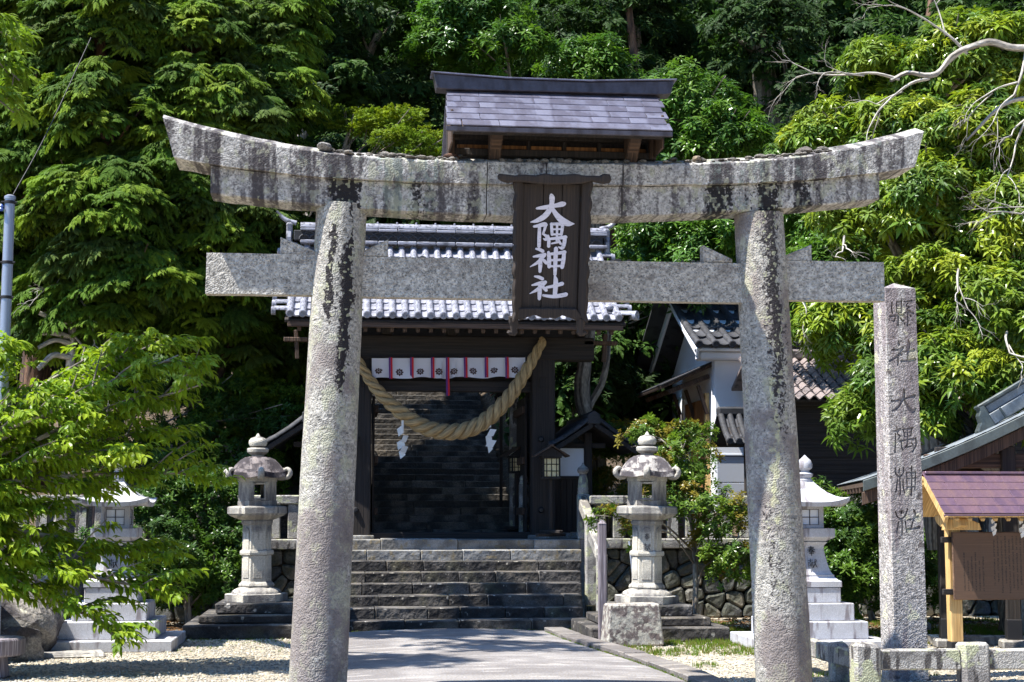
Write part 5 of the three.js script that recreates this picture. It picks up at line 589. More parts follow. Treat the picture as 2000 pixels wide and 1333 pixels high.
// ---------------------------------------------------------------- open pavilion with a green copper roof
{
  const g = thing('pavilion', 'open timber pavilion with green-grey copper roof behind the notice board', 'pavilion', [0, 0, 0]); const z0 = -3.95, z1 = -7.4, prof = (t) => [lerp(3.98, 7.7, t), 1.84 + 1.9 * (0.62 * t + 0.38 * t * t)], rows = 22, roof = sub('roof', g), r = rng(15), zl = z0 - z1;
  for (let i = 0; i < rows; i++) { const a = prof(i / rows), b = prof((i + 1) / rows), ang = Math.atan2(b[1] - a[1], b[0] - a[0]), L = Math.hypot(b[0] - a[0], b[1] - a[1]); let z = z1 - (i % 2 ? 0.3 : 0); while (z < z0 - 0.03) { const p = Math.max(z, z1), q = Math.min(z + 0.62, z0); if (q - p > 0.04) part('copper_sheet', tileShape(`cs${(q - p).toFixed(2)},${L.toFixed(2)}`, () => cbox(L + 0.03, 0.008, q - p - 0.004, 0.002, { mid: true })), copperGreen[r() * 2 | 0], roof, [(a[0] + b[0]) / 2, (a[1] + b[1]) / 2 + 0.012, (p + q) / 2], [0, 0, ang + 0.018]); z += 0.62; } }
  const verge = (off, th, z, d, m, nm) => { const o = []; for (let i = 0; i <= 16; i++) o.push([prof(i / 16)[0], prof(i / 16)[1] - off]); for (let i = 16; i >= 0; i--) o.push([prof(i / 16)[0], prof(i / 16)[1] - off - th]); part(nm, prism(o, d, 0.006), m, roof, [0, 0, z]); };
  verge(0.0, 0.12, z0 + 0.035, 0.05, copperTrim, 'verge_board'); verge(0.02, 0.05, (z0 + z1) / 2 - 0.02, zl - 0.02, agedWood, 'roof_deck'); verge(0.13, 0.14, z0 - 0.12, 0.07, agedWood, 'barge_rafter'); for (let i = 0; i < 8; i++) verge(0.075, 0.06, z0 - 0.45 - i * 0.4, 0.05, agedWood, 'rafter');
  { const a = prof(0.42), b = prof(1), ang = Math.atan2(b[1] - a[1], b[0] - a[0]), L = 2.4; const o = sub('descending_ridge', g, [a[0], a[1], z0 - 0.75]); o.rotation.z = ang; part('ridge_panel', cbox(L, 0.14, 0.2, 0.012), copperGreen[0], o, [L / 2, 0.02, 0]); part('ridge_panel', cbox(L, 0.1, 0.15, 0.012), copperGreen[1], o, [L / 2 + 0.02, 0.16, 0]); part('ridge_top', cbox(L + 0.05, 0.045, 0.24, 0.012), copperTrim, o, [L / 2 - 0.04, 0.26, 0]); for (let i = 0; i < 6; i++) part('ridge_rib', cbox(0.025, 0.14, 0.22, 0.005), copperTrim, o, [0.15 + i * 0.4, 0.021, 0]); part('ridge_ornament', prism([[0, -0.02], [0.02, 0.3], [-0.05, 0.31], [-0.06, 0.24], [-0.1, 0.2], [-0.12, 0.12], [-0.2, 0.06], [-0.22, 0.0], [-0.18, -0.04]], 0.24, 0.012), copperTrim, o); }
  for (const [x, z] of [[4.9, -4.35], [5.6, -4.3], [7.4, -4.35], [4.9, -6.9], [7.4, -6.9]]) { part('post', cbox(0.15, 2.1, 0.15, 0.008), charWood, g, [x, 0.12, z]); part('post_shoe', cbox(0.165, 0.22, 0.165, 0.006), iron, g, [x, 0.1, z]); part('post_stone', cbox(0.3, 0.1, 0.3, 0.02), carved, g, [x, 0, z]); }
  part('tie_beam', cbox(2.8, 0.16, 0.12, 0.01, { turn: true }), agedWood, g, [6.1, 1.98, -4.35]); part('tie_beam', cbox(2.8, 0.16, 0.12, 0.01, { turn: true }), agedWood, g, [6.1, 1.98, -6.9]); part('side_beam', cbox(0.12, 0.14, 3.1, 0.01), agedWood, g, [4.9, 2.02, -5.6]); part('side_beam', cbox(0.12, 0.14, 3.1, 0.01), agedWood, g, [7.4, 2.7, -5.6]); part('floor_curb', cbox(3.3, 0.1, 0.2, 0.012), carved, g, [6.4, 0, -4.8]); part('roof_far_slope', cbox(0.06, 2.4, zl, 0.01), charWood, g, [7.76, 1.3, (z0 + z1) / 2]);
  const pivot = V(3.98, 0, z0); for (const o of g.children) o.position.sub(pivot); g.position.copy(pivot); g.rotation.y = -0.24;
}
// ---------------------------------------------------------------- roofed notice board
{
  const g = thing('notice_board', 'roofed wooden notice board with a column-written brown panel', 'notice board', [4.33, 0, -2.98]); const W = 2.3, L = 0.68, roof = sub('roof', g), r = rng(19);
  for (const s of [1, -1]) { for (let i = 0; i < 5; i++) { const t = (i + 0.5) / 5; let x = i % 2 ? -0.28 : -0.06; while (x < W) { const a = Math.max(x, -0.045), b = Math.min(x + 0.42, W); if (b - a > 0.04) part('copper_sheet', tileShape(`nb${(b - a).toFixed(2)}`, () => cbox(b - a - 0.004, 0.01, L / 5 + 0.025, 0.002, { mid: true })), copperNew[r() * 3 | 0], roof, [(a + b) / 2, lerp(1.875, 1.475, t) + 0.012, s * lerp(0.02, 0.545, t)], [s * 0.65 - s * 0.04, 0, 0]); x += 0.42; } } part('roof_board', cbox(W + 0.02, 0.03, L, 0.006, { mid: true }), paleWood, roof, [W / 2, 1.655, s * 0.28], [s * 0.65, 0, 0]); part('barge_board', cbox(0.035, 0.085, L + 0.02, 0.006, { mid: true }), paleWood, roof, [-0.02, 1.625, s * 0.275], [s * 0.65, 0, 0]); part('eave_lip', cbox(W + 0.05, 0.02, 0.03, 0.004, { mid: true }), copperNew[1], roof, [W / 2 - 0.02, 1.462, s * 0.555]); }
  part('ridge_cap', cbox(W + 0.06, 0.03, 0.1, 0.008), copperNew[2], roof, [W / 2, 1.885, 0]);
  for (let i = 0; i < 17; i++) part('rafter', cbox(0.04, 0.035, 0.5, 0.004, { mid: true }), paleWood, g, [0.1 + i * 0.135, 1.565, 0.34], [0.65, 0, 0]);
  part('eave_beam', cbox(W - 0.1, 0.075, 0.07, 0.008, { turn: true }), paleWood, g, [W / 2, 1.455, 0.36]); for (const x of [0.22, 2.05]) { const p = sub('post', g, [x, 0, 0.1]); part('post_shaft', cbox(0.125, 1.45, 0.12, 0.006), paleWood, p, [0, 0.17, 0]); part('post_shoe', cbox(0.14, 0.17, 0.135, 0.005), iron, p, [0, 0.002, 0]); part('cross_arm', prism([[-0.32, 1.36], [-0.3, 1.42], [-0.22, 1.46], [0.34, 1.46], [0.36, 1.42], [0.3, 1.37], [0.22, 1.34], [-0.2, 1.33]], 0.09, 0.008), paleWood, p, [0, 0, 0.005], [0, Math.PI / 2, 0]); part('bracket', prism([[-0.18, 1.31], [0.22, 1.31], [0.2, 1.38], [0.1, 1.42], [-0.16, 1.42]], 0.08, 0.008), paleWood, p, [0.04, 0.0, 0.1]); }
  // the panel: faded brush columns
  const cv = document.createElement('canvas'); cv.width = 1024; cv.height = 640; const c = cv.getContext('2d'), rr = rng(23); c.fillStyle = '#5c4535'; c.fillRect(0, 0, 1024, 640); for (let i = 0; i < 900; i++) { c.fillStyle = `rgba(${rr() > 0.5 ? '142,112,84' : '58,44,36'},${0.06 + rr() * 0.08})`; c.fillRect(rr() * 1024 - 150, rr() * 640, 120 + rr() * 420, 1 + rr() * 3); }
  c.strokeStyle = 'rgba(26,21,19,0.9)'; c.lineWidth = 2.2; const glyph = (x, y, s) => { c.beginPath(); const n = 3 + (rr() * 4 | 0); for (let k = 0; k < n; k++) { if (rr() > 0.45) { const yy = y + rr() * s; c.moveTo(x, yy); c.lineTo(x + s, yy - 1); } else { const xx = x + rr() * s; c.moveTo(xx, y); c.lineTo(xx + (rr() - 0.5) * s * 0.6, y + s); } } c.stroke(); };
  for (let col = 0; col < 34; col++) { const x = 992 - col * 28; if (col > 25 && col < 28) continue; const a = col > 27 ? 190 + (col % 3) * 40 : 30 + (col % 4 === 1 ? 34 : 0), e = col > 27 ? 560 : 330 + rr() * 270; for (let y = a; y < e; y += 15.5) if (rr() > 0.06) glyph(x, y, 10.5); }
  const t = new THREE.CanvasTexture(cv); t.colorSpace = THREE.SRGBColorSpace; const pn = sub('panel', g, [0.17, 0.6, 0.21]); part('panel_board', cbox(1.5, 0.69, 0.03, 0.005, { turn: true }), boardWood, pn, [0.75, 0, 0]); const face = new THREE.PlaneGeometry(1.48, 0.67); part('panel_writing', face, std({ map: t, bumpMap: boardWood.bumpMap, bumpScale: 0.001, roughness: 0.7 }), pn, [0.75, 0.345, 0.0172]); for (const y of [0.08, 0.61]) part('panel_batten', cbox(1.8, 0.06, 0.04, 0.005, { turn: true }), darkWood, pn, [0.8, y - 0.03, -0.04]);
}
shide('paper_streamer', 'small white paper streamer over the left edge of the notice panel', [4.9, 1.46, -2.64], 0.1, 0.36); shide('paper_streamer', 'small white paper streamer over the middle of the notice panel', [5.2, 1.46, -2.64], -0.2, 0.4);

// ---------------------------------------------------------------- low stone fence round the inscribed stone
{
  const g = thing('low_stone_fence', 'low lichened stone fence of stout posts and flat rails in the right foreground', 'fence'); const post = (x, z, w, h, s) => part('post', cbox(w, h, w * 0.85, 0.025, { jitter: 0.01, seed: s, off: [s * 0.37, s * 0.21] }), lichened, g, [x, 0, z]);
  post(2.54, 0.15, 0.225, 0.43, 1); post(2.61, -0.74, 0.17, 0.362, 2); post(3.45, 0.15, 0.225, 0.432, 3); post(4.62, 0.15, 0.22, 0.43, 4);
  for (const [x0, x1, s] of [[2.655, 3.335, 1], [3.565, 4.51, 2]]) part('rail', cbox(x1 - x0, 0.165, 0.12, 0.012, { jitter: 0.006, seed: s + 8, off: [s * 0.3, s * 0.5] }), lichened, g, [(x0 + x1) / 2, 0.208, 0.14]);
  part('rail', cbox(0.1, 0.15, 0.68, 0.012, { jitter: 0.006, seed: 12 }), lichened, g, [2.58, 0.19, -0.31]); part('rail', cbox(0.1, 0.15, 1.3, 0.012, { jitter: 0.006, seed: 13 }), lichened, g, [2.63, 0.17, -1.48]); part('footing', cbox(2.3, 0.06, 0.24, 0.015, { jitter: 0.005 }), carvedDark, g, [3.58, 0, 0.15]);
  lone('stone_stub', cbox(0.22, 0.14, 0.2, 0.02, { jitter: 0.012, seed: 44 }), carved, 'small pale stone stub behind the low fence beside the notice board post', 'stone', [4.12, 0, -2.2], [0, 0.2, 0]);
}
// ---------------------------------------------------------------- rocks, bench, pole on the left
{
  const rockMat = [std({ map: tex(512, 512, (u, v) => { const a = fbm(u * 5, v * 5, 5, 631, 5), b = fbm(u * 10, v * 10, 4, 635, 10); let c = mixc([136, 130, 122], [62, 58, 60], sstep(a, 0.4, 0.6)); c = mixc(c, [190, 186, 164], sstep(b, 0.58, 0.68) * 0.7); return mulc(c, 0.8 + 0.4 * noise(u * 120, v * 120, 637, 120)); }, { size: [1.2, 1.2] }), bumpMap: stepBump, bumpScale: 0.03 })];
  [[-5.75, 0.55, -3.6, 0.62, 0.85, 0.6, 'tall mottled rock under the cherry branches at the left edge'], [-5.2, 0.35, -4.55, 0.55, 0.6, 0.5, 'dark split rock behind the cherry branches'], [-5.05, 0.12, -3.75, 0.3, 0.26, 0.3, 'small rounded rock at the foot of the tall mottled rock'], [-6.3, 0.7, -5.2, 0.8, 1.0, 0.7, 'large dark rock deepest in the shade of the cherry tree'], [-4.95, 0.5, -5.8, 0.45, 0.75, 0.4, 'upright dark rock behind the half-hidden granite lantern']].forEach(([x, y, z, a, b, c, l], i) => lone('rock', boulder(a, b, c, 700 + i * 7, { detail: 5, rough: 0.7, facet: 0.8 }), rockMat[0], l, 'rock', [x, y, z], [0, i, 0], 'rocks at the left edge'));
  const b = thing('stone_table', 'weathered round stool at the lower left corner', 'stool', [-4.93, 0, -2.05]); part('top', turned([[1e-4, 0.2], [0.3, 0.2], [0.345, 0.21], [0.35, 0.225], [0.35, 0.345], [0.34, 0.36], [1e-4, 0.362]], 10), greyWood, b); part('stem', turned([[0.2, 0], [0.22, 0.02], [0.2, 0.2]], 12), greyWood, b);
  lone('flat_slab', cbox(0.9, 0.05, 0.5, 0.02, { jitter: 0.02, seed: 3 }), carved, 'thin flat stone slab lying in front of the granite lantern steps', 'slab', [-4.65, 0, -4.1], [0, 0.2, 0]);
  const p = thing('steel_pole', 'plain grey steel utility pole at the left edge', 'pole', [-5.08, 0, -3.05]); part('shaft', tube([[0, 0, 0], [0, 2.3, 0], [0, 4.62, 0]], [0.062, 0.056, 0.05], 16, 6), zinc, p); part('cap', turned([[0.056, 0], [0.056, 0.03], [0.03, 0.045], [1e-4, 0.05]], 14), zinc, p, [0, 4.61, 0]); for (const y of [4.56, 3.95, 3.6]) { part('band', turned([[0.052, 0], [0.06, 0.004], [0.06, 0.03], [0.052, 0.034]], 16), iron, p, [0, y, 0]); part('bolt', cbox(0.16, 0.014, 0.014, 0.002, { mid: true }), iron, p, [0, y + 0.017, 0.03]); } part('insulator', turned([[0.02, 0], [0.026, 0.02], [0.016, 0.035], [0.024, 0.05], [0.012, 0.07]], 10), std({ color: 0x3c5aa0, roughness: 0.3 }), p, [-0.07, 4.48, 0.05]);
  lone('overhead_wire', tube([[-5.05, 4.66, -3.05], [-4.85, 5.3, -3.4], [-4.5, 6.6, -4]], [0.006, 0.006, 0.006], 6, 16), iron, 'thin dark wire rising from the top of the grey pole', 'wire');
}

// ---------------------------------------------------------------- trees
const CROWNS = {   // for each tree: where it stands [x, z], then the masses of its crown [x, y, z, half width, half height], in metres
  hinoki: [[[-6.74,-12.96],[[-7,9.04,-12.13,1.24,1.07],[-6.58,7.07,-11.6,1.2,1.04],[-6.67,5.22,-11.21,1.09,0.94],[-6.38,7.95,-11.18,0.71,0.71]]],
    [[-5.24,-11.28],[[-5.68,9.21,-11.47,0.97,0.89],[-5.38,7.59,-10.81,0.94,0.78],[-5.39,5.99,-10.18,0.98,0.75],[-4.97,5.06,-10.04,0.97,0.6],[-5.65,4.48,-10.28,0.83,0.6]]],
    [[-3.9,-12.14],[[-4.34,9.36,-12.32,1.01,0.93],[-4,7.97,-11.63,1.14,0.81],[-4.3,6.74,-10.99,1.1,0.71],[-3.75,5.9,-11.12,1.11,0.71],[-4.03,4.91,-10.96,1.17,0.62],[-3.37,4.52,-11.54,0.96,0.64]]],
    [[-3,-13.53],[[-3.08,9.83,-13.64,0.8,1.07],[-3.1,8.47,-12.69,0.77,0.77],[-3.06,7.1,-12.43,0.93,0.76],[-2.71,5.93,-12.53,0.84,0.76],[-2.86,4.82,-12.46,0.75,0.75],[-2.44,4.01,-12.71,0.59,0.59]]]],
  dark: [[[-3,-17],[[-2.35,10.97,-16.47,1.09,1.09],[-2.04,9.45,-16.1,1.07,0.88],[-1.54,7.98,-15.71,1.06,0.77]]],
    [[-3,-18.89],[[-1.14,11.25,-17.83,1.15,1.04],[-0.72,9.76,-17.45,1.23,0.92],[-0.32,8.42,-17.05,1.11,0.81]]],
    [[2.91,-21.52],[[2.28,10.8,-20.04,1.24,1.24],[3.24,11.85,-20.32,1.26,1.03],[2.46,9.22,-19.69,1.44,1]]],
    [[5.04,-22.31],[[4.79,12.74,-21.07,1.53,1.3],[4.51,10.82,-20.3,1.37,1.03],[5.13,7.93,-17.52,1.25,0.84]]],
    [[7.86,-19.98],[[7.07,11.88,-18.89,1.22,1.22],[7.82,10.52,-18.45,1.09,1.2],[7.09,8.45,-17.25,1.15,1.15]]],
    [[2.57,-15.49],[[2.5,5.69,-15.53,1.06,0.96],[2.64,4.26,-14.66,0.74,1.02],[3.65,4.93,-15.49,0.86,1.06]]],
    [[4.68,-17.28],[[4.34,4.26,-16.5,0.89,1.19],[4.43,5.91,-16.81,1.21,0.91]]],
    [[-3,-15.01],[[-2.38,3.09,-14.33,0.54,0.98],[-3.04,2.86,-13.41,0.69,0.86]]]],
  lit: [[[2.7,-17.61],[[0.25,10.83,-16.71,0.91,0.61],[1.3,10.48,-16.13,0.99,0.6],[0.74,11.33,-16.6,1.11,0.61]]],
    [[3.54,-18.42],[[3.12,10.52,-17.45,1.04,0.73],[2.85,9.25,-17.11,1.03,0.51]]],
    [[4.86,-14.23],[[4.33,8.95,-13.95,1.11,0.65],[4.87,8.18,-13.47,0.82,0.55],[4.15,7.91,-13.58,0.91,0.45]]],
    [[4.68,-18.3],[[3.61,6.37,-13.31,0.98,0.45],[4.38,6.11,-12.75,0.79,0.53],[3.67,5.54,-13.19,0.8,0.44]]],
    [[5.9,-11.08],[[5.68,5.99,-10.6,0.73,0.57],[5.3,4.96,-10.25,0.55,0.63],[5.69,5.19,-9.67,0.7,0.62]]]],
  oak: [[[6.37,-7.49],[[6.04,7.76,-7.83,0.8,0.51],[6.84,7.75,-7.23,0.92,0.64],[5.03,6.7,-7.55,0.71,0.49],[5.72,6.67,-7.07,0.83,0.55],[6.45,6.45,-6.41,0.88,0.54],[4.62,6.49,-7.92,0.5,0.29],[5.83,5.56,-6.17,0.86,0.53],[6.52,5.22,-5.73,0.71,0.65],[5.12,5.51,-6.66,0.67,0.47]]],
    [[6.67,-5.93],[[5.82,4.45,-5.89,0.71,0.52],[6.28,3.99,-5.29,0.69,0.63],[5.38,3.81,-6.02,0.65,0.45],[4.67,4.01,-6.68,0.6,0.4],[5.72,3.37,-5.42,0.69,0.44],[6.24,3.08,-4.99,0.49,0.49],[4.55,2.82,-5.81,0.25,0.28],[4.96,3.14,-5.83,0.51,0.38],[5.29,2.74,-5.54,0.38,0.38]]]],
  maple: [[[-3,-13.29],[[-1.65,8.2,-13.17,0.35,0.16],[-0.96,8.05,-12.7,0.52,0.22],[-0.8,7.69,-12.32,0.59,0.17],[-0.3,7.44,-12.09,0.42,0.17],[-1.39,8.02,-12.96,0.43,0.13]]],
    [[-3.1,-12.06],[[-3.25,3.31,-11.36,0.71,0.32],[-2.78,3.07,-11.34,0.55,0.28],[-3.52,2.81,-10.94,0.54,0.31]]]],
};

// leaves: each a folded, drooping blade of ten triangles; sprigs of them are repeated through a crown
function leafInto(P, o, d, n, L, W, curl, fold = 0.25, rows = [[0, 0.12], [0.28, 0.95], [0.64, 0.92], [1, 0]]) {
  d = d.clone().normalize(); const s = V().crossVectors(d, n).normalize(); n = V().crossVectors(s, d).normalize();
  const R = rows.map(([t, w]) => { const c = o.clone().addScaledVector(d, L * t).addScaledVector(n, -curl * L * t * t), h = W / 2 * w; return [c, c.clone().addScaledVector(s, h).addScaledVector(n, fold * h), c.clone().addScaledVector(s, -h).addScaledVector(n, fold * h)]; });
  const q = (...v) => v.forEach((p) => P.push(p.x, p.y, p.z));
  for (let i = 0; i < R.length - 1; i++) { const [a, al, ar] = R[i], [b, bl, br] = R[i + 1]; q(a, bl, al); q(a, b, bl); q(a, ar, br); q(a, br, b); }
}
const sprig = (fn, seed) => { const P = []; fn(P, rng(seed)); return tris(P); };
// whorl of drooping leaves at a shoot tip
const whorl = (n, L, W, droop, seed) => sprig((P, r) => { for (let i = 0; i < n; i++) { const a = i * 2.4 + r() * 0.5, el = lerp(0.75, -0.35, i / n) + (r() - 0.5) * 0.4, d = V(Math.cos(a) * Math.cos(el), Math.sin(el), Math.sin(a) * Math.cos(el)); leafInto(P, V(0, -0.05 * i / n * (L / 0.1), 0).addScaledVector(d, L * 0.12), d, V(0, 1, 0).addScaledVector(d, 0.3), L * (0.75 + r() * 0.4), W * (0.8 + r() * 0.35), droop * (0.7 + r() * 0.6)); } }, seed);
// twig with alternate leaves
const twig = (n, len, L, W, seed) => sprig((P, r) => { for (let i = 0; i < n; i++) { const t = (i + r() * 0.6) / n, s = i % 2 ? 1 : -1, d = V(s * (0.35 + r() * 0.8) * (1.1 - 0.6 * t), 0.45 - r() * 1.15, 0.25 + 0.5 * t + r() * 0.5); leafInto(P, V(s * 0.004, 0.02 * Math.sin(t * 3) - 0.03 * t * t, len * t), d, V((r() - 0.5) * 1.3, 1, (r() - 0.5) * 1.3), L * (0.6 + r() * 0.6), W * (0.75 + r() * 0.4), 0.25 + r() * 0.5, 0.35); } for (let k = 0; k < 3; k++) { const a = k * 2.1; const w = 0.003, q = [V(Math.cos(a) * w, Math.sin(a) * w, 0), V(Math.cos(a + 2.1) * w, Math.sin(a + 2.1) * w, 0), V(0, -0.03, len)]; q.forEach((v) => P.push(v.x, v.y, v.z)); } }, seed);
// hanging cypress spray: flat fans of scale-leaved branchlets
const spray = (seed) => sprig((P, r) => { for (let f = 0; f < 7; f++) { const az = (f - 3) * 0.5 + (r() - 0.5) * 0.7, L = 0.16 + r() * 0.16, dir = V(Math.sin(az), 0.35 - r() * 0.75, Math.cos(az)).normalize(), up = V((r() - 0.5) * 1.3, 1, (r() - 0.5) * 1.3).normalize(), side = V().crossVectors(dir, up).normalize(), droop = 0.15 + r() * 0.7; const at = (t) => V().addScaledVector(dir, L * t).addScaledVector(V(0, -1, 0), droop * L * t * t); for (let i = 1; i <= 7; i++) { const t = i / 7; for (const s of [-1, 1]) { const d = dir.clone().multiplyScalar(0.7 + r() * 0.3).addScaledVector(side, s * (0.9 - 0.35 * t) * (0.7 + r() * 0.5)).addScaledVector(up, (r() - 0.5) * 0.5).addScaledVector(V(0, -1, 0), 0.05 + droop * t * 0.6 + r() * 0.3); leafInto(P, at(t * 0.9), d, up, L * (0.46 - 0.2 * t) * (0.7 + r() * 0.6), 0.036, 0.35, 0.15, [[0, 0.3], [0.5, 1], [1, 0]]); } } leafInto(P, at(0.1), at(1).sub(at(0.1)), up, L * 0.98, 0.03, 0.1, 0.1, [[0, 0.5], [0.6, 0.9], [1, 0]]); } }, seed);
// palmate maple sprig: flat layers of small lobed leaves
const mapleSprig = (seed) => sprig((P, r) => { for (let i = 0; i < 9; i++) { const a = r() * 6.3, q = Math.sqrt(r()) * 0.14, o = V(Math.cos(a) * q, (r() - 0.5) * 0.03, Math.sin(a) * q), t0 = r() * 6.3; for (let k = 0; k < 5; k++) { const t = t0 + (k - 2) * 0.75, d = V(Math.cos(t), -0.3 - r() * 0.25, Math.sin(t)); leafInto(P, o, d, V(0, 1, 0), 0.05 * (k === 2 ? 1.15 : 0.85), 0.017, 0.2, 0.1, [[0, 0.4], [0.4, 1], [1, 0]]); } } }, seed);
const leafMat = (coat = 0.45, cr = 0.34) => new THREE.MeshPhysicalMaterial({ color: 0xffffff, roughness: 0.9, transmission: 0.46, thickness: 0, specularIntensity: 0.15, clearcoat: coat * 0.55, clearcoatRoughness: cr, side: THREE.DoubleSide });
const glossy = leafMat(1, 0.26), satin = leafMat(0.3, 0.4), dull = leafMat(0.05, 0.6);
const C3 = (r, g, b) => new THREE.Color().setRGB(r, g, b);
const KINDS = {
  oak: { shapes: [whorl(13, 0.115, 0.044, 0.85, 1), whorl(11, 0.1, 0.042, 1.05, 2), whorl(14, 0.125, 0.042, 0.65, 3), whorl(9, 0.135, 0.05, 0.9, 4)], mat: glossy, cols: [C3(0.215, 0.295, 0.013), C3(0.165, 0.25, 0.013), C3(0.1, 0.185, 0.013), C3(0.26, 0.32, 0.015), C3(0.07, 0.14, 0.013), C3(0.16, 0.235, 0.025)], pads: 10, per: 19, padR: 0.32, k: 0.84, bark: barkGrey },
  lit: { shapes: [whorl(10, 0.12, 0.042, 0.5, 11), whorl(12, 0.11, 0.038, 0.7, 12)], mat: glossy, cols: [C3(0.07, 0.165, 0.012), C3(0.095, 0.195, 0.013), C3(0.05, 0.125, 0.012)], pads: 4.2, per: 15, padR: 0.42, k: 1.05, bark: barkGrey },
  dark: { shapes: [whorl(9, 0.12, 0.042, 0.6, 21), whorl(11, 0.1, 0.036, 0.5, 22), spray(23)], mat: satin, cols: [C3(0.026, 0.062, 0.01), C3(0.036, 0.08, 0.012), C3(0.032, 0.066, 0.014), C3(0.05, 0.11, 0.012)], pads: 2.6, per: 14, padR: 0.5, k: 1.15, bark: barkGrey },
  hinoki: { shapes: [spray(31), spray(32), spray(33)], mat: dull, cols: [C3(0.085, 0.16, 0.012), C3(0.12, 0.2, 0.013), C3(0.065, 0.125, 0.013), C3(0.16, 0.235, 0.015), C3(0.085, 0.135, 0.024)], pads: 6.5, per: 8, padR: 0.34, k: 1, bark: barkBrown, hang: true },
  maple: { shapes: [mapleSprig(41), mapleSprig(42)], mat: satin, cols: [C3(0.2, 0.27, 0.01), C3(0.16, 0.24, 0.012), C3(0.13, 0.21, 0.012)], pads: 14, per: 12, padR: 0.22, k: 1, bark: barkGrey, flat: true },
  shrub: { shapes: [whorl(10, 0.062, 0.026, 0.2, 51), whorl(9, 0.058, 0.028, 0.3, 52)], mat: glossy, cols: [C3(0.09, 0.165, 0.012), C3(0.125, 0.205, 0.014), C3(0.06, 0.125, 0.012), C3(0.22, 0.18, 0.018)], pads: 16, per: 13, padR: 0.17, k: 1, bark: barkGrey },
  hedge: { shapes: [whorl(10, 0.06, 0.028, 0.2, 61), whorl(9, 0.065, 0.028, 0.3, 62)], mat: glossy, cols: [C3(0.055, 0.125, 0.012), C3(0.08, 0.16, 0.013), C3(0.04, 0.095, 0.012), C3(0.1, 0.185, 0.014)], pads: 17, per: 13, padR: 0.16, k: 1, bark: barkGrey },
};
const _m = new THREE.Matrix4(), _q = new THREE.Quaternion(), _s = V(1, 1, 1);
function place(list, p, up, out, spin, k) {   // a sprig whose y axis is up and whose z axis leans towards out
  const y = up.clone().normalize(), z = out.clone().addScaledVector(y, -out.dot(y)); if (z.lengthSq() < 1e-6) z.set(1, 0.1, 0.2); z.normalize(); const x = V().crossVectors(y, z); _m.makeBasis(x, y, z); _q.setFromRotationMatrix(_m); if (spin) _q.multiply(new THREE.Quaternion().setFromAxisAngle(V(0, 1, 0), spin)); list.push(_m.clone().compose(p, _q, _s.setScalar(k).clone()));
}
function crownOf(K, lobes, seed, dens = 1) {   // matrices and colours of the sprigs, one list for each sprig shape
  const r = rng(seed), lists = K.shapes.map(() => []), cols = K.shapes.map(() => []);
  for (const [x, y, z, a, b] of lobes) {
    const c = V(x, y, z), dz = Math.min(a, b * 1.3), area = 4 * Math.PI * (((a * b) ** 1.6 + (a * dz) ** 1.6 + (b * dz) ** 1.6) / 3) ** (1 / 1.6), n = Math.ceil(area * K.pads * dens);
    for (let i = 0; i < n; i++) {
      const u = r() * 2 - 1, th = r() * 6.283, d = V(Math.sqrt(1 - u * u) * Math.cos(th), u, Math.sqrt(1 - u * u) * Math.sin(th)); if (d.y < -0.55 && r() < 0.7) continue;
      const inner = r() < 0.2, f = inner ? 0.35 + r() * 0.4 : 0.72 + 0.36 * r() + 0.22 * (noise3(d.x * 2.4 + seed, d.y * 2.4 + x, d.z * 2.4 + z, seed) - 0.5), pc = c.clone().add(V(d.x * a * f, d.y * b * f, d.z * dz * f)), padUp = K.flat ? V(0, 1, 0).addScaledVector(d, 0.12) : d.clone().multiplyScalar(0.7).add(V(0, 0.75, 0)); padUp.normalize();
      const out = V(d.x, 0, d.z); if (out.lengthSq() < 0.01) out.set(r() - 0.5, 0, r() - 0.5); out.normalize(); const tilt = V().crossVectors(padUp, out).normalize(), fw = V().crossVectors(tilt, padUp), base = K.cols[r() * K.cols.length | 0], pr = K.padR * (0.7 + r() * 0.6);
      for (let k = 0; k < K.per; k++) {
        const q = Math.sqrt(r()) * pr, an = r() * 6.283, p = pc.clone().addScaledVector(tilt, Math.cos(an) * q).addScaledVector(fw, Math.sin(an) * q).addScaledVector(padUp, (r() - 0.5) * 0.1 - q * q * (K.flat ? 0.15 : 0.55) / pr); const sh = r() * K.shapes.length | 0;
        const up = K.hang ? V(0, 1, 0).addScaledVector(out, 0.35).add(V((r() - 0.5) * 0.5, 0, (r() - 0.5) * 0.5)) : padUp.clone().multiplyScalar(0.9).add(V((r() - 0.5) * 1.1, (r() - 0.2) * 0.6, (r() - 0.5) * 1.1));
        const o = K.hang ? out.clone().add(V((r() - 0.5) * 1.4, 0, (r() - 0.5) * 1.4)) : out; place(lists[sh], p, up, o, K.hang ? 0 : r() * 6.283, K.k * (0.6 + r() * 0.75)); const v = 0.82 + r() * 0.36; cols[sh].push(base.r * v * (0.94 + r() * 0.12), base.g * v, base.b * v);
      }
    }
  }
  return { lists, cols };
}
function addCrown(parent, K, lobes, seed, dens, name = 'crown') {
  const { lists, cols } = crownOf(K, lobes, seed, dens); let n = 0;
  lists.forEach((l, i) => { if (!l.length) return; const m = shade(new THREE.InstancedMesh(K.shapes[i], K.mat, l.length)); m.name = name; m.userData.kind = 'stuff'; l.forEach((q, k) => m.setMatrixAt(k, q)); m.instanceColor = new THREE.InstancedBufferAttribute(new Float32Array(cols[i]), 3); parent.add(m); n += l.length; });
  return n;
}
let sprigs = 0;
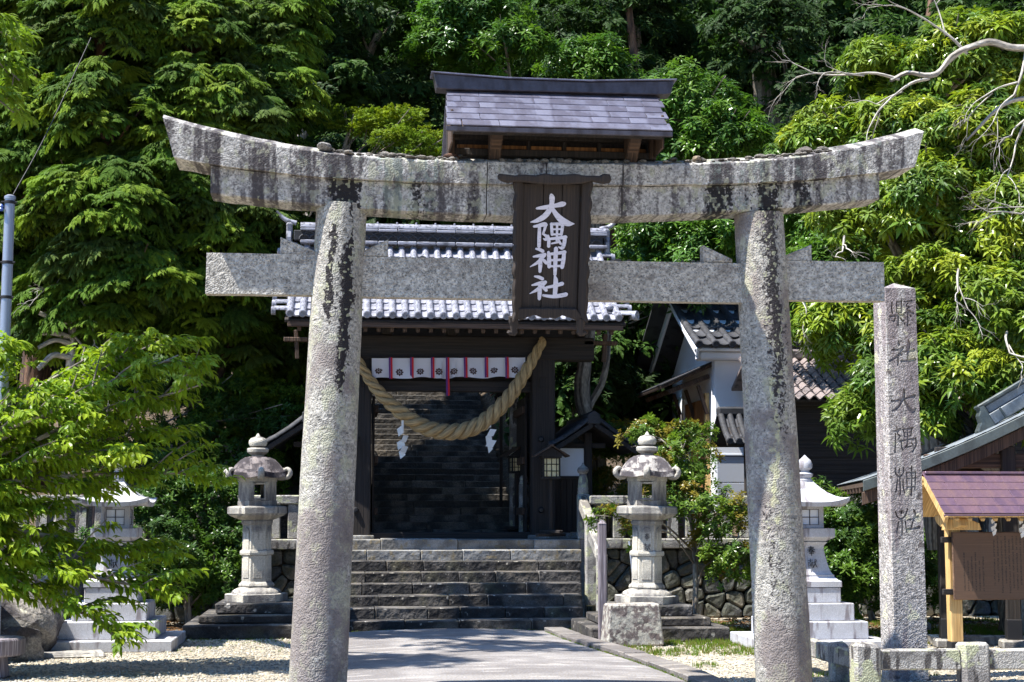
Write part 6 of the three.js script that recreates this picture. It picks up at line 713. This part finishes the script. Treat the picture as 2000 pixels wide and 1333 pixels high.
function tree(name, label, K, [bx, bz], lobes, seed, { y = hillAt(bx, bz), r0 = 0.2, dens = 1, group, cat = 'tree', lean = 0 } = {}) {
  const g = thing(name, label, cat, [0, 0, 0], 0, group), r = rng(seed + 5), top = lobes.reduce((a, b) => (b[1] > a[1] ? b : a)), h = top[1] - y;
  const tp = [[bx, y - 0.1, bz], [lerp(bx, top[0], 0.2) + (r() - 0.5) * 0.2, y + h * 0.35, lerp(bz, top[2], 0.25)], [lerp(bx, top[0], 0.6) + (r() - 0.5) * 0.2, y + h * 0.7, lerp(bz, top[2], 0.65)], [top[0], top[1], top[2]]], curve = new THREE.CatmullRomCurve3(tp.map((p) => V(...p)));
  part('trunk', tube(tp, [r0 * 1.25, r0, r0 * 0.75, r0 * 0.35], 10, 18, { bump: 0.35, seed }), K.bark, g);
  lobes.forEach((l, i) => { const e = V(l[0], l[1], l[2]), t = clamp((l[1] - y) / h - 0.22, 0.12, 0.8), s = curve.getPoint(t), m = s.clone().lerp(e, 0.55).add(V((r() - 0.5) * 0.3, 0.12, (r() - 0.5) * 0.3)); if (s.distanceTo(e) > 0.3) { part('limb', tube([s, m, e], [r0 * 0.42, r0 * 0.3, r0 * 0.14], 7, 10, { bump: 0.3, seed: i }), K.bark, g); for (let k = 0; k < 3; k++) { const d = V(r() - 0.5, r() * 0.6 - 0.15, r() - 0.3).normalize(); part('branch', tube([m, m.clone().lerp(e, 0.5).addScaledVector(d, l[3] * 0.4), e.clone().addScaledVector(d, l[3] * 0.85)], [r0 * 0.16, r0 * 0.1, 0.008], 5, 8, { bump: 0.3, seed: k }), K.bark, g); } } });
  sprigs += addCrown(g, K, lobes, seed, dens); return g;
}
// bare twigs: a forking net of thin limbs
function bareBranches(P0, dir, len, rad, depth, seed, gravity = 0.1, spread = 0.9) {
  const out = [], r = rng(seed); const grow = (p, d, L, R, k) => { const b = d.clone().add(V((r() - 0.5) * 0.5, (r() - 0.5) * 0.4, (r() - 0.5) * 0.5)).normalize(), m = p.clone().addScaledVector(d, L * 0.5).add(V((r() - 0.5) * L * 0.12, (r() - 0.5) * L * 0.12, 0)), e = p.clone().addScaledVector(d, L * 0.5).addScaledVector(b, L * 0.5).add(V(0, -gravity * L * 0.4, 0)); out.push(tube([p, m, e], [R, R * 0.8, R * 0.58], R > 0.02 ? 7 : 4, 6, { bump: 0.25, seed: k + 3 })); if (k > 0) { const n = k > 2 ? 2 : 2 + (r() > 0.5 ? 1 : 0); for (let i = 0; i < n; i++) grow(i ? p.clone().lerp(e, 0.45 + r() * 0.5) : e, b.clone().add(V((r() - 0.5) * spread * 1.6, (r() - 0.45) * spread * 1.3, (r() - 0.5) * spread)).normalize(), L * (0.55 + r() * 0.3), R * (0.5 + r() * 0.14), k - 1); } };
  grow(P0, dir.clone().normalize(), len, rad, depth); return mergeGeometries(out);
}

CROWNS.hinoki.forEach(([b, l], i) => tree('cypress_tree', ['tall cypress at the far left behind the grey pole', 'cypress with a bare pale stem showing below its sprays', 'tall cypress behind the left end of the granite lintel', 'cypress nearest the gate roof with sprays hanging beside the pillar'][i], KINDS.hinoki, b, l, 800 + i * 13, { r0: 0.22, group: 'cypresses on the left', dens: 1.1 }));
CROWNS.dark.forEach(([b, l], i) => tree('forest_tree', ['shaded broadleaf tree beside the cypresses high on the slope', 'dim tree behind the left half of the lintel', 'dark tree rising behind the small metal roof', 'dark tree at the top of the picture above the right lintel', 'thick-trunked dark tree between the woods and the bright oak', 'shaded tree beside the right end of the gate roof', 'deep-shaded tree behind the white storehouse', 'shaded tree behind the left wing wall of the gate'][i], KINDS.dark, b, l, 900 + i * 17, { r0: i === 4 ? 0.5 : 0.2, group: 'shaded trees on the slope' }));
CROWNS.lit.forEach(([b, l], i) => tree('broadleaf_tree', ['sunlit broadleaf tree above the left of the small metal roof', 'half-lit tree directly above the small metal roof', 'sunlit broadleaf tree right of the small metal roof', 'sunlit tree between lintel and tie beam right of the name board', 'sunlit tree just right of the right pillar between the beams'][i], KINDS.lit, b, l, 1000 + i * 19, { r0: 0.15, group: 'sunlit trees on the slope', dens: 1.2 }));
CROWNS.oak.forEach(([b, l], i) => tree('evergreen_oak', ['bright yellow-green evergreen oak filling the upper right', 'evergreen oak drooping low over the boarded shed'][i], KINDS.oak, b, l, 1100 + i * 23, { r0: 0.24, y: i ? 0 : hillAt(...b), group: 'evergreen oaks on the right', dens: 1.15 }));
CROWNS.maple.forEach(([b, l], i) => tree('maple_tree', ['young maple with flat bright sprays left of the small metal roof', 'shaded maple over the railing beside the left lantern'][i], KINDS.maple, b, l, 1200 + i * 29, { r0: 0.07, group: 'maples' }));
// the wood beyond, one mass up the hill
{
  const r = rng(1301), lobes = []; for (let i = 0; i < 120; i++) { const z = -22 - r() * 26, x = -16 + r() * 36 + (z + 22) * -0.1, h = hillAt(x, z); for (let k = 0; k < 2; k++) lobes.push([x + (r() - 0.5) * 2, h + 1.6 + k * 2.6 + r() * 1.6, z, 1.7 + r() * 0.8, 1.4 + r() * 0.6]); }
  for (let i = 0; i < 40; i++) { const z = -14.5 - r() * 7, s = r() > 0.5 ? 1 : -1, x = s * (2.6 + r() * 10), h = hillAt(x, z); lobes.push([x, h + 0.4 + r() * 0.6, z, 0.9 + r() * 0.5, 0.6 + r() * 0.3]); }
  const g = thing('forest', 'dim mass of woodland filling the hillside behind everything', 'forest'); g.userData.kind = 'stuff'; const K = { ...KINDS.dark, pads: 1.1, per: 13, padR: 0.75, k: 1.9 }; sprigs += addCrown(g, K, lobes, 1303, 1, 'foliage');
  const trunks = []; for (let i = 0; i < 120; i++) { const z = -18 - r() * 28, x = -16 + r() * 34; if (Math.abs(x + 0.2) < 3.6) continue; const h = hillAt(x, z); trunks.push(tube([[x, h - 0.2, z], [x + (r() - 0.5) * 0.6, h + 3, z], [x + (r() - 0.5) * 1.2, h + 7, z]], [0.2 + r() * 0.15, 0.16, 0.08], 7, 8, { bump: 0.3, seed: i })); } const tm = part('trunks', mergeGeometries(trunks), barkBrown, g); tm.userData.kind = 'stuff';
}
// shrubs
tree('leafy_shrub', 'loose sunlit shrub with small leaves beside the pale hexagonal lantern', KINDS.shrub, [2.75, -6.9], [[2.66, 2.2, -7.1, 0.42, 0.34], [2.98, 1.45, -6.7, 0.46, 0.42], [2.35, 2.55, -8.0, 0.34, 0.26], [2.55, 1.75, -7.0, 0.4, 0.34], [3.15, 0.95, -6.5, 0.42, 0.38], [2.3, 1.95, -7.0, 0.3, 0.2], [1.62, 1.5, -6.6, 0.3, 0.1], [1.95, 1.35, -6.7, 0.22, 0.13], [2.9, 2.6, -7.6, 0.3, 0.25]], 1401, { y: 0, r0: 0.035, cat: 'shrub', dens: 0.85 });
tree('clipped_bush', 'glossy dark bush between the granite lantern and the inscribed stone', KINDS.hedge, [4.45, -5.7], [[4.42, 1.0, -5.75, 0.55, 0.5], [4.3, 0.6, -5.5, 0.55, 0.42], [4.55, 1.45, -5.9, 0.45, 0.35], [4.05, 1.7, -6.2, 0.3, 0.28], [3.9, 1.25, -5.9, 0.45, 0.42], [4.0, 0.7, -5.6, 0.4, 0.4], [4.9, 1.1, -5.8, 0.35, 0.5]], 1403, { y: 0, r0: 0.04, cat: 'bush' });
tree('clipped_bush', 'glossy dark bush under the pavilion eave behind the notice board', KINDS.hedge, [5.5, -8.0], [[5.45, 0.95, -8.0, 0.55, 0.6], [6.3, 0.8, -8.1, 0.55, 0.5], [5.0, 0.6, -8.0, 0.4, 0.4]], 1405, { y: 0, r0: 0.04, cat: 'bush' });
tree('shade_bush', 'dark bush against the shaded wall beside the weathered lantern', KINDS.hedge, [-3.7, -8.0], [[-3.9, 0.9, -8.1, 0.55, 0.55], [-3.4, 0.65, -8.2, 0.5, 0.5], [-4.2, 1.6, -8.6, 0.5, 0.5], [-3.5, 1.7, -8.6, 0.5, 0.45], [-4.7, 0.8, -8.0, 0.5, 0.6], [-3.15, 1.2, -8.4, 0.4, 0.4]], 1407, { y: 0, r0: 0.04, cat: 'bush' });
tree('shade_bush', 'shaded undergrowth above the railing under the cypresses', KINDS.hedge, [-4.0, -10.2], [[-4.2, 2.3, -10.2, 0.7, 0.5], [-3.1, 2.2, -10.4, 0.6, 0.6], [-5.2, 2.4, -10.0, 0.7, 0.6], [-2.6, 2.9, -10.8, 0.5, 0.6], [-3.6, 3.0, -10.8, 0.7, 0.5], [-5.0, 3.2, -10.6, 0.8, 0.5]], 1409, { y: TERR, r0: 0.05, cat: 'bush', dens: 0.8 });
tree('yellow_bush', 'yellow-green bush behind the wing wall by the gate', KINDS.shrub, [2.6, -11.2], [[2.6, 2.6, -11.2, 0.5, 0.4], [3.1, 2.3, -11.4, 0.45, 0.5], [2.4, 2.0, -10.9, 0.4, 0.5], [3.4, 1.8, -11.0, 0.4, 0.5]], 1411, { y: TERR, r0: 0.04, cat: 'bush', dens: 0.8 });
{ const g = thing('leaning_trunk', 'pale leaning tree trunk between the gate roof and the storehouse', 'tree'); part('trunk', tube([[2.3, TERR - 0.1, -11.6], [2.28, 2.4, -11.5], [2.02, 3.3, -11.4], [2.15, 4.3, -11.6], [2.5, 5.6, -12.2]], [0.16, 0.13, 0.125, 0.09, 0.06], 12, 26, { bump: 0.4, seed: 8 }), barkGrey, g); part('branch', tube([[2.1, 3.1, -11.42], [2.35, 3.6, -11.4], [2.5, 4.6, -11.5]], [0.06, 0.05, 0.04], 8, 10, { bump: 0.3 }), barkGrey, g); }
// bare limbs over the oak, and dead twigs below the cypress
{ const g = thing('bare_tree', 'leafless pale grey limbs reaching in over the bright oak', 'tree'); part('trunk', tube([[8.2, 0, -3.6], [7.9, 3.5, -3.6], [7.2, 6.2, -3.6]], [0.22, 0.18, 0.12], 10, 12, { bump: 0.3 }), barkPale, g); part('limb', tube([[7.3, 6.2, -3.6], [6.6, 6.45, -3.6], [6.2, 6.75, -3.55], [5.8, 6.7, -3.6], [5.45, 6.76, -3.6], [5.05, 6.6, -3.6], [4.8, 6.36, -3.6], [4.5, 6.38, -3.6], [4.3, 6.28, -3.6]], [0.062, 0.046, 0.04, 0.032, 0.02], 9, 48, { bump: 0.8, seed: 3 }), barkPale, g); part('limb', tube([[7.0, 5.9, -3.7], [6.2, 6.15, -3.7], [5.7, 6.1, -3.7], [5.2, 5.65, -3.7]], [0.045, 0.034, 0.024, 0.012], 7, 20, { bump: 0.3 }), barkPale, g);
  part('twigs', bareBranches(V(4.4, 6.3, -3.6), V(-1, 0.3, 0), 0.55, 0.02, 5, 51, 0.3), barkPale, g); part('twigs', bareBranches(V(4.75, 6.32, -3.6), V(-0.7, -0.2, 0.1), 0.5, 0.02, 5, 52, 0.4), barkPale, g); part('twigs', bareBranches(V(5.2, 6.62, -3.6), V(-0.5, 0.5, 0), 0.6, 0.02, 5, 53, 0.1), barkPale, g); part('twigs', bareBranches(V(6.0, 6.15, -3.7), V(-0.4, -0.9, 0.1), 0.5, 0.02, 5, 54, 0.4), barkPale, g); part('twigs', bareBranches(V(5.9, 6.7, -3.6), V(-0.3, -0.8, 0.1), 0.55, 0.02, 5, 55, 0.3), barkPale, g); part('twigs', bareBranches(V(6.5, 5.2, -4.2), V(-0.8, -0.4, 0.1), 0.55, 0.02, 5, 56, 0.3), barkPale, g); for (const [x, y, z, s] of [[4.6, 5.0, -6.2, 61], [5.6, 4.4, -5.0, 62], [4.3, 4.5, -6.8, 63], [6.0, 3.6, -4.6, 64]]) part('twigs', bareBranches(V(x, y, z), V(-0.3, -0.5, 0.6), 0.4, 0.018, 4, s, 0.3), barkPale, g); }
{ const g = thing('dead_stem', 'bare pale dead stem with lopped stubs in front of the cypress', 'tree stem'); part('trunk', tube([[-5.75, TERR, -9.9], [-5.68, 3.0, -9.9], [-5.62, 4.6, -9.9], [-5.58, 6.2, -10.2]], [0.08, 0.07, 0.055, 0.03], 9, 22, { bump: 0.4 }), barkPale, g); for (const [y, s] of [[4.2, 1], [4.0, 2], [3.9, 3], [3.7, 4]]) part('stub', tube([[-5.66, y, -9.85], [-5.85, y + 0.02, -9.7], [-6.05, y - 0.1 * s + 0.2, -9.6]], [0.045, 0.038, 0.03], 7, 8, { bump: 0.7, seed: s }), barkPale, g); part('twigs', bareBranches(V(-5.6, 4.6, -9.85), V(0.5, -0.6, 0.4), 0.5, 0.018, 4, 71, 0.5), barkPale, g); part('twigs', bareBranches(V(-5.6, 4.0, -9.85), V(0.6, -0.5, 0.4), 0.5, 0.018, 4, 72, 0.6), barkPale, g); part('twigs', bareBranches(V(-5.62, 5.0, -9.85), V(-0.5, -0.5, 0.4), 0.4, 0.014, 3, 73, 0.5), barkPale, g); }

// ---------------------------------------------------------------- the cherry in front on the left: limbs, forks, and leafy twigs along them
const cherryTwigs = [twig(8, 0.22, 0.095, 0.04, 71), twig(7, 0.18, 0.09, 0.039, 72), twig(9, 0.25, 0.1, 0.041, 73), twig(7, 0.2, 0.092, 0.04, 74)];
const cherryLeaf = [C3(0.25, 0.36, 0.012), C3(0.2, 0.31, 0.012), C3(0.15, 0.26, 0.012), C3(0.28, 0.38, 0.014)];
const springLeaf = leafMat(0.55, 0.3); springLeaf.transmission = 0.55;
function leafyTree(name, label, group, base, trunk, limbs, seed, { twigs = cherryTwigs, cols = cherryLeaf, mat = springLeaf, bark = barkGrey, forks = 10, per = 8, k = 1, rad = 0.05 } = {}) {
  const g = thing(name, label, 'tree', [0, 0, 0], 0, group), r = rng(seed), lists = twigs.map(() => []), cl = twigs.map(() => []); part('trunk', tube(trunk, [0.2, 0.16, 0.12], 10, 16, { bump: 0.35, seed }), bark, g);
  const hang = (p, d) => { const s = r() * twigs.length | 0, o = d.clone().add(V((r() - 0.5) * 1.3, (r() - 0.42) * 1.0, (r() - 0.5) * 1.3)).normalize(); place(lists[s], p, V((r() - 0.5) * 0.8, 1, (r() - 0.5) * 0.8), o, 0, k * (0.8 + r() * 0.45)); const c = cols[r() * cols.length | 0], v = 0.85 + r() * 0.3; cl[s].push(c.r * v, c.g * v, c.b * v); };
  for (const pts of limbs) {
    const c = new THREE.CatmullRomCurve3(pts.map((p) => V(...p))), L = c.getLength(); part('limb', tube(pts, [rad, rad * 0.66, rad * 0.4, 0.006], 7, 24, { bump: 0.3, seed: pts.length }), bark, g); const small = [];
    const nf = Math.ceil(forks * L / 2); for (let i = 0; i < nf; i++) { const t = 0.18 + 0.8 * (i + r()) / nf, p = c.getPoint(clamp(t, 0, 1)), d = c.getTangent(clamp(t, 0, 1)), s = d.clone().multiplyScalar(0.75).add(V((r() - 0.5) * 1.5, (r() - 0.36) * 1.1, (r() - 0.5) * 1.5)).normalize(), len = (0.22 + r() * 0.4) * (1.25 - 0.75 * t) * (L / 2.2), e = p.clone().addScaledVector(s, len).add(V(0, -0.06 * len, 0)), m = p.clone().lerp(e, 0.5).add(V(0, 0.05 * len, 0)); small.push(tube([p, m, e], [rad * 0.28 * (1.1 - t * 0.6), rad * 0.18, 0.004], 5, 7, { bump: 0.2 })); for (let j = 0; j < per; j++) { const q = 0.12 + 0.88 * (j + r() * 0.8) / per, f = q < 0.5 ? p.clone().lerp(m, q * 2) : m.clone().lerp(e, q * 2 - 1); hang(f, s); } }
    if (small.length) part('branches', mergeGeometries(small), bark, g).userData.kind = 'stuff'; for (let j = 0; j < L * 5; j++) { const t = 0.35 + 0.65 * r(); hang(c.getPoint(t), c.getTangent(t)); }
  }
  lists.forEach((l, i) => { const m = shade(new THREE.InstancedMesh(twigs[i], mat, l.length)); m.name = 'leaves'; m.userData.kind = 'stuff'; l.forEach((q, n) => m.setMatrixAt(n, q)); m.instanceColor = new THREE.InstancedBufferAttribute(new Float32Array(cl[i]), 3); g.add(m); sprigs += l.length; }); return g;
}
{
  const T = [-6.1, 1.5, -2.7], z = -2.5, to = (x, y, dz = 0, bend = 0.15) => [[...T], [lerp(T[0], x, 0.36), lerp(T[1], y, 0.3) + bend, z + dz * 0.4], [lerp(T[0], x, 0.7), lerp(T[1], y, 0.68) + bend * 0.7, z + dz * 0.8], [x, y, z + dz]];
  leafyTree('cherry_tree', 'leafy green cherry reaching in from the left in front of the granite lantern', undefined, 0, [[-6.3, 0, -2.9], [-6.25, 0.8, -2.8], [-6.1, 1.6, -2.7]], [to(-3.05, 2.72, 0.1), to(-3.5, 3.2, -0.3), to(-3.3, 2.98, 0.2), to(-4.1, 3.1, -0.4), to(-4.9, 3.1, 0), to(-3.1, 1.86, 0.1), to(-3.4, 2.3, -0.2), to(-3.6, 2.1, 0.4), to(-4.2, 2.5, 0.4), to(-4.5, 2.0, -0.3), to(-4.65, 1.45, 0.3), to(-4.4, 1.5, 0.2, 0.05), to(-3.3, 0.75, 0.3, -0.1), to(-3.65, 0.36, 0.3, -0.05), to(-3.5, 1.1, -0.1, 0), to(-4.3, 0.95, 0.4, -0.05), to(-4.75, 0.75, 0.3, -0.05), to(-4.9, 1.7, 0.4, 0.1), to(-5.0, 2.4, -0.5), to(-4.5, 1.2, -0.5, 0)], 1501);
  leafyTree('roadside_tree', 'glossy leafy bough hanging into the upper left corner', undefined, 0, [[-5.6, 0, 1.1], [-5.5, 2.4, 1.2], [-5.2, 4.4, 1.3]], [[[-5.2, 4.4, 1.3], [-4.8, 4.8, 1.3], [-4.3, 4.8, 1.35], [-4.08, 4.6, 1.35]], [[-5.2, 4.4, 1.3], [-4.7, 4.6, 1.4], [-4.3, 4.5, 1.4], [-4.1, 4.35, 1.4]], [[-5.2, 4.4, 1.3], [-4.9, 5, 1.2], [-4.5, 5.1, 1.2], [-4.15, 4.95, 1.2]]], 1503, { forks: 8, per: 6, k: 0.9, rad: 0.03, cols: [C3(0.14, 0.24, 0.012), C3(0.19, 0.29, 0.013)] });
  // a tall neighbour outside the picture on the left: its high crown breaks the sun on the path and gravel
  tree('camphor_tree', 'tall tree outside the picture whose crown dapples the path', KINDS.dark, [-9.5, -3.2], [[-5.0, 9.3, -4.6, 1.1, 0.6], [-4.6, 9.6, -2.9, 0.9, 0.5], [-5.9, 8.9, -1.4, 1.0, 0.6], [-4.2, 9.9, -6.0, 0.8, 0.5]], 1505, { y: 0, r0: 0.35, dens: 0.75 });
}
// ---------------------------------------------------------------- grass, moss and litter
{
  const blade = sprig((P, r) => { for (let i = 0; i < 9; i++) { const a = r() * 6.3, d = V(Math.cos(a) * 0.5, 1, Math.sin(a) * 0.5); leafInto(P, V((r() - 0.5) * 0.05, 0, (r() - 0.5) * 0.05), d, V(Math.cos(a), 0.2, Math.sin(a)), 0.022 + r() * 0.03, 0.006, 0.4, 0.1, [[0, 1], [0.5, 0.8], [1, 0]]); } }, 81), list = [], cols = [], r = rng(1601);
  const put = (x, z, y, k) => { list.push(new THREE.Matrix4().compose(V(x, y, z), new THREE.Quaternion().setFromAxisAngle(V(0, 1, 0), r() * 6.3), V(k, k * (0.7 + r() * 0.6), k))); const v = 0.7 + r() * 0.6, c = r() > 0.75 ? [0.2, 0.19, 0.05] : [0.13, 0.22, 0.015]; cols.push(c[0] * v, c[1] * v, c[2] * v); };
  for (let i = 0; i < 30000; i++) { const x = 1.1 + r() * 6.5, z = -1.2 - r() * 7, d = fbm(x * 1.1, z * 1.1, 3, 1603), m = z < -4.6 ? 0.5 : z < -3.4 ? 0.2 : 0.05; if (x < pathEdge.r(z) + 0.3 || Math.hypot(x - 3.46, z + 4.38) < 0.75) continue; if (d < 0.34 + m * 0.62 && r() < 0.22 + m * 0.8 * noise(x * 5, z * 5, 1607) * 1.6) put(x, z, 0, 0.6 + r() * 0.7); }
  for (let i = 0; i < 900; i++) { const z = -6.6 + r() * 8; put((r() > 0.5 ? pathEdge.r(z) + 0.006 : pathEdge.l(z) - 0.006) + (r() - 0.5) * 0.03, z, 0.015, 0.25 + r() * 0.4); }
  for (let i = 0; i < 200; i++) put(-1.7 + r() * 3, -6.86 + r() * 0.05, 0.01, 0.3 + r() * 0.5);
  for (let i = 0; i < 500; i++) put(-5 + r() * 3.4, -6.0 + r() * 1.8 * r(), 0, 0.3 + r() * 0.4);
  const m = shade(new THREE.InstancedMesh(blade, dull, list.length)); m.name = 'grass'; list.forEach((q, i) => m.setMatrixAt(i, q)); m.instanceColor = new THREE.InstancedBufferAttribute(new Float32Array(cols), 3); scene.add(m); tag(m, 'short patchy grass on the gravel right of the path', 'grass', undefined, 'stuff');
  // loose stones over the gravel
  const chip = boulder(1, 0.6, 0.9, 91, { detail: 1, facet: 0.6 }), L2 = [], c2 = []; for (let i = 0; i < 26000; i++) { const left = r() < 0.55, x = left ? -2.15 - r() * 4 : 1.45 + r() * 4.5, z = -7.5 + r() * 8.5, k = 0.006 + r() * 0.011; if (!left && x < pathEdge.r(z) + 0.26) continue; L2.push(new THREE.Matrix4().compose(V(x, k * 0.25, z), new THREE.Quaternion().setFromAxisAngle(V(0.2, 1, 0.1).normalize(), r() * 6.3), V(k, k, k))); const v = 0.5 + r() * 0.7; c2.push(0.36 * v, 0.33 * v, 0.27 * v); }
  const s = shade(new THREE.InstancedMesh(chip, std({ color: 0xffffff }), L2.length)); s.name = 'gravel'; L2.forEach((q, i) => s.setMatrixAt(i, q)); s.instanceColor = new THREE.InstancedBufferAttribute(new Float32Array(c2), 3); scene.add(s); tag(s, 'loose buff gravel chips scattered over the forecourt', 'gravel', undefined, 'stuff');
  const dead = sprig((P, q) => leafInto(P, V(0, 0.004, 0), V(1, 0.1, 0), V(0, 1, 0.3), 0.06, 0.028, 0.2, 0.5), 95), L3 = [], c3 = []; for (let i = 0; i < 2600; i++) { const left = r() < 0.4, x = left ? -2.9 - r() * 2.4 : 2.4 + r() * 4.5, z = left ? -6.9 - r() * 1.8 : -6.4 - r() * 2.3; L3.push(new THREE.Matrix4().compose(V(x, 0.006 + r() * 0.02, z), new THREE.Quaternion().setFromEuler(new THREE.Euler((r() - 0.5) * 0.6, r() * 6.3, (r() - 0.5) * 0.6)), V(1, 1, 1).multiplyScalar(0.7 + r() * 0.7))); const v = 0.5 + r() * 0.8; c3.push(0.2 * v, 0.11 * v, 0.05 * v); }
  const d = shade(new THREE.InstancedMesh(dead, dull, L3.length)); d.name = 'fallen_leaves'; L3.forEach((q, i) => d.setMatrixAt(i, q)); d.instanceColor = new THREE.InstancedBufferAttribute(new Float32Array(c3), 3); scene.add(d); tag(d, 'brown fallen leaves littering the ground along the walls', 'leaf litter', undefined, 'stuff');
}

renderer.render(scene, camera);
